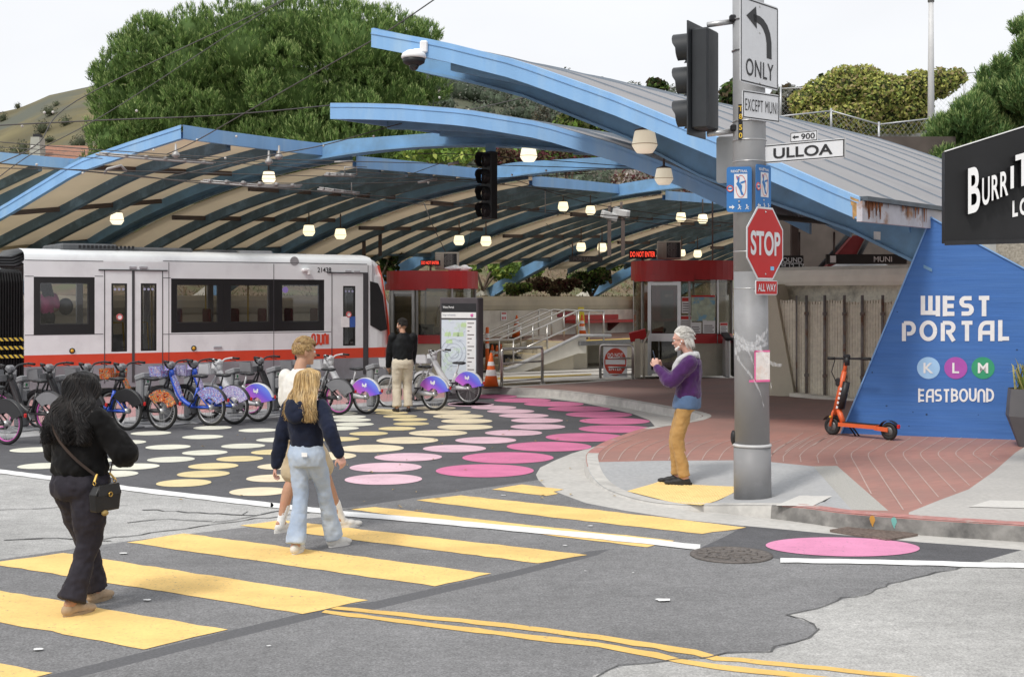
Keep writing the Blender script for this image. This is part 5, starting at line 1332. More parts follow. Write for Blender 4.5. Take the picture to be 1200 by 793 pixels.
for px, py, dr in ((140.2, 371.5, 0), (408.7, 368.5, 0)):
    s, z = TP(px, py); mb = MB(); mb.disc(Tw(s, z, -.004), .075, TS, UZ, 18); o = mb.build('round_sticker', LW, t)
    mb = MB(); mb.torus(Tw(s, z, -.006), .06, .012, TNf, 18, 5); mb.build('red_ring', SRED, o)
s, z = TP(408.5, 377); mb = MB(); mb.prism([Tw(s - .2, z - .13, -.004), Tw(s + .02, z - .13, -.004), Tw(s + .02, z + .13, -.004), Tw(s - .2, z + .13, -.004)], TNf * .004); mb.build('door_notice', LW, t)
mb = MB(); mb.prism([Tw(s + .03, z - .13, -.004), Tw(s + .18, z - .13, -.004), Tw(s + .18, z + .13, -.004), Tw(s + .03, z + .13, -.004)], TNf * .004); mb.build('door_notice', mat('notice_blue', (.05, .12, .4), .5), t)
mb = MB()
for px in (197.5, 320.5, 431.0):
    s = TP(px, 380)[0]; mb.prism([Tw(s, .3, -.003), Tw(s + .014, .3, -.003), Tw(s + .014, zsh, -.003), Tw(s, zsh, -.003)], TNf * .005)
for x0, x1, y in ((29, 39.5, 324), (111, 121, 324), (29, 121, 392.4), (191, 200, 326), (191, 388, 390.5), (29, 121, 305.8), (191, 430, 308)):
    a, b = TP(x0, y), TP(x1, y); zz = TP((x0 + x1) / 2, y)[1]
    mb.prism([Tw(a[0], zz, -.003), Tw(b[0], zz, -.003), Tw(b[0], zz + .014, -.003), Tw(a[0], zz + .014, -.003)], TNf * .005)
mb.build('panel_seam', LINE, t)
for px, py in ((84.5, 411), (227, 408)):
    s, z = TP(px, py); mb = MB(); mb.torus(Tw(s, z, -.005), .05, .014, TNf, 16, 6); o = mb.build('side_lamp', BLK, t)
    mb = MB(); mb.ball(Tw(s, z, -.002), (.042, .042, .042), 10, 6); mb.build('amber_lens', mat('amber', (.6, .33, .03), .3), o)
for px, py, w_ in ((155.5, 313.5, .16), (168, 313.5, .18), (255, 407, .2), (408, 318, .16), (418, 318.5, .16)):
    s, z = TP(px, py); mb = MB(); mb.box(Tw(s, z, -.012), (w_, .03, .06), math.atan2(TS.y, TS.x), bev=.01); mb.build('vent_box', mat('vent_grey', (.35, .35, .37), .5), t)
s, z = TP(357, 316.5); mb = MB(); mb.box(Tw(s, z, -.06), (.17, .14, .08), math.atan2(TS.y, TS.x), bev=.02); mb.box(Tw(s + .07, z - .05, -.08), (.06, .1, .12), math.atan2(TS.y, TS.x), bev=.01); mb.build('side_camera', LW, t)
s, z = TP(345, 306); mb = MB(); mb.disc(Tw(s, z, -.003), .11, TS, UZ, 20); mb.build('grey_disc', mat('disc_grey', (.3, .3, .31), .5), t)
s, z = TP(380, 316.3); text('fleet_number', '2143B'.replace('B', '8'), Tw(s, z, -.004), TS, UZ, .12, BLK, t, width=.36, bold=.012)
s, z = TP(374.5, 397.5); mb = MB(); X0 = Tw(s - .2, z - .12, -.006)
strokes(mb, [[(0, 0), (0, .8)] + arc(.12, .8, .12, .2, 180, 0, 6)[1:] + [(.24, .3)] + arc(.36, .3, .12, .3, 180, 360, 6)[1:] , [(.36, .95), (.48, .95), (.48, 0)], [(.6, 1), (.6, .3)] + arc(.72, .3, .12, .3, 180, 360, 6)[1:] + [(.84, 1)], [(.96, 0), (.96, .75)] + arc(1.06, .75, .1, .25, 180, 0, 6)[1:] + [(1.16, 0)], [(1.3, 0), (1.3, 1)]], .045, X0, TS, UZ, sx=.32, sy=.24)
mb.build('wordmark', TRED, t)
s, z = TP(335.5, 339.5); mb = MB(); mb.disc(Tw(s, z, .06), .075, TS, UZ, 16); mb.build('route_sign', mat('sign_violet', (.3, .16, .6), .5, emit=.5), t)
SEAT = mat('seat_dark_red', (.16, .03, .03), .6)
for k in range(9):
    s = sR + 3.0 + k * .68
    if abs(s - TP(156, 380)[0]) < .9 or s > sN - .6: continue
    mb = MB(); mb.box(Tw(s, 1.3, .45), (.42, .45, .08), math.atan2(TS.y, TS.x), bev=.03); mb.box(Tw(s - .2, 1.62, .45), (.07, .45, .6), math.atan2(TS.y, TS.x), bev=.03); mb.build('passenger_seat', SEAT, t)
GRAB = mat('grab_yellow', (.6, .42, .05), .4)
for px, kink in ((172, 1), (143, 1), (186, 0), (120, 0), (250, 0), (300, 0)):
    s = TP(px, 380)[0]; mb = MB()
    if kink: mb.tube([Tw(s - .1, .9, .35), Tw(s - .16, 1.55, .35), Tw(s - .1, 1.62, .35), Tw(s + .12, 1.62, .35), Tw(s + .16, .9, .35)], .02, 7)
    else: mb.tube([Tw(s, .9, .5), Tw(s, zsh - .1, .5)], .02, 7)
    mb.build('grab_pole', GRAB, t)
def rbox(x0, x1, z0, z1_, d0, d1, m=TRF, nm='roof_unit'):
    a, b = TP(x0, 295)[0], TP(x1, 295)[0]; mb = MB(); mb.box(Tw((a + b) / 2, ztop + (z0 + z1_) / 2, (d0 + d1) / 2), (b - a, d1 - d0, z1_ - z0), math.atan2(TS.y, TS.x), bev=.04); mb.build(nm, m, t)
rbox(78, 145, .0, .17, .45, 2.2); rbox(147, 235, .0, .12, .5, 2.1); rbox(252, 290, 0, .1, .6, 2.0); rbox(292, 332, .0, .1, .6, 2.0, mat('roof_light_grey', (.35, .35, .36), .5)); rbox(336, 372, 0, .05, .6, 2)
mb = MB()
for k in range(14):
    s = TP(100, 295)[0] + k * .09; mb.box(Tw(s, ztop + .1, .44), (.05, .02, .07), math.atan2(TS.y, TS.x))
mb.build('roof_grille', BLK, t)
sB = TP(-14, 400)[0]
mb = MB(); prev = None
zz0, zz1 = TP(15, 466)[1], TP(15, 315)[1]
N_ = 13
def bell(s, k): return [Tw(s, zz0, .12 - k), Tw(s, zz1 - .25, .08 - k), Tw(s, zz1 - .08, .18 - k), Tw(s, zz1, .4), Tw(s, zz1, TW - .4), Tw(s, zz1 - .2, TW - .08 + k), Tw(s, zz0, TW - .12 + k)]
for i in range(2 * N_ + 1):
    s = lerp(sR, sB, i / (2 * N_)); cur = bell(s, .07 if i % 2 else 0.)
    if prev:
        for j in range(6): mb.quad(prev[j], prev[j + 1], cur[j + 1], cur[j])
    prev = cur
bl = mb.build('bellows', mat('bellows_rubber', (.02, .02, .021), .6, .15, 6), t)
for py in (397.5, 407.5, 417.5):
    z = TP(14, py)[1]; mb = MB()
    for k in range(14):
        a = lerp(sR, sB, k / 14); b = lerp(sR, sB, (k + 1) / 14); sl = .06
        mb.prism([Tw(a, z - .035, -.0), Tw(b, z - .035, -.0), Tw(b - sl, z + .035, -.0), Tw(a - sl, z + .035, -.0)], TNf * .02, k % 2)
    mb.build('hazard_band', [mat('hazard_yellow', (.65, .48, .06), .5), BLK], bl)
for k in range(4):
    mb = MB(); a, b = lerp(sR, sB, .0) + .1, sB - .1; hh = ztop - .25 + .06 * k
    mb.tube([Tw(a, hh, .2 + .1 * k), Tw(lerp(a, b, .3), hh - .1, .15 + .1 * k), Tw(lerp(a, b, .7), hh - .1, .15 + .1 * k), Tw(b, hh, .2 + .1 * k)], .035, 7); mb.build('roof_cable', BLK, t)
sX = sB - 7
side('side_panel', sX, sB, zr1, zsh, [[sB - 2.4, sB - .4, w_a[2], w_a[3]]], TWH); side('red_stripe', sX, sB, zr0, zr1, [], TRED); side('skirt', sX, sB, zsk, zr0, [], TGR)
mb = MB(); a, b = roofprof(sX), roofprof(sB); n = len(a); mb.add(a + b, [(i, i + 1, n + i + 1, n + i) for i in range(n - 1)] + [tuple(range(n))], 0); mb.build('roof', TWH, t)
mb = MB(); mb.prism([Tw(sB - 2.4, w_a[2], .01), Tw(sB - .4, w_a[2], .01), Tw(sB - .4, w_a[3], .01), Tw(sB - 2.4, w_a[3], .01)], TNf * .02); mb.build('window', TBK, t)
for s in (sR + .2, sR + 5.6, sF - 2.2):
    mb = MB(); mb.box(Tw(s, .36, 1.3), (1.9, 1.8, .3), math.atan2(TS.y, TS.x), bev=.05); bg_ = mb.build('bogie', TRF, t)
    for d in (.35, 2.2):
        for q in (-.8, .8):
            mb = MB(); mb.tube([Tw(s + q, .33, d), Tw(s + q, .33, d + .12)], .33, 20); mb.build('wheel', mat('wheel_steel', (.14, .12, .11), .5, metal=.5), bg_)
for d, lab in ((.55, 'near steel running rail beneath the tram'), (2.1, 'far steel running rail beneath the tram')):
    mb = MB(); mb.beam(Tw(-24, .006, d), Tw(22, .006, d), .07, .02); tag(mb.build('rail', mat('rail_steel', (.25, .22, .2), .4, metal=.6)), lab, 'rail')
BTAN = mat('booth_tan', (.46, .42, .34), .7, .06, 3, .05, 30, col2=(.38, .35, .28), c2s=1.2)
BRED = mat('booth_red', (.44, .028, .03), .4, .06, 2, .0, 20, col2=(.38, .04, .04), c2s=1.4, spec=.45)
ALU = mat('aluminium', (.50, .50, .50), .35, .06, 6, metal=.7)
BGL = glassmat('booth_glass', (.72, .70, .64), .07)
DGL = glassmat('booth_dark_glass', (.42, .40, .37), .08)
LEDB = mat('led_panel_black', (.012, .010, .010), .4)
LEDR = mat('led_red', (.9, .06, .03), .5, .02, 4, emit=1.3)
def sq(c, r, a, e=3.0):
    ca, sa = math.cos(a), math.sin(a)
    k = (abs(ca) ** e + abs(sa) ** e) ** (-1 / e)
    return Vector((c.x + r * k * ca, c.y + r * k * sa, 0))
def booth(label, c, r, z0, za, n_mull, door_a, ztop):
    """round-cornered ticket booth: wall, glazing, door, mullions, red crown"""
    t = thing('ticket_booth', label, 'booth', (c.x, c.y, z0))
    A_ = [2 * PI * i / 48 for i in range(49)]
    def shell(nm, m, r0, za_, zb_, th=.05, a0=0., a1=2 * PI, n=48, capz=False):
        mb = MB()
        for i in range(n):
            p, q = sq(c, r0, a0 + (a1 - a0) * i / n), sq(c, r0, a0 + (a1 - a0) * (i + 1) / n)
            ip, iq = sq(c, r0 - th, a0 + (a1 - a0) * i / n), sq(c, r0 - th, a0 + (a1 - a0) * (i + 1) / n)
            mb.add([p + UZ * za_, q + UZ * za_, q + UZ * zb_, p + UZ * zb_, ip + UZ * za_, iq + UZ * za_, iq + UZ * zb_, ip + UZ * zb_], [(0, 1, 2, 3), (4, 7, 6, 5), (3, 2, 6, 7), (0, 4, 5, 1)], 0)
        if capz: mb.add([sq(c, r0 - .01, a) + UZ * (zb_ - .03) for a in A_[:-1]], [tuple(range(48))], 0)
        return mb.build(nm, m, t)
    da0, da1 = door_a
    shell('wall', BTAN, r, z0, za, a0=da1, a1=da0 + 2 * PI)
    shell('red_sill', BRED, r + .03, za, za + .24, .1, a0=da1 + .05, a1=da0 + 2 * PI - 1.6, n=40)
    shell('glazing', BGL, r - .01, za + .2, ztop - .5, .012, a0=da1, a1=da0 + 2 * PI)
    shell('crown', BRED, r + .06, ztop - .50, ztop, .08, capz=True)
    shell('crown_lip', BRED, r + .10, ztop - .54, ztop - .36, .06, a0=da0 - .35, a1=da1 + .25, n=14)
    shell('ceiling', BTAN, r - .02, ztop - .56, ztop - .52, .5)
    mb = MB(); mb.add([sq(c, r - .05, a) + UZ * (z0 + .05) for a in A_[:-1]], [tuple(range(48))]); mb.build('booth_floor', BROWN, t)
    for a in n_mull:
        p = sq(c, r + .005, a); mb = MB(); mb.box(p + UZ * (za + ztop - .4) / 2, (.05, .05, ztop - .4 - za), a); mb.build('mullion', ALU, t)
    p, q = sq(c, r, da0), sq(c, r, da1); d = (q - p); L = d.length; d.normalize(); rz = math.atan2(d.y, d.x); nn_ = Vector((d.y, -d.x, 0))
    mb = MB(); zt_ = ztop - .55
    for s in (0.04, L - .04): mb.box(p + d * s + UZ * ((z0 + zt_) / 2), (.09, .08, zt_ - z0), rz)
    for zz in (z0 + .1, z0 + .98, z0 + 1.02, zt_ - .04): mb.box(p + d * L / 2 + UZ * zz, (L - .09, .06, .1), rz)
    dr = mb.build('door', ALU, t)
    mb = MB(); mb.box(p + d * L / 2 + UZ * ((z0 + zt_) / 2), (L - .1, .012, zt_ - z0 - .1), rz); mb.build('door_glass', DGL, dr)
    mb = MB(); mb.box(p + d * L / 2 + nn_ * .045 + UZ * (z0 + 1.0), (L - .16, .02, .2), rz); mb.build('push_plate', ALU, dr)
    mb = MB(); mb.box((c.x + .1, c.y + .5, z0 + .95), (1.5, .5, .08)); mb.box((c.x + .1, c.y + .5, z0 + .5), (1.3, .4, .85)); mb.build('counter', BROWN, t)
    mb = MB(); mb.box((c.x - .2, c.y + .45, z0 + 1.22), (.45, .06, .34)); mb.box((c.x - .2, c.y + .45, z0 + 1.03), (.1, .1, .1)); mb.build('monitor', BLK, t)
    mb = MB(); mb.box((c.x + .6, c.y - .1, z0 + .9), (.5, .5, .1), .5, bev=.04); mb.box((c.x + .75, c.y + .1, z0 + 1.25), (.45, .08, .6), .5, bev=.04); mb.tube([(c.x + .6, c.y - .1, z0), (c.x + .6, c.y - .1, z0 + .9)], .05, 8); mb.build('chair', BLK, t)
    return t
cN = Vector((4.55, 34.75, 0)); bN = booth('nearer red-topped ticket booth with posters and maps in its windows', cN, 1.28, .15, 1.0, (-2.5, -1.55, -1.0, -.5, .2, 1.2, 2.6), (-2.35, -1.72), 3.14)
cL = Vector((-2.28, 37.3, 0)); bL = booth('farther red-topped ticket booth behind the tram nose and map kiosk', cL, 1.24, .02, .9, (-2.55, -1.85, -1.1, -.3, .6, 1.8, 2.8), (-2.5, -1.9), 2.93)
def bquad(t, c, r, a, za, wz, hz_, m, nm='poster'):
    p = sq(c, r, a); p2 = sq(c, r, a + .02); d = (p2 - p).normalized()
    nn_ = Vector((d.y, -d.x, 0)); q = p + nn_ * .012
    mb = MB(); mb.quad(q - d * wz / 2 + UZ * za, q + d * wz / 2 + UZ * za, q + d * wz / 2 + UZ * (za + hz_), q - d * wz / 2 + UZ * (za + hz_)); o = mb.build(nm, m, t)
    return o, q + nn_ * .003, d, nn_
MAPM = mat('map_print', (.45, .52, .40), .6, .2, 9, 0, 40, col2=(.22, .42, .55), c2s=2.5, c2lo=.48, c2hi=.52)
for a, za, w_, h_, m in ((-1.615, 1.78, .24, .42, OFFW), (-1.62, 1.36, .30, .36, OFFW), (-1.28, 1.40, .62, .80, MAPM), (-1.42, 1.26, .28, .28, OFFW), (-1.17, 1.26, .34, .34, OFFW), (-.86, 1.24, .30, .30, OFFW)):
    if m is MAPM: za = 1.58; h_ = .66
    o, q, d, nn_ = bquad(bN, cN, 1.285, a, za, w_, h_, m)
    mb = MB()
    if m is MAPM: mb.quad(*[q + d * w_ * x_ + UZ * (za - .0 + h_ * y_) for x_, y_ in ((-.5, .93), (.5, .93), (.5, 1), (-.5, 1))]); mb.build('map_header', SRED, o); continue
    if a < -1.6 or a > -.9: mb.quad(*[q + d * w_ * x_ + UZ * (za + h_ * y_) for x_, y_ in ((-.45, .72), (.45, .72), (.45, .95), (-.45, .95))]); mb.build('heading', SRED, o); mb = MB()
    for k in range(4): mb.quad(*[q + d * w_ * x_ + UZ * (za + h_ * (y_ + .15 * k)) for x_, y_ in ((-.38, .1), (.38 - .1 * (k % 2), .1), (.38 - .1 * (k % 2), .16), (-.38, .16))])
    mb.build('small_print', mat('print_dark', (.12, .10, .10), .7), o)
def led(t_lab, c, ww, hh, d, txt='DO NOT ENTER'):
    t = thing('led_sign', t_lab, 'LED sign', c)
    nn_ = Vector((d.y, -d.x, 0)); rz = math.atan2(d.y, d.x)
    mb = MB(); mb.box(c, (ww, .14, hh), rz, bev=.015); mb.build('housing', LEDB, t)
    text('lettering', txt, c + nn_ * .072, d, UZ, hh * .58, LEDR, t, width=ww * .9, bold=.01)
    mb = MB(); mb.tube([c - UZ * hh / 2, c - UZ * (hh / 2 + .18)], .03, 8); mb.build('bracket', BROWN, t)
X1 = Vector((1, -.06, 0)).normalized()
led('red LED sign reading DO NOT ENTER on the nearer booth roof', P(753, 298, 34.2), 32 * 34.2 / FP, 10.5 * 34.2 / FP, X1)
led('red LED sign reading DO NOT ENTER on the farther booth roof', P(504.5, 308, 36.6), 23 * 36.6 / FP, 6.5 * 36.6 / FP, X1)
def ac(lab, c, s, fan_right=True):
    t = thing('air_conditioner', lab, 'air conditioner', c)
    mb = MB(); mb.box(c + UZ * s * .38, (s, s * .45, s * .76), -.1, bev=.02); mb.build('casing', mat('ac_beige', (.52, .48, .40), .6, .06, 5), t)
    f = c + Vector((s * .1 if fan_right else .08 * s, -s * .24, s * .38))
    mb = MB(); mb.box(f + Vector((s * .05, .0, 0)), (s * .56, .03, s * .62), -.1); g = mb.build('fan_recess', BLK, t)
    mb = MB()
    for k in range(6): mb.torus(f + Vector((s * .05, -.02, 0)), s * (.05 + .045 * k), .006, (0, 1, 0), 22, 4)
    for k in range(9): mb.beam(f + Vector((s * (-.22 + .065 * k), -.018, -s * .3)), f + Vector((s * (-.22 + .065 * k), -.018, s * .3)), .008, .008)
    mb.build('fan_guard', mat('guard_grey', (.3, .29, .27), .5), g)
    mb = MB()
    for k in range(7): mb.box(c + Vector((-s * .38, -s * .235, s * (.12 + .08 * k))), (s * .2, .02, s * .04), -.1)
    mb.build('louvre', mat('louvre_pale', (.6, .57, .5), .6), t)
ac('beige air conditioner on the nearer booth roof beside its LED sign', P(784, 304.8, 34.6) + UZ * .02, 28 * 34.6 / FP)
ac('grey air conditioner on the farther booth roof beside its LED sign', P(524, 317, 37.2) + UZ * .02, 27 * 37.2 / FP)
t = thing('vent_cap', 'crumpled white sheet lying on the farther booth roof', 'sheet', P(535, 316, 36.8))
mb = MB(); c = P(534, 315.5, 36.8)
for k in range(7): mb.ball(c + Vector((-.2 + .09 * k, random.uniform(-.1, .1), .02)), (.14, .12, .05 + .03 * (k % 3)), 9, 6)
mb.build('sheet', LW, t)
kd = Vector((.93, -.37, 0)).normalized(); kc = G(541, 467.5); kn = Vector((kd.y, -kd.x, 0)); krz = math.atan2(kd.y, kd.x)
kY = kc.y; kw = 47 * kY / FP / .96; kh = 2.17
t = thing('map_kiosk', 'tall dark map kiosk with lit city map beside the bike dock', 'kiosk', kc)
KGR = mat('kiosk_charcoal', (.075, .065, .07), .5, .1, 5)
mb = MB(); mb.box(kc + UZ * (kh / 2 + .17), (kw, .3, kh - .33), krz, bev=.02); mb.build('cabinet', KGR, t)
mb = MB(); mb.box(kc + UZ * .17, (kw * .8, .2, .34), krz); mb.build('foot', KGR, t)
fz0, fz1 = .42, kh - .12; ff = kc + kn * .152
def kq(x0, x1, z0, z1_, m, nm, e=.003, par=None):
    mb = MB(); mb.quad(*[ff + kn * e + kd * kw * x_ + UZ * z_ for x_, z_ in ((x0, z0), (x1, z0), (x1, z1_), (x0, z1_))]); return mb.build(nm, m, par or t)
pnl = kq(-.45, .45, fz0, 1.70, mat('map_pale', (.62, .68, .74), .4, .03, 3, 0, 40, col2=(.55, .66, .56), c2s=2.2, c2lo=.55, c2hi=.6), 'map_panel')
kq(-.45, .45, 1.74, 1.86, OFFW, 'map_title_strip'); kq(-.45, .45, 1.87, 2.05, BLK, 'header')
kq(.2, .44, fz0 + .02, 1.69, OFFW, 'legend', .006, pnl)
mb = MB()
for k, R_ in enumerate((.12, .2, .29)): mb.torus(ff + kn * .007 - kd * .12 + UZ * 1.0, R_, .004, kn, 30, 4)
for k in range(26):
    a = random.uniform(-.43, .15); b = random.uniform(fz0 + .05, 1.65); d_ = Vector((random.uniform(-.2, .2), random.uniform(-.2, .2)))
    p = ff + kn * .006 + kd * kw * a + UZ * b; q = ff + kn * .006 + kd * kw * max(-.43, min(.17, a + d_.x)) + UZ * max(fz0 + .03, min(1.67, b + d_.y)); mb.beam(p, q, .006, .002)
mb.build('street_lines', mat('map_lines', (.42, .46, .52), .6), pnl)
mb = MB()
for k in range(5):
    p = ff + kn * .005 + kd * kw * random.uniform(-.4, .05) + UZ * random.choice((1.55, 1.6, 1.35, 1.2, .6)); mb.quad(p, p + kd * .16, p + kd * .15 + UZ * .09, p + UZ * .08 + kd * .02)
mb.build('park_patches', mat('map_green', (.50, .66, .36), .6), pnl)
mb = MB()
for k in range(15):
    z = 1.62 - .082 * k
    mb.quad(*[ff + kn * .0075 + kd * kw * x_ + UZ * z_ for x_, z_ in ((.23, z), (.40 - .06 * (k % 3), z), (.40 - .06 * (k % 3), z + .02), (.23, z + .02))])
mb.build('legend_lines', mat('print_dark', (.12, .10, .10), .7), pnl)
text('title', 'bay wheels', ff + kn * .006 - kd * kw * .25 + UZ * 1.8, kd, UZ, .05, mat('title_grey', (.35, .36, .42), .6), pnl, width=.3, bold=.01)
text('header_text', 'West Portal', ff + kn * .006 - kd * kw * .27 + UZ * 1.97, kd, UZ, .05, OFFW, t, width=.26, bold=.01)
mb = MB(); p = ff + kn * .006 + kd * kw * .36 + UZ * 1.8; mb.ball(p, (.05, .004, .035), 10, 6); mb.build('emblem', mat('emblem_pink', (.7, .15, .4), .5), pnl)
def hoop(lab, p, q, h, mid=True, low=True, name='railing'):
    t = thing(name, lab, 'railing', p.lerp(q, .5))
    d = (q - p).normalized(); r = .07
    pts = [p, p + UZ * (h - r)] + [p + UZ * (h - r) + d * r * (1 - math.cos(a)) + UZ * r * math.sin(a) for a in (.5, 1.0, 1.57)] + [q + UZ * (h - r) - d * r * (1 - math.cos(a)) + UZ * r * math.sin(a) for a in (1.57, 1.0, .5)] + [q + UZ * (h - r), q]
    mb = MB(); mb.tube(pts, .034, 10); mb.build('hoop', STEEL, t)
    if mid: mb = MB(); mb.tube([p + UZ * h * .62, q + UZ * h * .62], .022, 8); mb.build('bar', STEEL, t)
    if low: mb = MB(); mb.tube([p + UZ * .12, q + UZ * .12], .018, 8); mb.build('bar', STEEL, t)
    for e in (p, q): mb = MB(); mb.lathe([(.08, 0), (.08, .012), (.04, .014)], e, 12); mb.build('base_plate', STEEL, t)
    return t
p, q = G(588, 453.5, .15), G(635.5, 449.5, .15)
hoop('stainless hoop railing standing left on the plaza edge near the cone', p, q, 44.5 * p.y / FP)
p, q = G(703.5, 443.7, .15), G(741.5, 444.3, .15); H_ = 39.5 * p.y / FP
t = hoop('stainless hoop railing that carries the round do not enter sign', p, q, H_)
mb = MB(); mb.tube([p + UZ * H_ * .35, q + UZ * H_ * .35], .022, 8); mb.build('bar', STEEL, t)
t = thing('do_not_enter_sign', 'square white panel with round red DO NOT ENTER disc on the railing', 'sign', P(721, 424, p.y - .06))
Ys = p.y - .06; c = P(721, 424, Ys); pxm = Ys / FP
mb = MB(); mb.box(c, (28 * pxm, .012, 35.5 * pxm)); mb.build('panel', OFFW, t)
mb = MB(); mb.disc(c + Vector((0, -.008, -.0)), 13 * pxm, (1, 0, 0), UZ, 40, ry=16.2 * pxm); dsc = mb.build('red_disc', mat('sign_orange_red', (.55, .06, .03), .5, .05, 6), t)
mb = MB(); mb.quad(*[c + Vector((x_ * pxm, -.011, z_ * pxm)) for x_, z_ in ((-11.5, -2.8), (11.5, -2.8), (11.5, 2.8), (-11.5, 2.8))]); mb.build('white_bar', OFFW, dsc)
text('lettering', 'DO NOT', c + Vector((0, -.011, 8 * pxm)), (1, 0, 0), UZ, 4.8 * pxm, OFFW, dsc, width=18 * pxm, bold=.02)
text('lettering', 'ENTER', c + Vector((0, -.011, -7.5 * pxm)), (1, 0, 0), UZ, 4.8 * pxm, OFFW, dsc, width=15 * pxm, bold=.02)
t = thing('fare_post', 'small slanted red panel on tan posts left of the nearer booth', 'post', G(747, 443, .15))
mb = MB(); c = G(747, 443, .15); mb.box(c + UZ * .5, (.14, .2, 1.0), bev=.02); mb.tube([c + Vector((.16, -.05, 0)), c + Vector((.16, -.05, .9)), c + Vector((.3, -.05, 1.2))], .03, 8); mb.build('post', BTAN, t)
mb = MB(); mb.box(c + Vector((.0, -.1, 1.08)), (.42, .05, .26), rot=Euler((.5, -.25, 0)).to_matrix()); mb.build('panel', BRED, t)
t = thing('turnstile', 'slim steel fare gate post at the right side of the nearer booth', 'fare gate', G(852, 441.5, .15))
c = G(851, 441.5, .15); mb = MB(); mb.box(c + UZ * .5, (.12, .5, 1.0), bev=.02); mb.build('housing', ALU, t)
mb = MB(); mb.box(c + Vector((.02, 0, 1.03)), (.2, .7, .08), rot=Euler((.18, 0, 0)).to_matrix(), bev=.02); mb.build('reader_top', BLK, t)
mb = MB(); mb.box(c + Vector((.3, .2, .5)), (.22, .5, 1.0), bev=.02); mb.build('cabinet', BLK, t)
CONE = mat('cone_orange', (.72, .13, .02), .55, .08, 8, .02, 40); REFL = mat('cone_white', (.7, .7, .68), .5, .06, 8)
def cone(lab, base, h=.72, r=.15, tilt=0):
    t = thing('traffic_cone', lab, 'traffic cone', base)
    prof = lambda f: lerp(r, .025, f)
    mb = MB(); mb.lathe([(prof(0), .03), (prof(.45), .03 + .45 * (h - .03)), (prof(.8), .03 + .8 * (h - .03)), (.025, h), (.018, h + .004)], base, 18); mb.build('cone', CONE, t)
    for f0, f1 in ((.32, .5), (.62, .74)):
        mb = MB(); mb.lathe([(prof(f0) + .004, .03 + f0 * (h - .03)), (prof(f1) + .004, .03 + f1 * (h - .03))], base, 18, cap=False); mb.build('band', REFL, t)
    mb = MB(); mb.box(base + UZ * .015, (r * 2.5, r * 2.5, .03), .3, bev=.01); mb.build('base', mat('cone_base', (.05, .045, .045), .7), t)
cone('orange traffic cone with white bands right beside the map kiosk', G(575.5, 454, .15), .78, .17)
pf = lambda px, py: (lambda Y: Vector((*P(px, py, Y).xy, .87)))(FP * (CH - .87) / (py - HZ))
cone('orange cone at the top of the stairs against the wall sign', Vector((*(Pl + wn * 3.2 + u2 * .9).xy, .875)), .74, .16)
cone('orange cone on the platform edge beside the yellow placard', pf(682, 396.5) , .76, .16)
cone('orange cone at the far right of the platform by the red cabinet', Vector((*(wo + u2 * 7.6 - wn * 1.0).xy, .875)), .74, .16)
for k, (px, py, lab) in enumerate(((577, 431, 'orange cone leftmost of the cluster behind the hoop railing'), (582.5, 432, 'orange cone in the middle of the cluster behind the hoop railing'), (587, 430, 'orange cone rightmost of the cluster behind the hoop railing'), (598.5, 430, 'orange cone standing apart, right of the cluster behind the hoop railing'))):
    cone(lab, G(px, py), .72, .15)
t = thing('delineator_post', 'tall orange and white delineator post behind the map kiosk', 'delineator', G(571, 436))
mb = MB(); c = G(571, 436); mb.lathe([(.06, .03), (.05, 1.3), (.03, 1.32)], c, 12); mb.build('tube', CONE, t)
for z in (.7, 1.0): mb = MB(); mb.lathe([(.062, z), (.061, z + .14)], c, 12, cap=False); mb.build('band', REFL, t)
mb = MB(); mb.lathe([(.2, 0), (.2, .03), (.08, .06)], c, 16); mb.build('base', BLK, t)
t = thing('placard', 'yellow folded safety placard behind the cone on the platform edge', 'sign', pf(681, 395.6))
mb = MB(); c = pf(681, 395.2) + Vector((.0, .25, 0)); mb.prism([c + Vector((-.16, .0, 0)), c + Vector((.16, 0, 0)), c + Vector((.11, .08, 1.0)), c + Vector((-.08, .08, 1.0))], (0, .03, 0)); mb.build('panel', mat('placard_yellow', (.7, .6, .05), .5), t)
t = thing('equipment_pile', 'small pile of pale box and folded steel parts left of the stairs', 'equipment', G(598, 434))
c = G(596, 433); mb = MB(); mb.box(c + Vector((0, 0, .62)), (.4, .3, .34), bev=.03); mb.build('pale_box', mat('box_cream', (.6, .55, .4), .7), t)
for k in range(5): mb = MB(); mb.box(c + Vector((-.1 + .2 * k, -.1, .2)), (.06, .5, .42), rot=Euler((.3, .35, .4)).to_matrix()); mb.build('steel_leg', ALU, t)
mb = MB(); mb.box(c + UZ * .22, (.5, .35, .44)); mb.build('dark_box', BLK, t)
t = thing('standpipe', 'white curved pipe with small box beside the farther booth', 'pipe', G(511, 437))
c = G(513, 437); s_ = c.y / FP; mb = MB(); mb.tube([c, c + UZ * 70 * s_, c + Vector((2 * s_, 0, 78 * s_)), c + Vector((9 * s_, 0, 82 * s_))], .035, 8); mb.build('pipe', OFFW, t)
mb = MB(); mb.box(c + Vector((0, -.05, 50 * s_)), (11 * s_, .1, 9 * s_), bev=.015); mb.build('junction_box', OFFW, t)
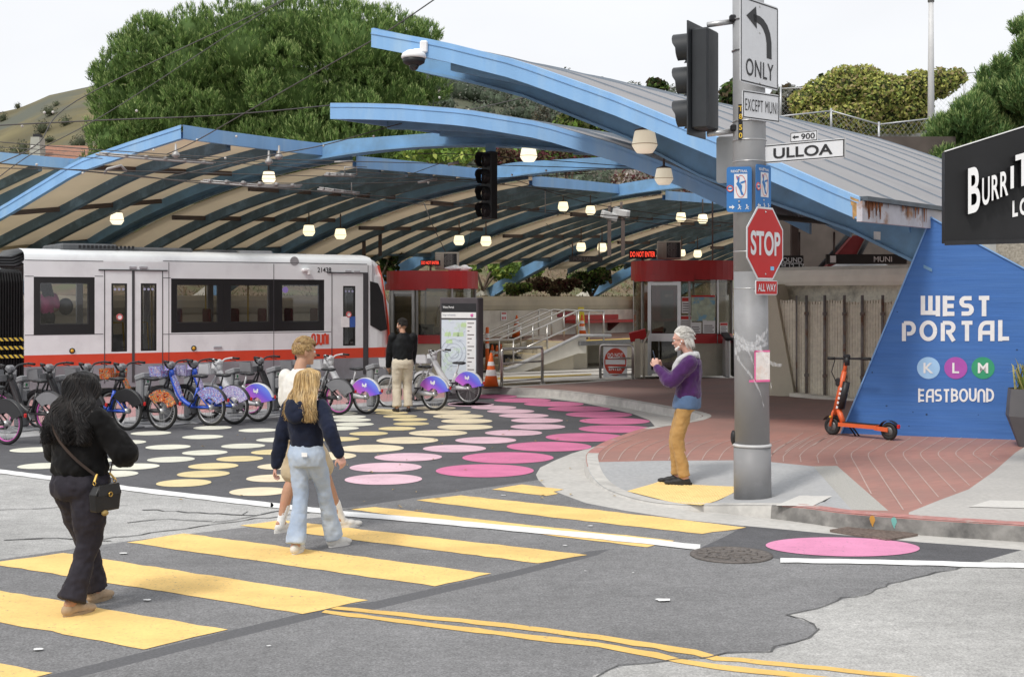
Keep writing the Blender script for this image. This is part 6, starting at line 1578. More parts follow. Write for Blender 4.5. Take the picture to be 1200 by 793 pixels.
def hang_sign(lab, x0, x1, y0, y1, Y, txt, tx, icon=False):
    c = P((x0 + x1) / 2, (y0 + y1) / 2, Y); ww = (x1 - x0) * Y / FP; hh = (y1 - y0) * Y / FP
    t = thing('hanging_sign', lab, 'sign', c)
    mb = MB(); mb.box(c, (ww, .1, hh)); mb.build('panel', mat('sign_brown_black', (.03, .028, .027), .5), t)
    for s, h_, x_, z_ in txt: text('lettering', s, c + Vector((x_ * ww, -.053, z_ * hh)), (1, 0, 0), UZ, hh * h_, LW if tx else mat('letter_dim', (.12, .1, .1), .6), t, bold=.01)
    for k in (-.4, .4): mb = MB(); mb.tube([c + Vector((k * ww, 0, hh / 2)), c + Vector((k * ww, 0, hh / 2 + .5))], .025, 6); mb.build('hanger', BROWN, t)
    if icon: mb = MB(); mb.box(c + Vector((-.42 * ww, -.052, 0)), (hh * .6, .004, hh * .7)); mb.build('icon', LW, t)
    return t, c, ww, hh
hang_sign('long dark hanging sign reading MUNI under the near canopy', 968, 1062, 298, 309.5, 29, [('MUNI', .55, .2, 0)], True, True)
t, c, ww, hh = hang_sign('dark destination sign half hidden by the stop sign', 896, 941, 299.5, 318, 27.5, [('INBOUND', .3, .08, .22), ('M 12, 17', .34, .22, -.2)], True)
mb = MB(); mb.quad(*[c + Vector((x_ * ww, -.053, z_ * hh)) for x_, z_ in ((-.45, -.02), (.45, -.02), (.45, .03), (-.45, .03))]); mb.build('divider', LW, t)
hang_sign('dark brown hanging sign in front of the bank shrubs between the booths', 667, 706, 300, 307, 44, [('PORTAL', .6, -.1, 0)], False)
t = thing('shelter_dome', 'white dome top with red rim showing over the pale parapet', 'dome', P(1008, 318, 33))
c = P(1008, 314, 33); mb = MB(); mb.ball(c, (34 * 33 / FP, .9, 7.5 * 33 / FP), 24, 10); mb.build('dome', LW, t)
mb = MB(); mb.lathe([(35 * 33 / FP, -.02), (35.3 * 33 / FP, -.06), (34 * 33 / FP, -.07)], c + Vector((0, 0, 0)), 28, M=Matrix.Diagonal((1, .55, 1))); mb.build('rim', SRED, t)
t = thing('escalator', 'dark red sloping flank with black handrail deep under the near canopy', 'escalator', P(985, 318, 34))
mb = MB(); pl = [P(960, 322, 34), P(992, 322, 34), P(1015, 276, 34), P(1000, 276, 34)]; mb.prism(pl, (0, .3, 0)); mb.build('flank', mat('flank_dark_red', (.2, .02, .02), .5), t)
mb = MB(); mb.tube([P(955, 320, 33.9), P(997, 272, 33.9)], .06, 8); mb.tube([P(996, 320, 33.9), P(1020, 274, 33.9)], .06, 8); mb.build('handrail', BLK, t)
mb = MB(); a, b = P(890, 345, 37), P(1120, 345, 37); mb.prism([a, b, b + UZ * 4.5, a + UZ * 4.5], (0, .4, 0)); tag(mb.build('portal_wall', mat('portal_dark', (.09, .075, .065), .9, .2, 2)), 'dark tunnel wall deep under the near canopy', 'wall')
SHADE = mat('lamp_shade_cream', (.95, .85, .62), .5, .02, 3, emit=1.0)
SHADEP = mat('lamp_shade_glow', (1., .86, .56), .5, .02, 3, emit=1.0)
SHADER = mat('lamp_shade_rosy', (.98, .80, .62), .5, .02, 3, emit=1.2)
def lamp(px, py, wpx, Y, lab, drop=.5, m=None, grp='cream pendant lamps under the canopies'):
    c = P(px, py, Y); r = wpx / 2 * Y / FP
    t = thing('pendant_lamp', lab, 'lamp', c + UZ * r * 1.2, 0, grp)
    mb = MB(); mb.lathe([(r * .62, -r * .95), (r * .80, -r * .72), (r * 1.0, -r * .38), (r * .98, -r * .2), (r * .80, r * .68), (r * .72, r * .78)], c, 22); sh = mb.build('lamp_shade', m or SHADE, t)
    mb = MB(); mb.torus(c - UZ * r * .3, r * 1.0, r * .03, (0, 0, 1), 24, 5); mb.build('seam_ring', mat('lamp_ring', (.45, .36, .22), .5), sh)
    mb = MB(); mb.lathe([(r * .76, r * .76), (r * .8, r * .84), (r * .3, r * 1.0), (.03, r * 1.05)], c, 16); mb.build('cap', BROWN, t)
    mb = MB(); mb.tube([c + UZ * r * 1.0, c + UZ * (r + drop)], .02, 6); mb.build('stem', BROWN, t)
    return t
L_ = [(137, 255.5, 16, 34.2, 'lamp hanging above the tram window with the pink passenger', .3), (315, 207.5, 16, 33, 'lamp hanging high under the peaked canopy corner', .4), (362, 269.5, 14.5, 38, 'lamp above the tram roof, just left of the pair near its nose', .4), (399, 273.5, 14, 38, 'lamp above the tram roof nearest to its nose', .4),
      (538, 281, 13, 42.5, 'lamp above the farther booth air conditioner', .45), (569.5, 282, 13, 42.5, 'lamp below the hanging signal, right of the farther booth', .45), (619.5, 180, 20, 30, 'lamp under the second canopy edge, top half hidden by the arch', .2), (660, 241.5, 12.5, 42, 'lamp right of the hanging signal, left one of the pair by the box cameras', .5), (692, 246, 12, 43, 'lamp touching the left side of the box cameras', .5),
      (681, 289, 11.5, 46, 'lamp over the bank, left of the dark hanging sign', .5), (705.5, 289.5, 11.5, 46.5, 'lamp over the bank, above the dark hanging sign', .5), (798, 254, 12, 45, 'lamp above the nearer booth, left of a closer pair', .5), (823.5, 256, 12, 46, 'lamp above the nearer booth next to the steel pole', .5), (799, 296, 9, 52, 'lamp just right of the beige air conditioner', .5), (817.5, 297, 10, 52, 'lamp between the beige air conditioner and the steel pole', .5),
      (931, 266, 9, 40, 'lamp seen right of the stop sign behind the brown post', .5), (802, 262, 5, 60, 'tiny far lamp deep under the canopy', .3)]
for a in L_: lamp(a[0], a[1], a[2], a[3], a[4], a[5], SHADEP if a[2] < 15 else SHADE)
lamp(755.5, 165, 30, 20.5, 'largest pendant lamp, close below the near canopy beam', .1, mat('lamp_shade_faint_glow', (.88, .80, .62), .5, .02, 3, emit=.32))  # this shade and the next get a faint glow of their own
lamp(778, 206, 22, 23.5, 'pendant lamp on a long stem just below the largest one', 1.0, mat('lamp_shade_faint_glow', (.88, .80, .62), .5, .02, 3, emit=.32))
c = P(485, 66, 20.35); s_ = 20.35 / FP
t = thing('dome_camera', 'white dome security camera on the tip of the near canopy', 'camera', c)
mb = MB(); mb.box(P(497, 56, 20.4), (9 * s_, 16 * s_, 14 * s_), bev=.02); mb.tube([P(497, 61, 20.35), P(485, 61, 20.35)], 4 * s_, 10); mb.build('mount', LW, t)
mb = MB(); mb.lathe([(8 * s_, 6.5 * s_), (13.5 * s_, 3 * s_), (15 * s_, -1 * s_), (14 * s_, -3 * s_)], c, 24); mb.build('housing', LW, t)
mb = MB(); mb.lathe([(13.5 * s_, -3 * s_), (12.5 * s_, -8 * s_), (7 * s_, -11 * s_)], c, 24); mb.build('ring', BLK, t)
mb = MB(); mb.ball(c - UZ * 11 * s_, (6 * s_, 6 * s_, 6 * s_), 14, 9); mb.build('lens_dome', mat('smoked_dome', (.02, .02, .02), .05, spec=.6), t)
for px, py, rz_, lab in ((714, 253, .35, 'left white box camera of the pair above the red LED sign'), (728, 249, -.5, 'right white box camera of the pair above the red LED sign')):
    c = P(px, py, 40); s_ = 40 / FP; t = thing('box_camera', lab, 'camera', c)
    mb = MB(); mb.box(c, (20 * s_, 8 * s_, 9 * s_), rot=Euler((.15, .25, rz_)).to_matrix(), bev=.03); mb.build('housing', mat('camera_grey', (.55, .55, .54), .5), t)
    mb = MB(); mb.tube([c, c + UZ * 12 * s_], .04, 8); mb.build('bracket', BROWN, t)
def signal(t, c, s, d, n, hous, m, ext=.0, plate=None, vis=.25, r=None):
    """signal head: housing column, one visor and lens per lamp; faces along d"""
    d = d.normalized(); x = Vector((-d.y, d.x, 0)); rz = math.atan2(x.y, x.x)
    H_ = s * n
    mb = MB(); mb.box(c, (s * .92, s * .55, H_), rz, bev=.02); mb.build('housing', m, t)
    if plate: mb = MB(); mb.box(c + d * s * .27, (plate, .015, H_ + plate * .55 - s * .4), rz); mb.build('backplate', m, t)
    for k in range(n):
        z = H_ / 2 - s * (k + .5); o = c + d * s * .28 + UZ * z; r_ = s * .455
        mb = MB(); nn = 16; vs = []
        for i in range(nn + 1):
            a = -PI * .33 + (PI * 1.66) * i / nn
            p = o + x * r_ * math.cos(a) + UZ * r_ * math.sin(a); L__ = vis * (.72 + .28 * max(0, math.sin(a)) ** .5)
            vs += [p, p + d * L__]
        mb.add(vs, [(2 * i, 2 * i + 1, 2 * i + 3, 2 * i + 2) for i in range(nn)], 0, True); v = mb.build('visor', m, t)
        mb = MB(); mb.lathe([(r_ * .93, 0), (r_ * .7, .02), (r_ * .3, .035), (.005, .04)], o, 18, M=Matrix((x, UZ, x.cross(UZ))).transposed()); mb.build('lens', mat('dark_lens', (.03, .025, .025), .15), v)
Y = 29.6; c = P(573.5, 217.5, Y); s_ = Y / FP
t = thing('traffic_signal', 'black four-lamp traffic signal hanging from the tallest arch', 'traffic signal', c)
SBK = mat('signal_black', (.016, .017, .018), .5, .2, 6)
signal(t, c, 19.6 * s_, Vector((-.75, -.66, 0)), 4, None, SBK, vis=.22)
mb = MB(); mb.box(P(575, 174, Y), (12 * s_, .16, 12 * s_)); mb.build('hanger', BLUED, t)
WIRE = mat('wire_dark', (.09, .085, .08), .6); INS = mat('insulator_white', (.62, .60, .56), .5)
t = thing('overhead_wires', 'net of trolley wires and span wires with white insulators across the station mouth', 'overhead wires', P(300, 200, 28))
def wire(pts, r=.011, sag=0.):
    q = [P(*p) for p in pts]; q = catmull(q, 8) if len(q) > 2 else q
    mb = MB(); mb.tube(q, r, 5); mb.build('wire', WIRE, t)
def ins(px, py, Y, s=1.):
    c = P(px, py, Y); k = .024 * s; mb = MB(); mb.lathe([(k * .4, -k * .8), (k, -k * .3), (k * .7, 0), (k, k * .3), (k * .4, k * .8)], c, 10, M=Euler((0, 1.2, .5)).to_matrix()); mb.build('insulator', INS, t)
wire([(-60, 150, 25), (120, 141, 26), (260, 135, 27), (388, 123.5, 29)], .014)
wire([(-40, 205, 24), (40, 172, 24), (90, 118, 25), (300, 16, 26), (380, -25, 27)]); wire([(-40, 240, 24), (30, 185, 24), (130, 130, 25), (300, 20, 27), (345, -5, 27)], .009)
wire([(520, -8, 22), (455, 36, 23), (400, 68, 24), (300, 125, 26), (230, 165, 27), (195, 181, 28)], .012)
wire([(200, 207, 28), (300, 185, 28), (380, 170, 28.5), (470, 145, 29), (550, 129, 30), (620, 113, 31)], .012)
wire([(-20, 165, 27), (150, 178, 28), (300, 186, 29), (560, 193, 31), (760, 199, 33)], .010)
wire([(-20, 190, 24), (160, 206, 26), (230, 214, 27), (420, 228, 29), (560, 240, 32), (760, 256, 34), (860, 262, 34)], .011)
wire([(100, 201, 27), (230, 212, 28), (420, 215, 30), (600, 208, 32), (700, 203, 33)], .010)
wire([(120, 180, 27), (300, 193, 28), (470, 205, 30), (560, 212, 31)], .010); wire([(400, 230, 30), (500, 240, 31), (640, 249, 33), (860, 272, 36)], .010)
wire([(604, 211, 31), (700, 240, 33), (860, 262, 35)], .010); wire([(460, 212, 30), (520, 190, 30), (545, 180, 30)], .008); wire([(490, 180, 29), (560, 182, 30), (800, 200, 31), (860, 206, 31)], .010)
wire([(497, 238, 34), (506, 262, 34), (522, 295, 36)], .012); wire([(556, 250, 40), (548, 292, 40)], .008); wire([(640, 262, 40), (680, 300, 42)], .009)
wire([(0, 178, 26), (60, 181, 26), (120, 186, 26)], .008); wire([(-10, 172, 30), (200, 184, 30), (430, 196, 30)], .008)
wire([(0, 197, 24), (250, 203, 27), (560, 214, 31), (700, 232, 33)], .009)
for a in ((231, 164, 27), (264, 185.5, 28), (277, 160, 27.5), (379, 171, 28.5), (549, 129, 30), (515, 114.5, 29), (52, 132, 25), (62, 131.5, 25), (26, 148, 25.5), (38, 172, 24.5), (97, 203, 26.5), (43, 193, 26), (160, 130, 25), (180, 176, 28), (438, 160, 29), (600, 205, 32), (640, 200, 32), (709, 199, 33), (502, 214, 30)): ins(*a, s=1.2)
TRL = mat('trolley_fitting', (.36, .35, .34), .5, .15, 5, metal=.4)
def fitting(pts, r=.03, rungs=0):
    q = [P(*p) for p in pts]; mb = MB(); mb.tube(q, r, 6)
    if rungs:
        off = Vector((0, .25, .06)); mb.tube([p + off for p in q], r, 6)
        for k in range(rungs): a = q[0].lerp(q[-1], (k + .5) / rungs); mb.box(a + off / 2, (.09, .3, .07), bev=.02)
    mb.build('trolley_fitting', TRL, t)
fitting([(112, 181, 27.5), (180, 187, 28), (250, 192, 28.5)], .022, 6); fitting([(235, 213, 28), (300, 219, 28.6), (352, 219, 29)], .022, 6); fitting([(380, 205, 29), (415, 207, 29.4)], .025, 4); fitting([(372, 222, 29.2), (420, 228, 29.6)], .02, 4)
fitting([(122, 204, 26.6), (126, 198, 26.6), (142, 194, 26.7), (148, 201, 26.8)], .03); fitting([(404, 205, 29.3), (404, 196, 29.3), (418, 197, 29.4), (418, 205, 29.5)], .018); fitting([(392, 190, 29.2), (414, 189, 29.4)], .02)
fitting([(412, 226, 29.5), (412, 214, 29.5)], .014); fitting([(716, 228, 33), (716, 250, 33)], .008); fitting([(639, 222, 32.5), (639, 250, 32.5)], .012); fitting([(490, 214, 30), (512, 210, 30.2)], .03); fitting([(525, 193, 30), (538, 190, 30)], .035)
for px, py, Y_ in ((206, 182, 28), (315, 190, 28.6), (327, 184, 28.6)):
    c = P(px, py, Y_); mb = MB(); mb.lathe([(.02, .25), (.03, .1), (.09, .02), (.09, -.02), (.03, -.06)], c, 10); mb.build('hanger_bell', TRL, t)
pb = GS(882, 583.5); pY = pb.y
ptop = P(876, -90, pY); PGR = mat('pole_grey_paint', (.235, .235, .24), .5, .05, 3, .05, 30, col2=(.29, .29, .30), c2s=1.2)
PGL = mat('pole_galvanised', (.36, .365, .375), .55, .08, 5, .05, 50, metal=.1, col2=(.30, .305, .315), c2s=2.5)
t = pole = thing('street_pole', 'thick grey steel pole at the corner carrying signal, stop and street signs', 'pole', pb)
def pc(py):
    z = CH + (HZ - py) / FP * pY; f = (z - pb.z) / (ptop.z - pb.z); return pb.lerp(ptop, f)
mb = MB(); mb.tube([pc(583.5), pc(522)], [.197, .194], 28); mb.build('sleeve', PGR, t)
mb = MB(); mb.lathe([(.197, 0), (.205, .006), (.203, .02), (.186, .03)], pc(522.5), 28); mb.build('sleeve_rim', mat('rim_pale', (.5, .5, .5), .5), t)
mb = MB(); mb.tube([pc(522), pc(318)], [.183, .178], 28); mb.build('lower_shaft', PGR, t)
mb = MB(); mb.tube([pc(318), pc(-90)], [.179, .160], 28); mb.build('upper_shaft', PGL, t)
for py in (338, 295, 190, 165, 143, 60, 24):
    mb = MB(); c = pc(py); mb.lathe([(.170, -.006), (.1795, -.005), (.1795, .005), (.170, .006)], c, 24); mb.build('strap', ALU, t)
mb = MB(); c = pc(513); mb.ball(c + Vector((-.19, .05, 0)), (.03, .05, .08), 10, 6); mb.build('hand_hole_cover', BLK, t)
ND = Vector((-.02, -1, 0)); 
fx = pc(147); fr = fx + Vector((-.118, -.137, 0))
mb = MB(); mb.prism([fr + Vector((-.022, -.004, .2)), fr + Vector((.022, -.006, .2)), fr + Vector((.022, -.006, -.17)), fr + Vector((-.022, -.004, -.17))], (0, .004, 0)); tp = mb.build('number_tape', BLK, t)
for k, ch in enumerate('T850'): text('number', ch, fr + Vector((0, -.009, .155 - .083 * k - (.03 if k > 1 else 0))), (1, 0, 0), UZ, .055, mat('number_yellow', (.75, .5, .06), .6), tp, bold=.02)
def pole_plate(name, label, cat, x0, x1, yt, yb, d, off, m, th=.006, corner=.03, edge=True):
    """flat sign on the pole; plan line through the pole centre + off along its normal, direction d"""
    nn_ = Vector((d.y, -d.x, 0)); o = pc((yt + yb) / 2) + nn_ * off; o.z = 0
    ta, tb = on(x0, o, d), on(x1, o, d); tm = (ta + tb) / 2; Y = o.y + tm * d.y
    zt, zb = CH + (HZ - yt) / FP * Y, CH + (HZ - yb) / FP * Y
    c = o + d * tm + UZ * ((zt + zb) / 2); ww = tb - ta; hh = zt - zb
    t = thing(name, label, cat, c)
    def pt(x, z, e=0.): return c + d * (x * ww) + UZ * (z * hh) + nn_ * e
    k = corner; kx, kz = k / ww, k / hh
    poly = [(-.5 + kx, -.5), (.5 - kx, -.5), (.5 - kx * .3, -.5 + kz * .3), (.5, -.5 + kz), (.5, .5 - kz), (.5 - kx * .3, .5 - kz * .3), (.5 - kx, .5), (-.5 + kx, .5), (-.5 + kx * .3, .5 - kz * .3), (-.5, .5 - kz), (-.5, -.5 + kz), (-.5 + kx * .3, -.5 + kz * .3)]
    mb = MB(); mb.plate([pt(*q) for q in poly], nn_, th); mb.build('panel', m, t)
    return t, pt, ww, hh, d, nn_
def border(t, pt, ww, hh, w_, inset, m, e=.002):
    a = .5 - inset / ww; b = .5 - inset / hh; ai = a - w_ / ww; bi = b - w_ / hh
    mb = MB()
    for q in ([(-a, -b), (a, -b), (a, -bi), (-a, -bi)], [(-a, bi), (a, bi), (a, b), (-a, b)], [(-a, -bi), (-ai, -bi), (-ai, bi), (-a, bi)], [(ai, -bi), (a, -bi), (a, bi), (ai, bi)]):
        mb.quad(*[pt(x, z, e) for x, z in q])
    return mb.build('border', m, t)
SWH = mat('sign_face_white', (.68, .69, .71), .45, .03, 12); SGB = mat('sign_ink_black', (.02, .02, .022), .5)
uu = Vector((.65, .76, 0)); vv = Vector((.76, -.65, 0))
t, pt, ww, hh, d, nn_ = pole_plate('turn_sign', 'tall white sign with black left turn arrow and the word ONLY', 'sign', 867.5, 912, 2, 101.5, uu, .21, SWH)
border(t, pt, ww, hh, .014, .012, SGB)
mb = MB()
shaft = [(-.33, .295), (-.18, .425), (-.155, .325)] 
outer = [(-.17, .33)] + [(x, z) for x, z in ((.0, .325), (.1, .30), (.2, .245), (.275, .16), (.31, .05), (.315, -.145))]
inner = [(.185, -.145), (.18, .03), (.15, .12), (.09, .185), (.02, .225), (-.07, .24), (-.16, .24)]
mb.add([pt(x, z, .003) for x, z in outer + inner], [tuple(range(len(outer + inner)))])
mb.add([pt(x, z, .003) for x, z in ((-.35, .285), (-.10, .425), (-.085, .33), (-.085, .24), (-.075, .165))], [(0, 1, 2, 3, 4)])
mb.build('arrow', SGB, t)
text('lettering', 'ONLY', pt(.0, -.305, .003), d, UZ, hh * .2, SGB, t, width=ww * .72, bold=.004, spacing=1.08)
for z in (.44, .13, -.46): mb = MB(); mb.lathe([(.012, 0), (.008, .006), (.002, .008)], pt(0, z, .002), 8, M=Matrix((d, UZ, d.cross(UZ))).transposed()); mb.build('bolt', ALU, t)
dE = Vector((.78, .63, 0)).normalized()
t, pt, ww, hh, d, nn_ = pole_plate('except_sign', 'small white sign reading EXCEPT MUNI under the arrow sign', 'sign', 870, 913.5, 108.5, 141.5, dE, .21, SWH)
border(t, pt, ww, hh, .011, .01, SGB); text('lettering', 'EXCEPT MUNI', pt(0, 0, .003), d, UZ, hh * .42, SGB, t, width=ww * .86, bold=-.004, spacing=1.12)
t, pt, ww, hh, d, nn_ = pole_plate('street_sign', 'long white street name sign reading ULLOA', 'street sign', 893.5, 990, 166.2, 188.5, vv, -.03, SWH, th=.02, corner=.008)
border(t, pt, ww, hh, .010, .008, SGB); text('lettering', 'ULLOA', pt(-.0, -.0, .003), d, UZ, hh * .56, SGB, t, width=ww * .72, bold=.022)
mb = MB(); mb.beam(pt(-.5, -.55), pt(-.5, .62), .03, .05); mb.beam(pt(.5, -.5), pt(.5, .55), .012, .04); mb.build('bracket', ALU, t)
t, pt, ww, hh, d, nn_ = pole_plate('block_sign', 'little white block number sign with arrow and 900 above ULLOA', 'street sign', 926, 958, 154, 166, vv, -.03, SWH, th=.015, corner=.006)
border(t, pt, ww, hh, .007, .004, SGB); text('lettering', '900', pt(.16, 0, .003), d, UZ, hh * .55, SGB, t, width=ww * .5, bold=.012)
mb = MB(); mb.add([pt(x, z, .003) for x, z in ((-.42, 0), (-.32, .2), (-.32, .08), (-.18, .08), (-.18, -.08), (-.32, -.08), (-.32, -.2))], [tuple(range(7))]); mb.build('arrow', SGB, t)
TBL = mat('trail_sign_blue', (.035, .17, .44), .45, .05, 6)
for (x0, x1, y0, y1, dd, off, lab, rev) in ((851.5, 881, 195.5, 248.5, Vector((.985, -.17, 0)), .20, 'wider blue trail sign with a bay map on the front of the pole', False), (886, 903.5, 193.5, 247, uu, .215, 'narrower looking blue trail sign turned sideways above the stop sign', True)):
    t, pt, ww, hh, d, nn_ = pole_plate('trail_sign', lab, 'sign', x0, x1, y0, y1, dd, off, TBL, corner=.025)
    text('lettering', 'RIDGE TRAIL', pt(0, .40, .003), d, UZ, hh * .055, SWH, t, width=ww * .66, bold=.02)
    mb = MB(); mb.quad(*[pt(x, z, .002) for x, z in ((-.2, -.2), (.32, -.2), (.32, .34), (-.2, .34))]); mp = mb.build('map_panel', SWH, t)
    mb = MB(); mb.add([pt(x, z, .004) for x, z in ((-.1, .3), (.02, .26), (.0, .16), (.12, .08), (.1, -.02), (.2, -.14), (.08, -.12), (.02, -.02), (-.05, .06), (-.12, .12), (-.06, .18))], [tuple(range(11))])
    mb.add([pt(x, z, .004) for x, z in ((.04, .16), (.26, .2), (.28, .16), (.06, .12))], [(0, 1, 2, 3)]); mb.build('bay_shape', TBL, mp)
    mb = MB(); strokes(mb, [[(-.12 + .02 * 0, .3)] + [(.07 + .2 * math.cos(R(a)), .06 + .25 * math.sin(R(a)) * (1 if math.sin(R(a)) > 0 else .95)) for a in range(140, -200, -20)]], .006, pt(0, 0), d, UZ, sx=ww, sy=hh, ext=.005); mb.build('trail_line', mat('trail_red', (.6, .1, .08), .5), mp)
    mb = MB(); mb.disc(pt(-.36, .02, .003), ww * .12, d, UZ, 20); rd = mb.build('badge', SWH, t)
    mb = MB(); mb.torus(pt(-.36, .02, .004), ww * .115, .006, nn_, 20, 5); mb.build('badge_ring', mat('trail_red', (.6, .1, .08), .5), rd)
    mb = MB(); mb.quad(*[pt(-.36 + x, .02 + z, .005) for x, z in ((-.09, -.02), (.09, -.02), (.09, .02), (-.09, .02))]); mb.build('badge_band', TBL, rd)
    sg = -1 if rev else 1; mb = MB()
    xs_ = [-.3, 0, .3] if not rev else [-.3, .02, .3]
    mb.add([pt(xs_[0] + sg * x, -.39 + z, .003) for x, z in ((.12, 0), (.02, .05), (.02, .018), (-.1, .018), (-.1, -.018), (.02, -.018), (.02, -.05))], [tuple(range(7))])
    mb.build('arrow', SWH, t)
    for x_ in xs_[1:]:
        mb = MB(); mb.disc(pt(x_, -.345, .003), ww * .03, d, UZ, 8); strokes(mb, [[(x_, -.36), (x_ + .01, -.40)], [(x_ + .01, -.40), (x_ + .07, -.44)], [(x_ + .01, -.40), (x_ - .05, -.44)], [(x_, -.37), (x_ + .08, -.39)]], .008, pt(0, 0), d, UZ, sx=ww, sy=hh, ext=.003); mb.build('symbol', SWH, t)
    for z in (.42, -.27): mb = MB(); mb.lathe([(.012, 0), (.008, .006), (.002, .008)], pt(.0, z, .002), 8, M=Matrix((d, UZ, d.cross(UZ))).transposed()); mb.build('bolt', ALU, t)
dS = uu; nS = Vector((dS.y, -dS.x, 0)); o = pc(285) + nS * .235; o.z = 0
ta = on(896.8, o, dS); Y = o.y + ta * dS.y; c = o + dS * ta + UZ * (CH + (HZ - 285.3) / FP * Y); Rr = 42.5 / FP * Y / math.cos(PI / 8)
t = thing('stop_sign', 'red octagonal STOP sign with white border on the steel pole', 'stop sign', c)
STR = mat('stop_red', (.52, .03, .03), .45, .04, 6)
oc = lambda r, e: [c + dS * r * math.cos(PI / 8 + k * PI / 4) + UZ * r * math.sin(PI / 8 + k * PI / 4) + nS * e for k in range(8)]
mb = MB(); mb.plate(oc(Rr, 0), nS, .006); mb.build('white_octagon', SWH, t)
mb = MB(); mb.add(oc(Rr * .945, .002), [tuple(range(8))]); mb.build('red_face', STR, t)
text('lettering', 'STOP', c + nS * .004 + UZ * .0, dS, UZ, Rr * .62, SWH, t, width=Rr * 1.5, bold=.028)
mb = MB(); p = c + nS * .004 - UZ * Rr * .68 + dS * Rr * .25; mb.quad(p, p + dS * .075, p + dS * .075 + UZ * .04, p + UZ * .04); mb.build('sticker', mat('sticker_blue', (.2, .5, .75), .5), t)
for z in (.8, -.78): mb = MB(); mb.lathe([(.012, 0), (.008, .006), (.002, .008)], c + UZ * Rr * z + nS * .003, 8, M=Matrix((dS, UZ, dS.cross(UZ))).transposed()); mb.build('bolt', ALU, t)
t, pt, ww, hh, d, nn_ = pole_plate('all_way_sign', 'small red ALL WAY plate below the stop sign', 'sign', 885.5, 911, 328.5, 345.5, uu, .235, SWH, corner=.02)
mb = MB(); mb.quad(*[pt(x, z, .002) for x, z in ((-.47, -.44), (.47, -.44), (.47, .44), (-.47, .44))]); mb.build('red_face', STR, t)
text('lettering', 'ALL WAY', pt(0, 0, .004), d, UZ, hh * .52, SWH, t, width=ww * .82, bold=.015)
t, pt, ww, hh, d, nn_ = pole_plate('sign_back', 'bare grey back of a sign behind the left side of the pole', 'sign', 839.5, 866, 160, 214.5, Vector((.95, -.3, 0)).normalized(), -.2, mat('sign_back_grey', (.36, .37, .38), .5, .08, 4, metal=.3), th=.004, corner=.03)
t = thing('paper_note', 'pink bordered paper note taped to the steel pole', 'note', pc(428) + Vector((.07, -.18, 0)))
c = pc(427.5) + Vector((.075, -.176, 0)); dN = Vector((.93, .37, 0)); nN = Vector((dN.y, -dN.x, 0))
sN_ = pY / FP
mb = MB(); mb.quad(*[c + nN * .012 + dN * x * sN_ + UZ * z * sN_ for x, z in ((-10, -17), (10, -17), (10, 17), (-10, 17))]); mb.build('sheet', mat('note_paper', (.75, .70, .66), .7, .1, 20, 0, 40, col2=(.65, .5, .42), c2s=6), t)
PNK = mat('tape_pink', (.75, .14, .33), .6)
mb = MB()
for q in (((-11, -18), (-11, 18), (-9, 18), (-9, -18)), ((-11, 16), (10, 16), (10, 18), (-11, 18)), ((-18, -18.5), (10, -18.5), (10, -16), (-18, -16))): mb.quad(*[c + nN * .014 + dN * x * sN_ + UZ * z * sN_ for x, z in q])
mb.build('tape', PNK, t)
t = thing('plastic_wrap', 'torn clear plastic wrap tied around the steel pole', 'plastic wrap', pc(415))
m_ = bpy.data.materials.new('clear_plastic'); m_.use_nodes = True; b_ = m_.node_tree.nodes['Principled BSDF']; b_.inputs['Base Color'].default_value = (.85, .87, .9, 1); b_.inputs['Alpha'].default_value = .25; b_.inputs['Roughness'].default_value = .15
def ribbon(pts, w_, name='strand'):
    q = catmull([pc(427) * 0 + P(x, y, pY - .2 - .06 * k) for x, y, k in pts], 6); mb = MB()
    for i in range(len(q) - 1):
        a = w_ * (1 - .5 * i / len(q)) * random.uniform(.75, 1.1); b = w_ * (1 - .5 * (i + 1) / len(q)) * random.uniform(.6, 1.3)
        s = Vector((random.uniform(-.3, .3), -.4 * (i % 2), 1)).normalized()
        mb.quad(q[i] - s * a, q[i + 1] - s * b, q[i + 1] + s * b, q[i] + s * a)
    mb.build(name, m_, t)
for pts, w_ in (([(861, 392, 0), (872, 400, .5), (885, 403, .8), (898, 388, 1.2), (899, 385, 1.4)], .035), ([(861, 411, 0), (875, 406, .5), (890, 410, .8), (903, 425, 1), (916, 428, 1.2)], .035), ([(862, 412, 0), (868, 425, .6), (880, 440, .7), (890, 458, .8), (895, 476, .8)], .022), ([(886, 396, .5), (893, 412, .7), (900, 430, .8), (904, 455, .9)], .03), ([(862, 400, 0), (880, 410, .6), (900, 402, .6)], .03), ([(870, 395, .5), (880, 418, .6), (884, 430, .7)], .02), ([(886, 392, 1), (896, 400, 1.2), (899, 392, 1.3)], .02)): ribbon(pts, w_)
sY = pY - .05; c = P(826, 94, sY); s_ = 39 * sY / FP
t = thing('traffic_signal', 'three-lamp black traffic signal bolted to the left of the steel pole, seen from behind', 'traffic signal', c)
SGK = mat('signal_grey_black', (.028, .031, .035), .45, .15, 5, .03, 40)
dv = Vector((-.87, .5, 0))
signal(t, c, s_, dv, 3, None, SGK, plate=.50, vis=.24)
for py in (28, 156):
    mb = MB(); a = P(829, py + 1.5, sY + .02); b = pc(py - 3) + Vector((-.14, 0, 0)); mb.tube([a, b], .03, 10); mb.build('arm', ALU, t)
    mb = MB(); mb.box(b + Vector((.0, -.05, .02)), (.14, .06, .07), bev=.015); mb.build('clamp', BLK, t)
o = P(1107, 286, 14.4); o.z = 0; sd_ = Vector((.995, -.1, 0)); ns = Vector((sd_.y, -sd_.x, 0))
def SP(px, py, e=0.): t_, z = onp(px, py, o, sd_); return o + sd_ * t_ + ns * e + UZ * z
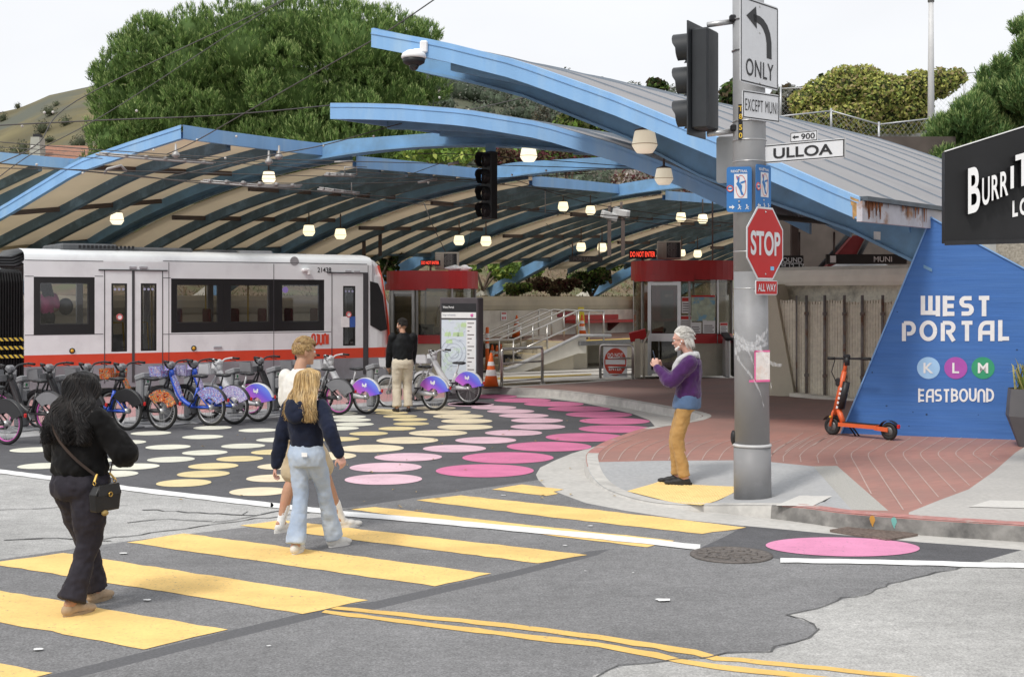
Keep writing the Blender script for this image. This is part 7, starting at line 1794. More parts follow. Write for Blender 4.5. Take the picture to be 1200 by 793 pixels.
t = thing('shop_sign', 'black shop sign with raised white letters at the upper right corner', 'sign', SP(1107, 286))
mb = MB(); mb.prism([SP(1107, 285), SP(1330, 279), SP(1330, 108), SP(1107, 178)], -ns * .14)
mb.build('box', mat('shop_sign_black', (.010, .010, .011), .5, .25, 2, .02, 20, col2=(.016, .016, .018), c2s=1.5), t)
mb = MB(); mb.beam(SP(1107, 177.6, .006) - ns * .02, SP(1330, 107.6, .006) - ns * .02, .05, .012); mb.build('edge_trim', LW, t)
mb = MB(); mb.beam(SP(1107, 285, .005), SP(1330, 279, .005), .02, .05); mb.build('lower_trim', BLK, t)
def chan(ch, x0, x1, y0, y1, sk=0.):
    """one raised channel letter between the image columns/rows of the sign face"""
    c = SP((x0 + x1) / 2, (y0 + y1) / 2, .12); a = SP(x0, (y0 + y1) / 2); b = SP(x1, (y0 + y1) / 2); hh = (SP((x0 + x1) / 2, y0) - SP((x0 + x1) / 2, y1)).z
    yv = (UZ + sd_ * sk).normalized(); xv = (sd_ + UZ * .28).normalized()
    f = text('letter', ch, c, xv, yv, hh, LW, t, width=(b - a).length, bold=.018)
    s = text('letter_side', ch, c - ns * .118, xv, yv, hh * 1.0, BLK, None, width=(b - a).length, bold=.018)
    me = s.data; bm = bmesh.new(); bm.from_mesh(me); r = bmesh.ops.extrude_face_region(bm, geom=bm.faces[:]); bmesh.ops.translate(bm, verts=[v for v in r['geom'] if isinstance(v, bmesh.types.BMVert)], vec=tuple(ns * .116)); bm.to_mesh(me); bm.free()
    inv = ROOTS[t.name].inverted(); me.transform(inv); s.parent = f
for ch, x0, x1, y0, y1 in (('B', 1131, 1145.5, 197, 250), ('U', 1147.5, 1156.5, 209, 241), ('R', 1158.5, 1167.5, 206, 235), ('R', 1168.5, 1178, 202, 231), ('I', 1180.5, 1184.5, 196, 222), ('T', 1186, 1204, 181, 219), ('O', 1206, 1224, 172, 216)): chan(ch, x0, x1, y0, y1)
for ch, x0, x1, y0, y1 in (('L', 1186, 1192.5, 235, 254), ('O', 1194.5, 1205, 232, 252)):
    text('letter', ch, SP((x0 + x1) / 2, (y0 + y1) / 2, .01), sd_ + UZ * .2, UZ, (SP(x0, y0) - SP(x0, y1)).z, LW, t, width=(SP(x1, y0) - SP(x0, y0)).length, bold=.04)
t = thing('shop_building', 'grey shop front standing just outside the right edge behind the black sign', 'building', (10, 14.5, .1))
mb = MB(); mb.box((11.5, 14.2, 2.6), (7.2, 3.4, 5.2)); mb.build('wall', mat('shop_stucco', (.40, .39, .37), .9, .08, 2, .1, 40), t)
mb = MB(); mb.box((7.895, 14.2, 1.5), (.06, 2.2, 1.9)); w_ = mb.build('window', BLK, t)
mb = MB(); mb.box((7.86, 14.2, 1.5), (.02, 2.0, 1.7)); mb.build('pane', mat('dark_glass', (.03, .03, .03), .08), w_)
mb = MB(); mb.beam((7.95, 14.15, 3.4), SP(1325, 190, -.2), .1, .1); mb.build('sign_bracket', BLK, t)
pp = GS(1206, 523); k = pp.y / FP
t = thing('planter', 'dark faceted planter with spiky plant at the right edge beside the buttress', 'planter', pp)
rr = [(13, 0), (28, 36), (25, 68)]
mb = MB(); vs = []
for r_, z_ in rr: vs += [pp + Vector((r_ * k * math.cos(PI / 3 * i + .3), r_ * k * math.sin(PI / 3 * i + .3), z_ * k)) for i in range(6)]
mb.add(vs, [(a * 6 + i, a * 6 + (i + 1) % 6, a * 6 + 6 + (i + 1) % 6, a * 6 + 6 + i) for a in range(2) for i in range(6)] + [tuple(range(6))]); mb.build('pot', mat('planter_grey', (.105, .105, .11), .6, .08, 5), t)
mb = MB(); mb.add([pp + Vector((23 * k * math.cos(PI / 3 * i + .3), 23 * k * math.sin(PI / 3 * i + .3), 64 * k)) for i in range(6)], [tuple(range(6))]); mb.build('soil', EARTH, t)
mb = MB()
for i in range(70):
    a = random.uniform(0, 6.3); l = random.uniform(.25, .55); sp_ = random.uniform(.2, .8); b0 = pp + Vector((random.uniform(-.15, .15), random.uniform(-.15, .15), 64 * k))
    p1 = b0 + Vector((math.cos(a) * l * sp_ * .5, math.sin(a) * l * sp_ * .5, l * .7)); p2 = b0 + Vector((math.cos(a) * l * sp_, math.sin(a) * l * sp_, l * (1 - .5 * sp_)))
    s = Vector((-math.sin(a), math.cos(a), 0)) * .012
    mb.add([b0 - s, b0 + s, p1 + s, p1 - s, p2], [(0, 1, 2, 3), (3, 2, 4)], i % 2)
mb.build('leaves', [leafmat('flax_green', (.20, .26, .06)), leafmat('flax_yellow', (.42, .38, .14))], t)
ORG = mat('scooter_orange', (.66, .115, .03), .4, .05, 5, spec=.5); RUB = mat('rubber_black', (.018, .018, .018), .6, .2, 8)
rp = G(1042, 515.5, .15); hd = Vector((-.66, .751, 0)); sx_ = Vector((hd.y, -hd.x, 0))
fp = rp + hd * .95
t = thing('kick_scooter', 'orange electric kick scooter parked in front of the blue buttress', 'scooter', rp)
def whl(c, r, nm='wheel'):
    mb = MB(); mb.torus(c, r - .03, .034, sx_, 28, 8); w = mb.build(nm, RUB, t)
    mb = MB(); mb.lathe([(r - .045, -.02), (r - .045, .02), (.02, .03), (.02, -.03)], c, 20, M=Matrix((hd, UZ, sx_)).transposed()); mb.build('hub', mat('hub_grey', (.14, .14, .14), .4), w)
    mb = MB(); mb.torus(c + sx_ * .03, r - .05, .006, sx_, 24, 5); mb.build('rim_line', mat('rim_white', (.5, .5, .5), .5), w)
whl(rp + UZ * .125, .125); whl(fp + UZ * .13, .13)
mb = MB(); mb.beam(rp + hd * .16 + UZ * .17, rp + hd * .80 + UZ * .17, .16, .055); mb.beam(rp - hd * .02 + UZ * .15 + sx_ * .065, rp + hd * .2 + UZ * .16 + sx_ * .065, .02, .06); mb.beam(rp - hd * .02 + UZ * .15 - sx_ * .065, rp + hd * .2 + UZ * .16 - sx_ * .065, .02, .06)
mb.build('deck', ORG, t)
mb = MB(); mb.beam(rp + hd * .2 + UZ * .204, rp + hd * .74 + UZ * .204, .13, .008); mb.build('foot_mat', RUB, t)
sb = rp + hd * .80 + UZ * .20; st = rp + hd * .70 + UZ * 1.13
sb2 = fp + UZ * .3 - hd * .05
mb = MB(); mb.tube([rp + hd * .76 + UZ * .17, sb2 - hd * .06 + UZ * .08], .042, 10); mb.tube([fp + UZ * .13 + sx_ * .06, fp + UZ * .33 + sx_ * .04 - hd * .03, sb2 + UZ * .1], .02, 8); mb.tube([fp + UZ * .13 - sx_ * .06, fp + UZ * .33 - sx_ * .04 - hd * .03, sb2 + UZ * .1], .02, 8); mb.tube([sb2 + UZ * .02, sb2.lerp(st, .78)], [.046, .036], 12); mb.build('stem', ORG, t)
mb = MB(); mb.tube([sb2.lerp(st, .70), st], .028, 10); mb.build('upper_stem', ORG, t)
mb = MB(); q = sb2.lerp(st, .12) - hd * .075; mb.tube([q, q + (st - sb2).normalized() * .40], .052, 12); mb.build('battery', BLK, t)
mb = MB(); strokes(mb, [[(0, .02 + .1 * k), (0, .08 + .1 * k)] for k in range(5)] + [[(.3, .02 + .1 * k), (.3, .07 + .1 * k)] for k in range(5)], .012, sb2.lerp(st, .1) - Vector((.02, .05, 0)), Vector((.9, -.4, 0)), (st - sb2), sx=.05, sy=.7); mb.build('stem_lettering', LW, t)
bx = Vector((.93, -.36, 0)).normalized()
mb = MB(); mb.tube([st - bx * .30 - hd * .03, st - bx * .1, st + bx * .1, st + bx * .30 - hd * .03], .017, 9); hb = mb.build('handlebar', BLK, t)
for s in (-1, 1): mb = MB(); mb.tube([st + bx * s * .19 - hd * .02, st + bx * s * .31 - hd * .035], .023, 9); mb.build('grip', RUB, hb)
mb = MB(); mb.box(st + UZ * .03, (.1, .08, .06), math.atan2(bx.y, bx.x), bev=.02); mb.tube([st - UZ * .1, st + UZ * .03], .04, 10); mb.build('display', BLK, t)
mb = MB(); mb.tube([st - bx * .15 + hd * .02, st - bx * .17 - UZ * .2 + hd * .06, sb2.lerp(st, .5) + hd * .05], .007, 6); mb.build('brake_cable', BLK, t)
mb = MB(); q = sb2.lerp(st, .58); mb.box(q + hd * .05, (.1, .1, .12), math.atan2(bx.y, bx.x), bev=.02); mb.build('phone_holder', BLK, t)
mb = MB()
for i in range(9):
    a0, a1 = R(20 + 16 * i), R(36 + 16 * i); r_ = .155; c = rp + UZ * .125
    f = lambda a, s: c - hd * r_ * math.cos(a) * 1.0 + UZ * r_ * math.sin(a) + sx_ * s * .045
    mb.quad(f(a0, -1), f(a1, -1), f(a1, 1), f(a0, 1)); 
mb.build('rear_fender', BLK, t)
mb = MB(); c = rp - hd * .15 + UZ * .2; mb.box(c, (.03, .06, .06), math.atan2(hd.y, hd.x), bev=.01); mb.build('tail_light', mat('tail_red', (.6, .02, .02), .3), t)
mb = MB()
for i in range(8):
    a0, a1 = R(30 + 16 * i), R(46 + 16 * i); r_ = .16; c = fp + UZ * .13
    f = lambda a, s: c + hd * r_ * math.cos(a) + UZ * r_ * math.sin(a) + sx_ * s * .05
    mb.quad(f(a0, -1), f(a1, -1), f(a1, 1), f(a0, 1))
mb.build('front_fender', BLK, t)
mb = MB(); q = rp + hd * .66 + UZ * .14; mb.tube([q, q + sx_ * .16 - UZ * .14], .012, 7); mb.tube([q - hd * .06, q - hd * .06 + sx_ * .16 - UZ * .14], .012, 7); mb.build('kickstand', BLK, t)
mb = MB(); q = fp - hd * .02 - Vector((.06, .05, 0)) + UZ * .27; mb.ball(q, (.02, .02, .02), 8, 6); mb.build('indicator', mat('amber', (.6, .33, .03), .3), t)
def artmat(name, cols, sc_=9.):
    m = bpy.data.materials.new(name); m.use_nodes = True; n = m.node_tree.nodes; l = m.node_tree.links
    tc = n.new('ShaderNodeTexCoord'); wv = n.new('ShaderNodeTexNoise'); wv.inputs['Scale'].default_value = sc_; wv.inputs['Detail'].default_value = 2; wv.inputs['Distortion'].default_value = 2.5
    cr = n.new('ShaderNodeValToRGB'); cr.color_ramp.interpolation = 'CONSTANT'
    while len(cr.color_ramp.elements) < len(cols): cr.color_ramp.elements.new(.5)
    for i, (e, c) in enumerate(zip(cr.color_ramp.elements, cols)): e.position = 0 if i == 0 else .3 + .42 * i / len(cols); e.color = [*c, 1]
    l.new(tc.outputs['Object'], wv.inputs[0]); l.new(wv.outputs['Fac'], cr.inputs[0]); l.new(cr.outputs[0], n['Principled BSDF'].inputs['Base Color']); n['Principled BSDF'].inputs['Roughness'].default_value = .35
    return m
def gradmat(name):
    m = bpy.data.materials.new(name); m.use_nodes = True; n = m.node_tree.nodes; l = m.node_tree.links
    tc = n.new('ShaderNodeTexCoord'); mp = n.new('ShaderNodeMapping'); mp.inputs['Rotation'].default_value = (0, R(35), 0); mp.inputs['Location'].default_value = (.34, 0, -.05)
    sp = n.new('ShaderNodeSeparateXYZ'); cr = n.new('ShaderNodeValToRGB'); md = n.new('ShaderNodeMath'); md.operation = 'MULTIPLY_ADD'; md.inputs[1].default_value = 1.35; md.inputs[2].default_value = -.02
    cols = [(0, (.80, .30, .62)), (.3, (.52, .14, .62)), (.55, (.16, .12, .70)), (.8, (.15, .33, .82)), (1, (.55, .68, .88))]
    while len(cr.color_ramp.elements) < len(cols): cr.color_ramp.elements.new(.5)
    for e, (p, c) in zip(cr.color_ramp.elements, cols): e.position = p; e.color = [*c, 1]
    l.new(tc.outputs['Object'], mp.inputs[0]); l.new(mp.outputs[0], sp.inputs[0]); l.new(sp.outputs['Z'], md.inputs[0]); l.new(md.outputs[0], cr.inputs[0]); l.new(cr.outputs[0], n['Principled BSDF'].inputs['Base Color']); n['Principled BSDF'].inputs['Roughness'].default_value = .3
    return m
BBLK = mat('bike_black', (.022, .022, .024), .4, .1, 6, spec=.5); BSLV = mat('bike_silver', (.56, .56, .57), .35, .05, 4, spec=.5); BBLU = mat('bike_blue', (.025, .085, .50), .35, .06, 5, spec=.5)
BGRY = mat('bike_grey_plastic', (.20, .20, .21), .5, .08, 6); RIMS = mat('rim_silver', (.5, .5, .5), .35, metal=.6); RIMP = mat('rim_pink', (.6, .12, .45), .4)
ART1 = artmat('fender_art_fire', [(.08, .02, .015), (.5, .05, .02), (.65, .22, .03), (.05, .16, .14), (.6, .1, .12), (.75, .5, .12)]); ART2 = artmat('fender_art_blue', [(.03, .07, .35), (.55, .6, .75), (.08, .2, .6), (.35, .08, .25), (.6, .65, .7), (.02, .04, .2)], 14.)
ART3 = artmat('fender_art_lilac', [(.15, .2, .5), (.6, .6, .7), (.3, .15, .45), (.65, .7, .75), (.1, .1, .3)], 14.); GRADF = gradmat('fender_gradient')
TLR = mat('tail_red', (.6, .02, .02), .3)
WR = .315; WB = 1.08
def bike(px, py, hd, label, ebike, fmat, rear_mat, rim, badge=None, frontart=None, steer=0.):
    base = G(px, py); rz = math.atan2(hd[1], hd[0])
    t = thing('share_bike', label, 'bicycle', base, rz, 'share bikes parked in a row of docks')
    def B_(mb, nm, m, par=None): mb.world = False; return mb.build(nm, m, par or t)
    def wheel(x):
        mb = LB(); mb.torus((x, 0, WR), WR - .025, .025, (0, 1, 0), 40, 7); mb.torus((x, 0, WR), WR - .05, .004, (0, 1, 0), 40, 4); w = B_(mb, 'wheel', RUB)
        mb = LB(); mb.torus((x, 0, WR), WR - .055, .011, (0, 1, 0), 40, 5, flat=1.4); B_(mb, 'rim', rim, w)
        mb = LB(); mb.tube([(x, -.05, WR), (x, .05, WR)], .045 if x == 0 else .035, 12)
        for i in range(18):
            a = 2 * PI * i / 18; s = .03 if i % 2 else -.03
            mb.beam((x, s, WR), (x + (WR - .05) * math.cos(a + .25 * (1 if i % 4 < 2 else -1)), 0, WR + (WR - .05) * math.sin(a + .25 * (1 if i % 4 < 2 else -1))), .0035, .0035)
        B_(mb, 'spokes', RIMS, w)
    wheel(0); wheel(WB)
    hx, hz = .86, .88                     # head of the frame
    mb = LB()
    if ebike:
        pts = [(hx + .01, 0, hz + .03), (.72, 0, .66), (.55, 0, .43), (.43, 0, .34)]
        q = catmull(pts, 5); mb.tube(q, [lerp(.052, .075, min(1, i / 9)) for i in range(len(q))], 14)
        mb.tube([(.43, 0, .33), (.2, .05, .33), (0, .062, WR)], [.06, .045, .025], 10); mb.tube([(.43, 0, .33), (.2, -.05, .33), (0, -.062, WR)], [.06, .05, .03], 10)
        mb.tube([(.42, 0, .34), (.30, 0, .62)], .034, 12)
    else:
        pts = [(hx, 0, hz), (.80, 0, .72), (.66, 0, .48), (.5, 0, .36), (.38, 0, .32)]
        mb.tube(catmull(pts, 5), .038, 12); mb.tube([(hx - .01, 0, hz + .05), (hx - .035, 0, hz - .06)], .04, 12)
        mb.tube([(.38, 0, .30), (.27, 0, .64)], .03, 10)
        for s in (-.055, .055): mb.tube([(.38, s * .4, .31), (0, s, WR)], .018, 8); mb.tube([(.29, s * .3, .58), (0, s, WR)], .013, 8)
    B_(mb, 'frame', fmat)
    if not ebike:
        mb = LB(); mb.prism([(.84, -.03, .80), (.76, -.03, .56), (.68, -.03, .40), (.60, -.03, .45), (.70, -.03, .70), (.78, -.03, .84)], (0, .06, 0)); B_(mb, 'battery_case', frontart or BBLK)
    mb = LB()
    for s in (-.05, .05): mb.tube([(WB, s, WR), (WB - .12, s, .66), (hx + .03, s * .4, .80)], .016, 8)
    mb.tube([(hx + .03, 0, .78), (hx, 0, hz + .1)], .03, 10); B_(mb, 'fork', fmat if ebike else BBLK)
    mb = LB(); hz2 = 1.03
    mb.tube([(hx - .01, 0, hz + .04), (hx - .03, 0, hz2 - .04)], .028, 10)
    mb.tube(catmull([(hx - .20, -.31, hz2 + .05), (hx - .1, -.28, hz2 + .06), (hx - .0, -.16, hz2 + .03), (hx + .01, -.07, hz2 - .06), (hx + .01, .07, hz2 - .06), (hx - .0, .16, hz2 + .03), (hx - .1, .28, hz2 + .06), (hx - .20, .31, hz2 + .05)], 4), .016, 8); hb = B_(mb, 'handlebar', BSLV if ebike else BBLK)
    for s in (-1, 1): mb = LB(); mb.tube([(hx - .22, .315 * s, hz2 + .048), (hx - .1, .28 * s, hz2 + .06)], .021, 8); mb.tube([(hx - .06, .25 * s, hz2 + .03), (hx - .16, .29 * s, hz2 + .01)], .008, 6); B_(mb, 'grip', RUB, hb)
    mb = LB(); mb.box((hx + .0, 0, hz2 - .02), (.12, .15, .12), rot=Euler((0, -.5, 0)).to_matrix(), bev=.03); B_(mb, 'console', BSLV if ebike else BGRY)
    if ebike: mb = LB(); mb.ball((hx + .0, 0, hz + .05), (.075, .075, .11), 14, 9); B_(mb, 'head_shroud', BSLV)
    mb = LB()
    bx0, bx1, bz0, bz1, bw = hx + .06, hx + .30, .82, .99, .17
    for a, b in (((bx0, -bw, bz0), (bx1, -bw, bz0)), ((bx1, -bw, bz0), (bx1, bw, bz0)), ((bx1, bw, bz0), (bx0, bw, bz0))):
        a = Vector(a); b = Vector(b); o_ = Vector((.03, 0, 0)) if a.x == b.x else Vector((0, .02 * (1 if a.y > 0 else -1), 0))
        mb.prism([a, b, b + UZ * .17 + o_, a + UZ * .17 + o_], (b - a).normalized().cross(UZ) * .015)
    mb.box(((bx0 + bx1) / 2, 0, bz0), (bx1 - bx0, 2 * bw, .02)); mb.box((bx0, 0, bz0 + .05), (.03, 2 * bw, .1)); B_(mb, 'basket', (BSLV if ebike else (frontart or BGRY)))
    mb = LB(); mb.ball((bx1 + .02, 0, bz0 - .02), (.03, .04, .04), 10, 6); B_(mb, 'front_light', OFFW)
    mb = LB(); mb.tube([(.30, 0, .60), (.24, 0, .80)], .016, 8); B_(mb, 'seat_post', BSLV if ebike else BBLK)
    mb = LB(); mb.ball((.17, 0, .835), (.10, .085, .035), 14, 8); mb.ball((.29, 0, .835), (.11, .035, .028), 12, 8); sd = B_(mb, 'saddle', BBLK)
    def fenderarc(c, r0, r1, a0, a1, w_, nm, m, n=22):
        mb = LB(); vs = []
        for i in range(n + 1):
            a = R(lerp(a0, a1, i / n))
            for s in (-w_, w_): vs += [(c[0] + r1 * math.cos(a), s, c[1] + r1 * math.sin(a)), (c[0] + r0 * math.cos(a), s, c[1] + r0 * math.sin(a))]
        fs = []
        for i in range(n):
            b = 4 * i; fs += [(b, b + 4, b + 5, b + 1), (b + 2, b + 3, b + 7, b + 6), (b, b + 2, b + 6, b + 4)]
        mb.add(vs, fs, 0, False); return B_(mb, nm, m)
    rf = fenderarc((0, WR), WR * (.50 if not ebike else .36), WR + .035, 158 if not ebike else 168, 42 if not ebike else 28, .042, 'rear_fender', rear_mat)
    mb = LB(); mb.torus((0, 0, WR), WR + .038, .012, (0, 1, 0), 24, 6); 
    rimt = LB(); rimt.torus((0, 0, WR), WR + .04, .014, (0, 1, 0), 26, 6, a0=R(-70), a1=R(80), flat=3.2); B_(rimt, 'fender_rim', BBLK if not ebike else BSLV, rf)
    fenderarc((WB, WR), WR * .93, WR + .03, 150, 10, .035, 'front_fender', BBLK if not ebike else BSLV)
    if badge == 'dots':
        mb = LB(); mb.disc((-.155, -.045, .52), .045, (1, 0, 0), (0, 0, 1), 18); B_(mb, 'badge', mat('badge_orange', (.8, .25, .03), .4), rf)
        mb = LB(); mb.disc((-.105, -.0455, .52), .045, (1, 0, 0), (0, 0, 1), 18); B_(mb, 'badge', mat('badge_red', (.65, .04, .02), .4), rf)
    if ebike:   # white wordmark on the purple skirt
        for s in (-1, 1):
            mb = LB(); strokes(mb, [[(-.5, .55), (-.5, 0), (-.35, -.1), (-.2, 0), (-.2, .3)], [(-.2, 0), (-.05, -.1), (.1, 0), (.1, .35), (.1, -.4)], [(.1, .2), (.35, .35), (.5, .3)], [(.3, .6), (.3, -.05), (.5, -.1)]], .022, Vector((-.0, s * .046, WR + .215)), Vector((1, 0, 0)) if s < 0 else Vector((-1, 0, 0)), UZ, sx=.095, sy=.085); B_(mb, 'wordmark', LW, rf)
    else:
        mb = LB(); strokes(mb, [[(0, 0), (0, 1), (.7, 1), (.7, 0)], [(1.1, 1), (1.1, 0), (1.8, 0), (1.8, 1)]], .010, Vector((-.285, -.046, WR + .10)), Vector((.6, 0, .8)), Vector((-.8, 0, .6)), sx=.05, sy=.045); B_(mb, 'number_mark', TLR, rf)
    mb = LB(); mb.box((-WR - .055, 0, WR + .13), (.02, .05, .06), bev=.008); B_(mb, 'tail_light', TLR)
    mb = LB(); mb.lathe([(.10, -.005), (.10, .005)], (.40, -.06, .30), 18, M=Euler((PI / 2, 0, 0)).to_matrix()); mb.beam((.40, -.06, .30), (0, -.06, WR), .015, .07); B_(mb, 'chain_case', BGRY if not ebike else BSLV)
    mb = LB(); mb.tube([(.40, -.085, .30), (.50, -.09, .17)], .012, 7); mb.box((.50, -.14, .17), (.09, .1, .025)); mb.tube([(.40, .085, .30), (.30, .09, .43)], .012, 7); mb.box((.30, .14, .43), (.09, .1, .025)); B_(mb, 'crank', BBLK)
    return t
def dock(px, py, hd, label):
    base = G(px, py) + Vector((hd[0], hd[1], 0)) * (WB + .40); rz = math.atan2(hd[1], hd[0])
    t = thing('bike_dock', label, 'bike dock', base, rz, 'grey bike docks in a row')
    D = mat('dock_grey', (.25, .255, .265), .5, .08, 5)
    mb = LB(); mb.box((0, 0, .40), (.16, .22, .74), bev=.02); mb.build('tower', D, t)
    mb = LB(); mb.box((-.02, 0, .80), (.22, .26, .1), rot=Euler((0, .3, 0)).to_matrix(), bev=.02); mb.box((-.1, 0, .55), (.12, .12, .2), bev=.02); mb.build('latch_head', D, t)
    mb = LB(); mb.box((-.105, -.0, .72), (.012, .1, .09)); p = mb.build('reader_panel', OFFW, t)
    mb = LB(); mb.box((-.115, .0, .72), (.006, .035, .045)); mb.build('reader_light', mat('reader_green', (.05, .3, .12), .4), p)
    mb = LB(); mb.box((-.35, 0, .012), (1.1, .5, .024), bev=.008); mb.build('base_plate', D, t)
    return t
H1 = (-.90, .436); H2 = (-.86, .51)
BK = [(8, 521, H1, 'black share bike with pink rims cut off by the left edge', 0, BBLK, BBLK, RIMP, 'dots', None),
      (58, 508, H1, 'black share bike with dark battery just left of the woman in black', 0, BBLK, BGRY, RIMP, None, None),
      (104, 505.5, H1, 'black share bike mostly hidden behind the long black hair', 0, BBLK, BBLK, RIMS, 'dots', None),
      (149, 504, H1, 'blue framed share bike with black fender and orange red badge', 0, BBLU, BBLK, RIMS, 'dots', None),
      (190, 504, H1, 'black framed share bike with fiery orange art on its fender', 0, BBLK, ART1, RIMS, None, ART1),
      (247, 499, H1, 'bright blue share bike with blue art fender and blue looped frame', 0, BBLU, ART2, RIMS, None, ART2),
      (274, 497, H1, 'share bike with lilac and white art fender next to the white e-bike', 0, BBLU, ART3, RIMS, None, ART3),
      (302, 494, H1, 'white e-bike with purple fender left of the walking couple', 1, BSLV, GRADF, RIMS, None, None),
      (350, 489.5, H1, 'black share bike behind the white t-shirt of the blond boy', 0, BBLK, BBLK, RIMP, None, None),
      (397, 486, H1, 'black share bike with pink rims just right of the blond boy', 0, BBLK, BGRY, RIMP, None, None),
      (429, 485, H2, 'white e-bike with purple fender left of the man in black jacket', 1, BSLV, GRADF, RIMS, None, None),
      (509, 481, H2, 'white e-bike with purple fender touched by the man in black jacket', 1, BSLV, GRADF, RIMS, None, None),
      (549, 473.5, H2, 'white e-bike with purple fender in front of the map kiosk', 1, BSLV, GRADF, RIMS, None, None)]
for k, a in enumerate(BK):
    bike(*a)
    dock(a[0], a[1], a[2], 'grey dock gripping the front of the ' + ['leftmost black bike', 'bike left of the woman in black', 'bike behind the long black hair', 'blue bike with black fender', 'bike with fiery orange fender', 'bright blue looped frame bike', 'lilac art bike', 'white e-bike left of the couple', 'bike behind the blond boy', 'black bike right of the blond boy', 'white e-bike left of the jacketed man', 'white e-bike beside the jacketed man', 'white e-bike before the map kiosk'][k])
def eloft(mb, rings, n=20, k=4):
    """closed body form through elliptical rings: (x, y, z, rx, ry)"""
    R_ = [Vector(r[:3]) for r in rings]; Q = catmull(R_, k); D = catmull([(r[3], r[4], 0) for r in rings], k)
    vs = []
    for p, d in zip(Q, D):
        for j in range(n):
            a = 2 * PI * j / n; vs.append(p + Vector((d.x * math.cos(a), d.y * math.sin(a), 0)))
    m = len(Q)
    fs = [(i * n + j, i * n + (j + 1) % n, (i + 1) * n + (j + 1) % n, (i + 1) * n + j) for i in range(m - 1) for j in range(n)]
    fs += [tuple(range(n))[::-1], tuple(range((m - 1) * n, m * n))]
    mb.add(vs, fs, 0, True)
def limb(mb, pts, rs, n=14, k=5, caps=True):
    Q = catmull(pts, k); D = catmull([(r, 0, 0) for r in rs], k)
    mb.tube(Q, [max(.003, d.x) for d in D], n)
    if caps: mb.ball(Q[0], rs[0], n, 8); mb.ball(Q[-1], rs[-1], n, 8)
def ik(a, b, l1, l2, hint):
    a = Vector(a); b = Vector(b); d = b - a; L = min(d.length, (l1 + l2) * .999); u = d.normalized()
    x = (l1 * l1 - l2 * l2 + L * L) / (2 * L); h = math.sqrt(max(0, l1 * l1 - x * x))
    hv = Vector(hint) - u * Vector(hint).dot(u); hv.normalize()
    return a + u * x + hv * h
def remesh(mb, name, m, parent, vox, it=4, disp=0., dsize=.1, dtex='CLOUDS', mats=None):
    me = bpy.data.meshes.new('tmp'); me.from_pydata([tuple(v) for v in mb.v], [], mb.f); me.update()
    o = bpy.data.objects.new('tmp', me); C.objects.link(o)
    r = o.modifiers.new('r', 'REMESH'); r.mode = 'VOXEL'; r.voxel_size = vox; r.use_smooth_shade = True
    if it: s = o.modifiers.new('s', 'SMOOTH'); s.factor = .5; s.iterations = it
    if disp:
        tx = bpy.data.textures.new('folds', 'CLOUDS'); tx.noise_scale = dsize; tx.noise_depth = 1
        d = o.modifiers.new('d', 'DISPLACE'); d.texture = tx; d.strength = disp; d.mid_level = .5
        if disp > .012:
            t2 = bpy.data.textures.new('creases', 'CLOUDS'); t2.noise_scale = dsize * .34; t2.noise_depth = 2
            d2 = o.modifiers.new('d2', 'DISPLACE'); d2.texture = t2; d2.strength = disp * .42; d2.mid_level = .5
        s2 = o.modifiers.new('s2', 'SMOOTH'); s2.factor = .5; s2.iterations = 1
    dg = bpy.context.evaluated_depsgraph_get()
    me2 = bpy.data.meshes.new_from_object(o.evaluated_get(dg)); me2.name = name
    bpy.data.objects.remove(o); bpy.data.meshes.remove(me)
    me2.materials.clear()
    for q in (mats or [m]): me2.materials.append(q)
    me2.polygons.foreach_set('use_smooth', [True] * len(me2.polygons))
    ob = bpy.data.objects.new(name, me2); C.objects.link(ob); ob.parent = parent
    return ob
def hand(mb, wr, dr, palm_n, thumb_side, s=1., curl=.5):
    """palm with four unequal fingers and a thumb; dr = direction of the hand, palm_n = palm normal"""
    dr = Vector(dr).normalized(); pn = Vector(palm_n); pn = (pn - dr * pn.dot(dr)).normalized(); sd = dr.cross(pn).normalized() * thumb_side
    wr = Vector(wr)
    for f in np.linspace(-1, 1, 5): limb(mb, [wr + sd * f * .016 * s, wr + dr * .05 * s + sd * f * .028 * s, wr + dr * .088 * s + sd * f * .031 * s], [.016 * s, .015 * s, .012 * s], 8, 3)
    for i, (o, L) in enumerate(((.030, .072), (.011, .082), (-.009, .077), (-.028, .060))):
        b = wr + dr * .085 * s + sd * o * s; c = curl * (1 + .15 * i)
        d1 = (dr * math.cos(c * .6) + pn * math.sin(c * .6)); d2 = (dr * math.cos(c * 1.5) + pn * math.sin(c * 1.5)); d3 = (dr * math.cos(c * 2.2) + pn * math.sin(c * 2.2))
        p1 = b + d1 * L * .45 * s; p2 = p1 + d2 * L * .32 * s; p3 = p2 + d3 * L * .25 * s
        limb(mb, [b - dr * .015 * s, b, p1, p2, p3], [.0095 * s, .0095 * s, .0088 * s, .008 * s, .007 * s], 8, 3)
    t0 = wr + dr * .025 * s + sd * .026 * s; td = (sd * .75 + dr * .6 + pn * .35).normalized(); t1 = t0 + td * .035 * s; t2 = t1 + (dr * .8 + sd * .3 + pn * .5).normalized() * .03 * s; t3 = t2 + (dr * .8 + pn * .5 - sd * .1).normalized() * .022 * s
    limb(mb, [t0 - td * .01 * s, t0, t1, t2, t3], [.013 * s, .0125 * s, .0105 * s, .0095 * s, .008 * s], 8, 3)
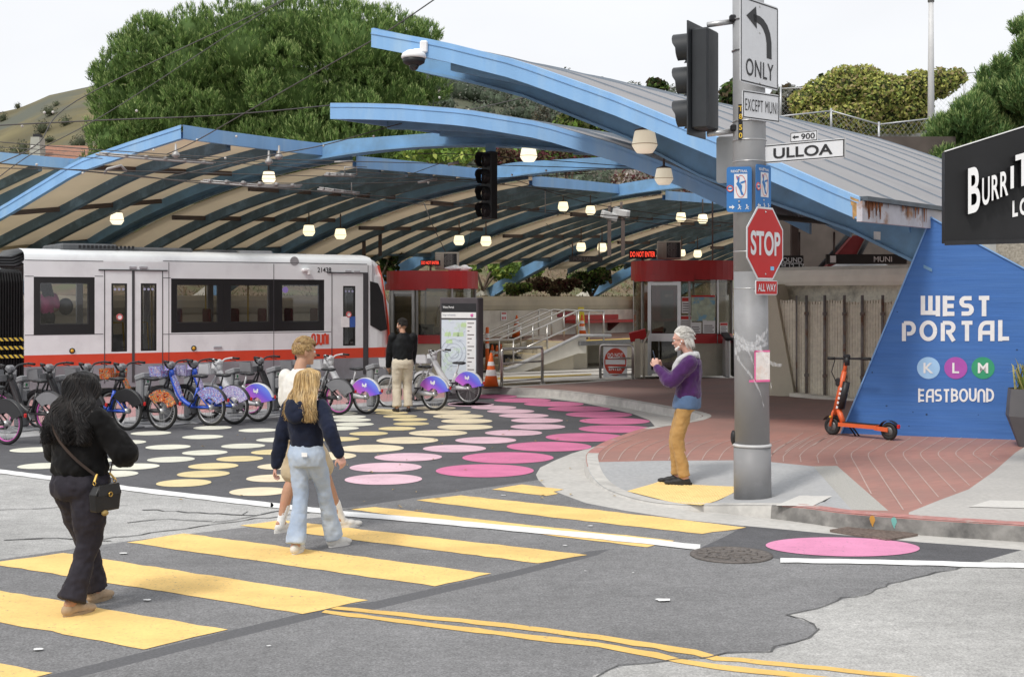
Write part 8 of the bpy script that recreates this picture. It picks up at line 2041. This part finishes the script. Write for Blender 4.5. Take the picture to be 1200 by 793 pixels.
def head_form(mb, hc, yaw, pitch, s=1., jaw=1., beard=False):
    M = Euler((pitch, 0, yaw)).to_matrix()
    f = lambda x, y, z: Vector(hc) + M @ Vector((x * s, y * s, z * s))
    def el(c, r): mb.ball(f(*c), [q * s for q in r], 20, 14, M=M)
    el((0, -.012, .025), (.076, .096, .096)); el((0, .02, -.03), (.062, .076, .085)); el((0, .045, -.075), (.042 * jaw, .044, .040)); el((0, .078, -.095), (.02, .018, .018))
    el((0, .092, -.008), (.010, .014, .026)); el((0, .104, -.028), (.0135, .014, .011)); el((0, .082, -.061), (.024, .014, .009)); el((0, .08, -.073), (.02, .013, .008))
    el((.035, .072, -.02), (.022, .022, .022)); el((-.035, .072, -.02), (.022, .022, .022)); el((0, .075, .03), (.05, .022, .02))
    for sx in (-1, 1): el((sx * .076, -.008, -.015), (.010, .022, .032)); el((sx * .082, -.018, -.005), (.008, .012, .022))
    return f, M
EYEW = mat('eye_white', (.7, .7, .68), .2); EYED = mat('eye_dark', (.03, .02, .015), .15)
def eyes(f, t, s=1.):
    for sx in (-1, 1):
        mb = LB(); mb.ball(f(sx * .031, .080, .004), .0125 * s, 12, 8); e = mb.build('eye', EYEW, t)
        mb = LB(); mb.ball(f(sx * .031, .0885, .004), .0065 * s, 10, 6); mb.build('iris', EYED, e)
def strand(mb, pts, r0, r1, n=4, mi=0):
    q = catmull(pts, 4); mb.tube(q, [lerp(r0, r1, i / (len(q) - 1)) for i in range(len(q))], n, mi, cap=True)
def skinmat(name, col): return mat(name, col, .5, .08, 12, .02, 200, spec=.35, col2=[min(1, col[0] * 1.12), col[1] * .85, col[2] * .8], c2s=7, c2lo=.5, c2hi=.75)
def cloth(name, col, var=.12, rough=.9, bump=.25, bs=260, sheen=.2): return mat(name, col, rough, var, 9, bump, bs, spec=.15, sheen=sheen)
def shoe(t, an, yaw, L, h, m, sole_m, nm='shoe', pitch=0., sole=.025):
    """low shoe around the ankle an, pointing along yaw"""
    M = Euler((pitch, 0, yaw)).to_matrix(); an = Vector(an); o = Vector((an.x, an.y, an.z - h))
    f = lambda x, y, z: an + M @ Vector((x, y, z - h))
    mb = LB()
    for y, z, rx, ry, rz in ((-.02, .045, .038, .055, .045), (.03, .05, .038, .06, .045), (.09, .04, .042, .07, .035), (L * .6, .03, .040, .06, .028)): mb.ball(f(0, y, z), (rx, ry, rz), 16, 10, M=M)
    ob = remesh(mb, nm, m, t, .009, 3)
    mb = LB(); out = []
    for i in range(24):
        a = 2 * PI * i / 24; y = math.cos(a); x = math.sin(a); w_ = .041 if y > 0 else .036
        out.append((x * w_, .06 + (L * .52) * y))
    vs = [f(x, y, -.0) for x, y in out] + [f(x * 1.02, y, sole) for x, y in out]; n = 24
    mb.add(vs, [(i, (i + 1) % n, n + (i + 1) % n, n + i) for i in range(n)] + [tuple(range(n))[::-1], tuple(range(n, 2 * n))], 0); mb.build('sole', sole_m, ob)
    return ob
def legs_of(h, hips, feet, s, hint=(0, 1, .1)):
    out = []
    for hp, ft in zip(hips, feet):
        an = Vector(ft[:3]); kn = ik(hp, an, .425 * s, .41 * s, hint); out.append((Vector(hp), kn, an))
    return out
def person(label, loc, rz, h, skin, feet, hands_, torso, shoulders, head, top, legw, hairf=None, shoes=None, bare_legs=False, bare_arms=False, hip_z=None, el_hint=((-.3, -1, -.3), (.3, -1, -.3)), handdir=None, face=True, hipw=.09, armlen=(.30, .255), lean=0., topname='sweater', legname='trousers', vox=.0068, fold=.02, hs=1., palm=None, curl=.5):
    """torso: rings of the upper garment (x, y, z, rx, ry); head: (centre, yaw, pitch); top: (material, sleeve radii); legw: (material, radii hip..hem)"""
    t = thing('person', label, 'person', loc, rz); s = h / 1.75
    hz_ = hip_z or .915 * s
    hips = [(-hipw, 0, hz_), (hipw, 0, hz_)]
    LG_ = legs_of(h, hips, feet, s)
    hc, yaw, pitch = head
    body = LB()
    f, M = head_form(body, hc, yaw, pitch, s * 1.0 * hs)
    nb = (Vector(shoulders[0]) + Vector(shoulders[1])) / 2 + Vector((0, -.01, .05))
    limb(body, [nb - UZ * .06, nb.lerp(Vector(hc), .4), Vector(hc) - UZ * .05 * s], [.062 * s, .052 * s, .052 * s], 14, 3)
    eloft(body, [(x, y, z, rx * .86, ry * .82) for x, y, z, rx, ry in torso], 18, 3)
    arms = []
    for i, (sh, wr) in enumerate(zip(shoulders, hands_)):
        el = ik(sh, wr, armlen[0] * s, armlen[1] * s, el_hint[i]); arms.append((Vector(sh), el, Vector(wr)))
        limb(body, [sh, el, wr], [.045 * s, .036 * s, .024 * s], 12, 5)
        dd = (Vector(wr) - el).normalized() if not handdir else Vector(handdir[i])
        hand(body, wr, dd, (palm[i] if palm else ((.6 if i == 0 else -.6), .3, 0)), 1 if i == 0 else -1, s * .95, curl)
    for hp, kn, an in LG_:
        limb(body, [hp, hp.lerp(kn, .5) , kn, kn.lerp(an, .35) - Vector((0, .012, 0)), an], [.075 * s, .066 * s, .05 * s, .052 * s, .034 * s], 14, 4)
        body.ball(an - UZ * .02, (.034, .06, .04), 10, 7)
    remesh(body, 'body', skin, t, vox, 2)
    if face: eyes(f, t, s)
    mb = LB(); eloft(mb, torso, 22, 4)
    sr = top[1]
    for sh, el, wr in arms:
        if bare_arms:
            e2 = sh.lerp(el, .72); limb(mb, [sh, sh.lerp(e2, .5), e2], [sr[0], sr[1], sr[2]], 14, 4)
        else:
            e = (wr - el).normalized(); limb(mb, [sh, sh.lerp(el, .5), el, el.lerp(wr, .5), wr - e * .015], sr, 14, 5)
    remesh(mb, topname, top[0], t, .0115, 4, fold, .085)
    if legw:
        mb = LB(); mw_, rr = legw
        eloft(mb, [(0, 0, hz_ - .10 * s, hipw + rr[0] * .8, rr[0] * 1.1), (0, -.01, hz_ + .0, hipw + rr[0] * .92, rr[0] * 1.28), (0, 0, hz_ + .09 * s, hipw + rr[0] * .72, rr[0] * 1.12), (0, 0, hz_ + .17 * s, hipw + rr[0] * .5, rr[0] * 1.0)], 20, 3)
        for hp, kn, an in LG_:
            if bare_legs: limb(mb, [hp, hp.lerp(kn, .5), hp.lerp(kn, .9)], [rr[0], rr[1], rr[2]], 16, 4)
            else:
                d = (an - kn).normalized(); limb(mb, [hp, hp.lerp(kn, .5), kn, kn.lerp(an, .5), an - d * .0], rr, 16, 5, caps=False); mb.ball(hp, rr[0], 14, 8)
        remesh(mb, legname, mw_, t, .0115, 4, fold, .10)
    sh_obs = []
    for k, (hp, kn, an) in enumerate(LG_):
        if shoes: sh_obs.append(shoe(t, an, feet[k][3], shoes[2] * s, an.z - feet[k][4] if len(feet[k]) > 4 else an.z, shoes[0], shoes[1], pitch=feet[k][5] if len(feet[k]) > 5 else 0., sole=shoes[3] if len(shoes) > 3 else .025))
    return t, f, M, arms, LG_, s
def rot2(rz): return Vector((-math.sin(rz), math.cos(rz), 0))
def hairstrands(t, f, name, m, n, length, wave, r, part=0., front=.25, spread=.045, back=(0, -.12), seed=1, mats=None, cover=1.0, sway=None, flare=0.):
    """long loose hair: strands from the scalp over the head and down the back; f maps head coordinates to the body"""
    rd = random.Random(seed); mb = LB()
    for k in range(n):
        a = rd.uniform(-PI, PI)                      # around the head, 0 = front
        fr = math.cos(a)
        if fr > .45 and rd.random() < .9: a = math.copysign(rd.uniform(1.2, 2.2), a)
        sx, sy = math.sin(a), math.cos(a)
        up = rd.uniform(.0, 1.0); lift = rd.uniform(.0, .022)
        p0 = (sx * .03 * (1 - up) + rd.uniform(-.01, .01), -.01 + sy * .05 * (1 - up * .5), .112)
        p1 = (sx * (.080 + lift), -.015 + sy * (.098 + lift), .05 + .03 * up)
        sy2 = min(sy, -.05 + .25 * (1 - up))
        p2 = (sx * (.092 + lift * 1.5 + spread * .3), -.03 + sy2 * (.10 + lift), -.06)
        L = length * rd.uniform(.72, 1.05)
        e = .5 + .5 * rd.random()
        p3 = (sx * (.085 + spread * e + lift) + rd.uniform(-.01, .01), back[1] * .75 + sy2 * .05 + rd.uniform(-.02, .02), -.06 - (L - .06) * .5)
        p4 = (sx * (.075 + spread * 1.5 * e) * (1 + flare) + rd.uniform(-.02, .02), back[1] + sy2 * .03 + rd.uniform(-.025, .025), -.06 - (L - .06))
        if sway: p4 = (p4[0] + sway[0] * rd.random(), p4[1] + sway[1] * rd.random(), p4[2] + (sway[2] * rd.random() if len(sway) > 2 else 0)); p3 = (p3[0] + sway[0] * .35 * rd.random(), p3[1] + sway[1] * .4 * rd.random(), p3[2])
        pts = catmull([p0, p1, p2, p3, p4], 5); ph = a * 4 + rd.uniform(0, 1.1) + lift * 30
        q = []
        for i, p in enumerate(pts):
            w_ = wave * (i / len(pts)); q.append(f(p.x + w_ * math.sin(ph + i * .95), p.y + w_ * .6 * math.cos(ph + i * .8), p.z))
        rr = r * rd.uniform(.6, 1.25)
        mb.tube(q, [rr * (1.0 if i < len(q) * .75 else 1.0 - .8 * (i / len(q) - .75) / .25) for i in range(len(q))], 5, rd.choice((0, 0, 1, 2)) if mats else 0)
    return mb.build(name, mats or m, t)
def shorthair(t, f, name, mats, n, ln, r, seed=1, side=.0, fwd=.0, top=1., face_lim=.35, low=-.03, rnd=.25):
    rd = random.Random(seed); mb = LB()
    for k in range(n):
        z = rd.uniform(-.35 , 1); a = rd.uniform(-PI, PI)
        c = math.sqrt(max(0, 1 - z * z)); d = Vector((c * math.sin(a), c * math.cos(a), z))
        if d.y > .3 and d.z < .62 - .1 * rd.random(): continue
        if d.z < -.05 and d.y > -.25: continue
        p = Vector((d.x * .077, -.012 + d.y * .097, .025 + d.z * .097))
        if p.z < low and d.y > -.5: continue
        g = Vector((side + d.x * .4, fwd + d.y * .3 - .2 * (d.y < 0), .35 * d.z - .35 * (d.z < .4))); g = g - d * g.dot(d) * .8; g = (g.normalized() + Vector((rd.uniform(-rnd, rnd), rd.uniform(-rnd, rnd), rd.uniform(-rnd, rnd)))).normalized()
        L = ln * rd.uniform(.6, 1.2) * (top if d.z > .45 else .75)
        q = [p - d * .004, p + d * .010 + g * L * .35, p + d * .012 + g * L * .75 - d * L * .12, p + d * .004 + g * L - d * L * .28]
        mb.tube([f(*v) for v in catmull(q, 2)], [r, r, r, r, r * .9, r * .7, r * .3], 4, rd.choice((0, 0, 1, 2)))
    return mb.build(name, mats, t)
def haircap(t, f, M, name, m, s=1., z0=.0):
    mb = LB(); vs = []; n = 20; rows = 8
    for i in range(rows + 1):
        ph = PI * .56 * i / rows
        for j in range(n):
            a = 2 * PI * j / n; sy = math.cos(a)
            p2 = ph * (1.0 if sy < .1 else 1.0 - .60 * sy)
            vs.append(f(math.sin(p2) * math.sin(a) * .0815, -.012 + math.sin(p2) * sy * .1015, .026 + math.cos(p2) * .1015))
    fs = [(i * n + j, i * n + (j + 1) % n, (i + 1) * n + (j + 1) % n, (i + 1) * n + j) for i in range(rows) for j in range(n)]
    mb.add(vs, fs, 0, True); return mb.build(name, m, t)
SK1 = skinmat('skin_warm', (.42, .24, .16)); SK2 = skinmat('skin_light', (.56, .34, .25)); SK3 = skinmat('skin_tan', (.46, .26, .17)); SK4 = skinmat('skin_rosy', (.58, .35, .28))
HBL = [mat('hair_black', (.006, .005, .005), .38, .3, 20, spec=.3), mat('hair_black_soft', (.010, .008, .008), .4, .3, 20, spec=.3), mat('hair_black_brown', (.017, .012, .010), .4, .3, 20, spec=.3)]
BLKW = cloth('black_fleece', (.008, .0075, .0075), .3, .95, .4, 120, .06); BLKP = cloth('charcoal_trousers', (.026, .023, .030), .2, .7, .12, 300, .03)
wa = R(-30)
feetW = [(-.085, .20, .095, .15, .0), (.085, -.16, .105, -.1, .0)]
t, f, M, arms, LGs, s = person('woman with long wavy black hair in black fleece and dark trousers, seen from behind', (-2.985, 8.98, 0), wa, 1.66, SK1, feetW,
    [(-.16, .22, .98), (.13, .26, 1.02)], [(0, 0, .93, .195, .155), (0, -.01, .98, .215, .170), (0, -.01, 1.08, .205, .165), (0, -.015, 1.18, .205, .160), (0, -.015, 1.28, .195, .130), (0, -.01, 1.36, .12, .09), (0, -.01, 1.41, .06, .06)],
    [(-.165, -.01, 1.31), (.165, -.01, 1.31)], ((0, .03, 1.535), .15, -.08), (BLKW, [.098, .094, .098, .078, .060]), (BLKP, [.140, .118, .086, .078, .100]),
    shoes=(mat('suede_beige', (.40, .29, .19), .85, .1, 20, .1, 100), mat('sole_tan', (.33, .24, .15), .8), .25, .022), el_hint=((-1, -.25, -.35), (1, -.1, -.5)), hipw=.095, topname='fleece_top', hs=1.0, fold=.03)
haircap(t, f, M, 'hair', HBL[0])
hairstrands(t, f, 'long_hair', HBL[0], 3400, .40, .036, .0029, spread=.075, back=(0, -.165), seed=4, mats=HBL)
tw = t
L2W = lambda loc, rz, v: Vector(loc) + Matrix.Rotation(rz, 3, 'Z') @ Vector(v)
bg0 = (-2.985, 8.98, 0)
bt = thing('handbag', 'small black leather crossbody bag with gold clasp on the right hip of the woman', 'handbag', L2W(bg0, wa, (.24, -.02, .80)), wa)
LEA = mat('black_leather', (.014, .013, .013), .35, .2, 12, .1, 90, spec=.5); GLD = mat('gold_metal', (.55, .36, .10), .3, metal=.9)
mb = LB(); mb.prism([(-.02, -.10, -.09), (-.02, .10, -.09), (-.015, .115, .03), (-.01, .08, .09), (-.01, -.08, .09), (-.015, -.115, .03)], (.07, 0, 0)); bd_ = remesh(mb, 'bag_body', LEA, bt, .006, 4)
mb = LB(); mb.prism([(.056, -.10, .02), (.056, .10, .02), (.05, .085, .092), (.05, -.085, .092), (-.02, -.085, .1), (-.02, .085, .1)][:4], (.012, 0, 0)); mb.build('flap', LEA, bt)
mb = LB(); mb.torus((.072, 0, .025), .014, .005, (1, 0, 0), 16, 6); mb.build('clasp', GLD, bt)
for sy in (-.09, .09): mb = LB(); mb.torus((.015, sy, .105), .013, .004, (0, 1, 0), 14, 6); mb.beam((.015, sy, .115), (.0, sy * .6, .16), .012, .012); mb.build('strap_ring', GLD, bt)
mb = LB(); mb.ball((.05, -.03, -.10), (.02, .03, .02), 8, 6); mb.build('charm', mat('charm_tan', (.35, .24, .08), .5), bt)
pts = [(.0, -.06, .15), (-.10, -.165, .28), (-.24, -.19, .42), (-.36, -.13, .55), (-.38, .0, .60)]
mb = LB(); q = catmull(pts, 6)
for a, b in zip(q, q[1:]): mb.beam(a, b, .006, .018, up=(0, 0, 1))
mb.build('strap', mat('strap_brown', (.045, .028, .02), .5), bt)
pts2 = [(.0, .06, .15), (-.12, .19, .30), (-.28, .17, .46), (-.38, .0, .60)]
mb = LB(); q = catmull(pts2, 6)
for a, b in zip(q, q[1:]): mb.beam(a, b, .006, .018)
mb.build('strap', mat('strap_brown', (.045, .028, .02), .5), bt)
jt = thing('jacket', 'folded black jacket hanging at the left hip of the woman in black', 'jacket', L2W(bg0, wa, (-.27, .10, .84)), wa)
mb = LB(); limb(mb, [(-.02, .0, .10), (-.0, .02, .04), (.03, .03, -.06), (.04, .02, -.16)], [.045, .05, .045, .035]); limb(mb, [(-.06, .06, .07), (-.02, .08, .02), (.03, .06, -.10)], [.035, .045, .03]); remesh(mb, 'jacket', BLKW, jt, .012, 3, .03, .06)
WTE = cloth('white_tshirt', (.72, .70, .66), .05, .9, .15, 300, .1); KHA = cloth('khaki_shorts', (.50, .41, .28), .1, .9, .2, 300, .1); SHW = mat('shoe_white', (.66, .64, .60), .6, .05, 20, .03, 80); SOW = mat('sole_white', (.7, .68, .64), .7)
ba = R(-42)
bl_ = (-1.95, 11.95, 0)
t, f, M, arms, LGs, s = person('tall boy with tousled blond hair in white t-shirt and khaki shorts', bl_, ba, 1.80, SK3, [(-.13, -.12, .10, .1, 0), (.10, .40, .10, -.25, 0)],
    [(-.28, .10, .86), (.27, -.06, .90)], [(0, 0, .90, .155, .115), (0, 0, 1.0, .158, .118), (0, -.01, 1.15, .17, .122), (0, -.015, 1.30, .185, .118), (0, -.015, 1.40, .17, .10), (0, -.01, 1.475, .10, .075), (0, -.005, 1.51, .062, .062)],
    [(-.185, -.015, 1.42), (.185, -.015, 1.42)], ((.0, .05, 1.665), -.35, -.12), (WTE, [.075, .078, .085]), (KHA, [.115, .105, .108]), bare_legs=True, bare_arms=True, shoes=(SHW, SOW, .27, .03), topname='tshirt', legname='shorts', hipw=.085, curl=.6)
for hp, kn, an in LGs:
    mb = LB(); d = (kn - an).normalized(); limb(mb, [an - d * .03, an + d * .06, an + d * .15], [.041, .042, .048], 12, 3); remesh(mb, 'sock', cloth('sock_white', (.75, .75, .74), .04), t, .007, 2, .004, .03)
HBD = [mat('hair_blond', (.40, .255, .105), .45, .2, 20, spec=.5), mat('hair_blond_light', (.55, .40, .20), .45, .2, 20, spec=.5), mat('hair_blond_dark', (.24, .145, .06), .45, .2, 20, spec=.5)]
haircap(t, f, M, 'hair', HBD[2]); shorthair(t, f, 'tousled_hair', HBD, 3200, .05, .0021, 5, side=-.25, fwd=.8, top=1.1, rnd=.10)
NAV = cloth('navy_fleece', (.012, .016, .034), .2, .92, .35, 160, .08); DEN = mat('pale_denim', (.36, .44, .57), .9, .10, 5, .25, 220, spec=.15, col2=(.52, .59, .68), c2s=3.0, c2lo=.42, c2hi=.68)
ga = R(-27)
gl_ = (-1.74, 11.0, 0)
t, f, M, arms, LGs, s = person('girl with long straight blonde hair in navy hoodie and pale wide jeans', gl_, ga, 1.575, SK4, [(-.045, -.10, .085, .3, 0), (.055, .32, .085, -.3, 0)],
    [(-.30, -.03, .72), (.40, -.10, .86)], [(0, 0, .90, .155, .115), (0, 0, .95, .158, .118), (0, -.01, 1.05, .165, .120), (0, -.015, 1.16, .172, .118), (0, -.015, 1.23, .155, .10), (0, -.01, 1.285, .095, .075), (0, -.005, 1.32, .06, .058)],
    [(-.16, -.015, 1.235), (.16, -.015, 1.235)], ((.01, .03, 1.45), -.25, -.05), (NAV, [.072, .070, .066, .062, .050]), (DEN, [.098, .080, .066, .072, .088]), shoes=(SHW, SOW, .25, .03), topname='hoodie', legname='jeans', hipw=.078, el_hint=((-.5, -1, 0), (.6, -1, .2)), fold=.022, armlen=(.285, .25), curl=.7)
mb = LB(); limb(mb, [(-.10, -.10, 1.27), (-.06, -.15, 1.19), (0, -.165, 1.15), (.06, -.15, 1.19), (.10, -.10, 1.27)], [.04, .048, .05, .048, .04]); limb(mb, [(-.05, -.12, 1.26), (0, -.14, 1.22), (.05, -.12, 1.26)], [.05, .055, .05]); remesh(mb, 'hood', NAV, t, .012, 4, .012, .06)
mb = LB(); mb.prism([(.05, -.139, .865), (.10, -.131, .865), (.10, -.131, .83), (.05, -.139, .83)], (0, -.004, 0)); mb.build('pocket_label', LW, t)
HBG = [mat('hair_gold', (.46, .30, .115), .4, .2, 20, spec=.55), mat('hair_gold_light', (.64, .47, .24), .4, .2, 20, spec=.55), mat('hair_gold_dark', (.27, .165, .065), .4, .2, 20, spec=.55)]
haircap(t, f, M, 'hair', HBG[0]); hairstrands(t, f, 'long_hair', HBG[0], 3800, .37, .007, .0024, spread=.075, back=(0, -.15), seed=9, mats=HBG, sway=(.10, .0, .06))
JK = cloth('black_jacket', (.010, .011, .012), .3, .6, .2, 200, .03); CHI = cloth('cream_chinos', (.62, .55, .43), .07, .9, .15, 300, .1)
ma = R(14)
t, f, M, arms, LGs, s = person('man with short dark hair and beard in black jacket and cream trousers', (*G(472, 482.5).xy, 0), ma, 1.775, SK3, [(-.11, .0, .10, .2, 0), (.11, .02, .10, -.2, 0)],
    [(-.24, .24, .86), (.22, .26, .90)], [(0, 0, .90, .175, .13), (0, 0, .98, .185, .135), (0, -.01, 1.12, .195, .14), (0, -.015, 1.28, .21, .135), (0, -.015, 1.40, .185, .11), (0, -.01, 1.475, .105, .08), (0, -.005, 1.51, .065, .062)],
    [(-.195, -.015, 1.42), (.195, -.015, 1.42)], ((-.01, .03, 1.64), .75, -.05), (JK, [.085, .082, .078, .068, .055]), (CHI, [.118, .105, .09, .085, .088]), shoes=(mat('shoe_dark', (.03, .027, .025), .6, .2, 12), BLK, .26, .02), topname='jacket', hipw=.095, el_hint=((-1, -.5, 0), (1, -.5, 0)))
HDK = [mat('hair_dark', (.018, .014, .012), .45, .3, 20), mat('hair_dark_soft', (.03, .024, .02), .45, .3, 20), mat('hair_dark_grey', (.05, .045, .04), .45, .3, 20)]
haircap(t, f, M, 'hair', HDK[0]); shorthair(t, f, 'short_hair', HDK, 900, .03, .0036, 3, fwd=.3, rnd=.2)
mb = LB()
for x, y, z, r_ in ((0, .09, -.092, .03), (.03, .075, -.08, .028), (-.03, .075, -.08, .028), (.05, .05, -.06, .022), (-.05, .05, -.06, .022), (.064, .02, -.03, .014), (-.064, .02, -.03, .014)): mb.ball(f(x, y, z), r_, 10, 7)
remesh(mb, 'beard', HDK[1], t, .007, 2, .006, .01)
PUR = cloth('purple_knit', (.060, .018, .095), .15, .92, .35, 150, .3); TANP = cloth('tan_trousers', (.42, .25, .095), .1, .9, .18, 260, .1); SHB = mat('shoe_black', (.02, .02, .021), .6, .2, 12); BSH = cloth('blue_shirt', (.085, .14, .25), .12, .9, .15, 260)
oa = R(82); ol = GS(804, 567)
t, f, M, arms, LGs, s = person('old man with white hair and beard in purple sweater holding up a phone', ol, oa, 1.80, SK4, [(-.095, .02, .10, -.05, 0), (.10, .10, .10, .1, 0)],
    [(-.055, .335, 1.335), (.07, .30, 1.315)], [(0, -.015, .985, .172, .150), (0, -.025, 1.05, .176, .150), (0, -.03, 1.15, .180, .142), (0, -.045, 1.28, .190, .140), (0, -.06, 1.39, .175, .120), (0, -.05, 1.465, .10, .085), (0, -.03, 1.50, .066, .066)],
    [(-.19, -.05, 1.395), (.19, -.05, 1.395)], ((0, .05, 1.655), .0, -.22), (PUR, [.088, .085, .080, .066, .048]), (TANP, [.094, .087, .077, .070, .069]), shoes=(SHB, BLK, .28, .035), topname='sweater', hipw=.085, el_hint=((-.6, -.3, -1), (.6, -.3, -1)), handdir=((.25, .25, .95), (-.25, .25, .9)), palm=((.9, -.2, 0), (-.9, -.2, 0)), curl=.9, fold=.026)
mb = LB(); eloft(mb, [(0, -.003, .865, .192, .166), (0, -.008, .93, .192, .166), (0, -.02, 1.03, .172, .150)], 20, 3); remesh(mb, 'shirt_hem', BSH, t, .012, 3, .008, .07)
SCF = cloth('grey_scarf', (.50, .50, .50), .08, .95, .3, 160)
mb = LB()
for sx in (-1, 1): limb(mb, [(sx * .02, -.125, 1.455), (sx * .10, -.09, 1.49), (sx * .125, -.0, 1.475), (sx * .12, .085, 1.40), (sx * .11, .13, 1.27), (sx * .12, .15, 1.16)], [.035, .034, .034, .04, .045, .03], 10, 4)
limb(mb, [(-.1, -.09, 1.48), (0, -.115, 1.485), (.1, -.09, 1.48)], [.035, .04, .035]); remesh(mb, 'grey_collar', SCF, t, .011, 4, .02, .06)
HWH = [mat('hair_white', (.66, .64, .60), .5, .08, 20), mat('hair_white_soft', (.74, .73, .70), .5, .06, 20), mat('hair_grey', (.48, .46, .43), .5, .1, 20)]
haircap(t, f, M, 'hair', HWH[0]); shorthair(t, f, 'white_hair', HWH, 3200, .085, .0022, 8, fwd=-.9, top=1.0, low=-.02, rnd=.07)
mb = LB(); rd = random.Random(2)
for k in range(220):
    a = rd.uniform(-1.5, 1.5) + PI; q0 = (.078 * math.sin(a), -.02 + .098 * math.cos(a), rd.uniform(-.02, .05)); L = rd.uniform(.06, .12)
    q = [q0, (q0[0] * 1.08, q0[1] * 1.08 , q0[2] - L * .5), (q0[0] * .98, q0[1] * 1.0 - .01, q0[2] - L)]
    strand(mb, [f(*v) for v in q], .0045, .0015, 4, rd.choice((0, 0, 1, 2)))
mb.build('neck_hair', HWH, t)
mb = LB()
for x, y, z, r_ in ((0, .080, -.098, .022), (.024, .070, -.090, .019), (-.024, .070, -.090, .019), (.044, .050, -.075, .016), (-.044, .050, -.075, .016), (.058, .025, -.045, .011), (-.058, .025, -.045, .011), (0, .094, -.054, .008), (.016, .09, -.055, .007), (-.016, .09, -.055, .007)): mb.ball(f(x, y, z), r_, 10, 7)
remesh(mb, 'beard', HWH[1], t, .006, 2, .008, .01)
mb = LB()
for sx in (-1, 1):
    mb.torus(f(sx * .033, .098, .002), .02, .0022, M @ Vector((0, 1, 0)), 18, 5); mb.tube([f(sx * .054, .095, .004), f(sx * .079, -.01, .006)], .002, 5)
mb.tube([f(-.012, .101, .004), f(.012, .101, .004)], .002, 5); mb.build('glasses', mat('frame_brown', (.08, .05, .03), .3), t)
mb = LB(); mb.ball(f(.088, .005, -.02), .009, 8, 6); mb.ball(f(-.088, .005, -.02), .009, 8, 6); mb.build('earbud', LW, t)
ph = L2W(ol, oa, (.0, .365, 1.455)); pt_ = thing('phone', 'black phone held up by the old man in the purple sweater', 'phone', ph, oa)
mb = LB(); mb.box((0, 0, 0), (.074, .011, .15), rot=Euler((-.25, 0, 0)).to_matrix(), bev=.006); mb.build('case', mat('phone_black', (.012, .012, .014), .3), pt_)
mb = LB(); mb.box((0, -.0065, .001), (.066, .002, .138), rot=Euler((-.25, 0, 0)).to_matrix()); mb.build('screen', mat('phone_screen', (.06, .10, .16), .1, .3, 20, emit=.4), pt_)
mb = LB(); mb.box((.015, .0085, .045), (.03, .004, .03), rot=Euler((-.25, 0, 0)).to_matrix(), bev=.002); mb.build('camera_bump', BLK, pt_)
PIN = cloth('pink_tshirt', (.62, .10, .30), .1)
sp, zp = TP(60, 360); pp_ = Tw(sp, .91, .48)
pz = math.atan2(TNf.y, TNf.x) - PI / 2
t, f, M, arms, LGs, s = person('passenger with dark hair in pink t-shirt standing behind the tram window, seen from behind', pp_, pz, 1.60, SK3, [(-.09, .0, .09, 0, 0), (.09, .03, .09, 0, 0)],
    [(-.24, .22, .95), (.24, .20, .97)], [(0, 0, .88, .165, .12), (0, 0, .97, .165, .125), (0, -.01, 1.08, .17, .125), (0, -.015, 1.2, .18, .12), (0, -.015, 1.28, .16, .10), (0, -.01, 1.34, .09, .07), (0, -.005, 1.37, .06, .058)],
    [(-.17, -.015, 1.29), (.17, -.015, 1.29)], ((0, .03, 1.49), .3, -.1), (PIN, [.075, .078, .085]), (BLKP, [.11, .095, .08, .075, .075]), bare_arms=True, shoes=(SHB, BLK, .25), topname='tshirt', face=False, vox=.01)
haircap(t, f, M, 'hair', HBL[0]); hairstrands(t, f, 'long_hair', HBL[0], 160, .24, .01, .012, spread=.03, back=(0, -.12), seed=6, mats=HBL)
mb = MB(); c = Tw(sp + .40, 1.98, .4); mb.ball(c, (.17, .1, .19), 14, 9); o = mb.build('shoulder_bag', LEA); tag(o, 'black shoulder bag of the passenger in pink behind the tram window', 'bag')
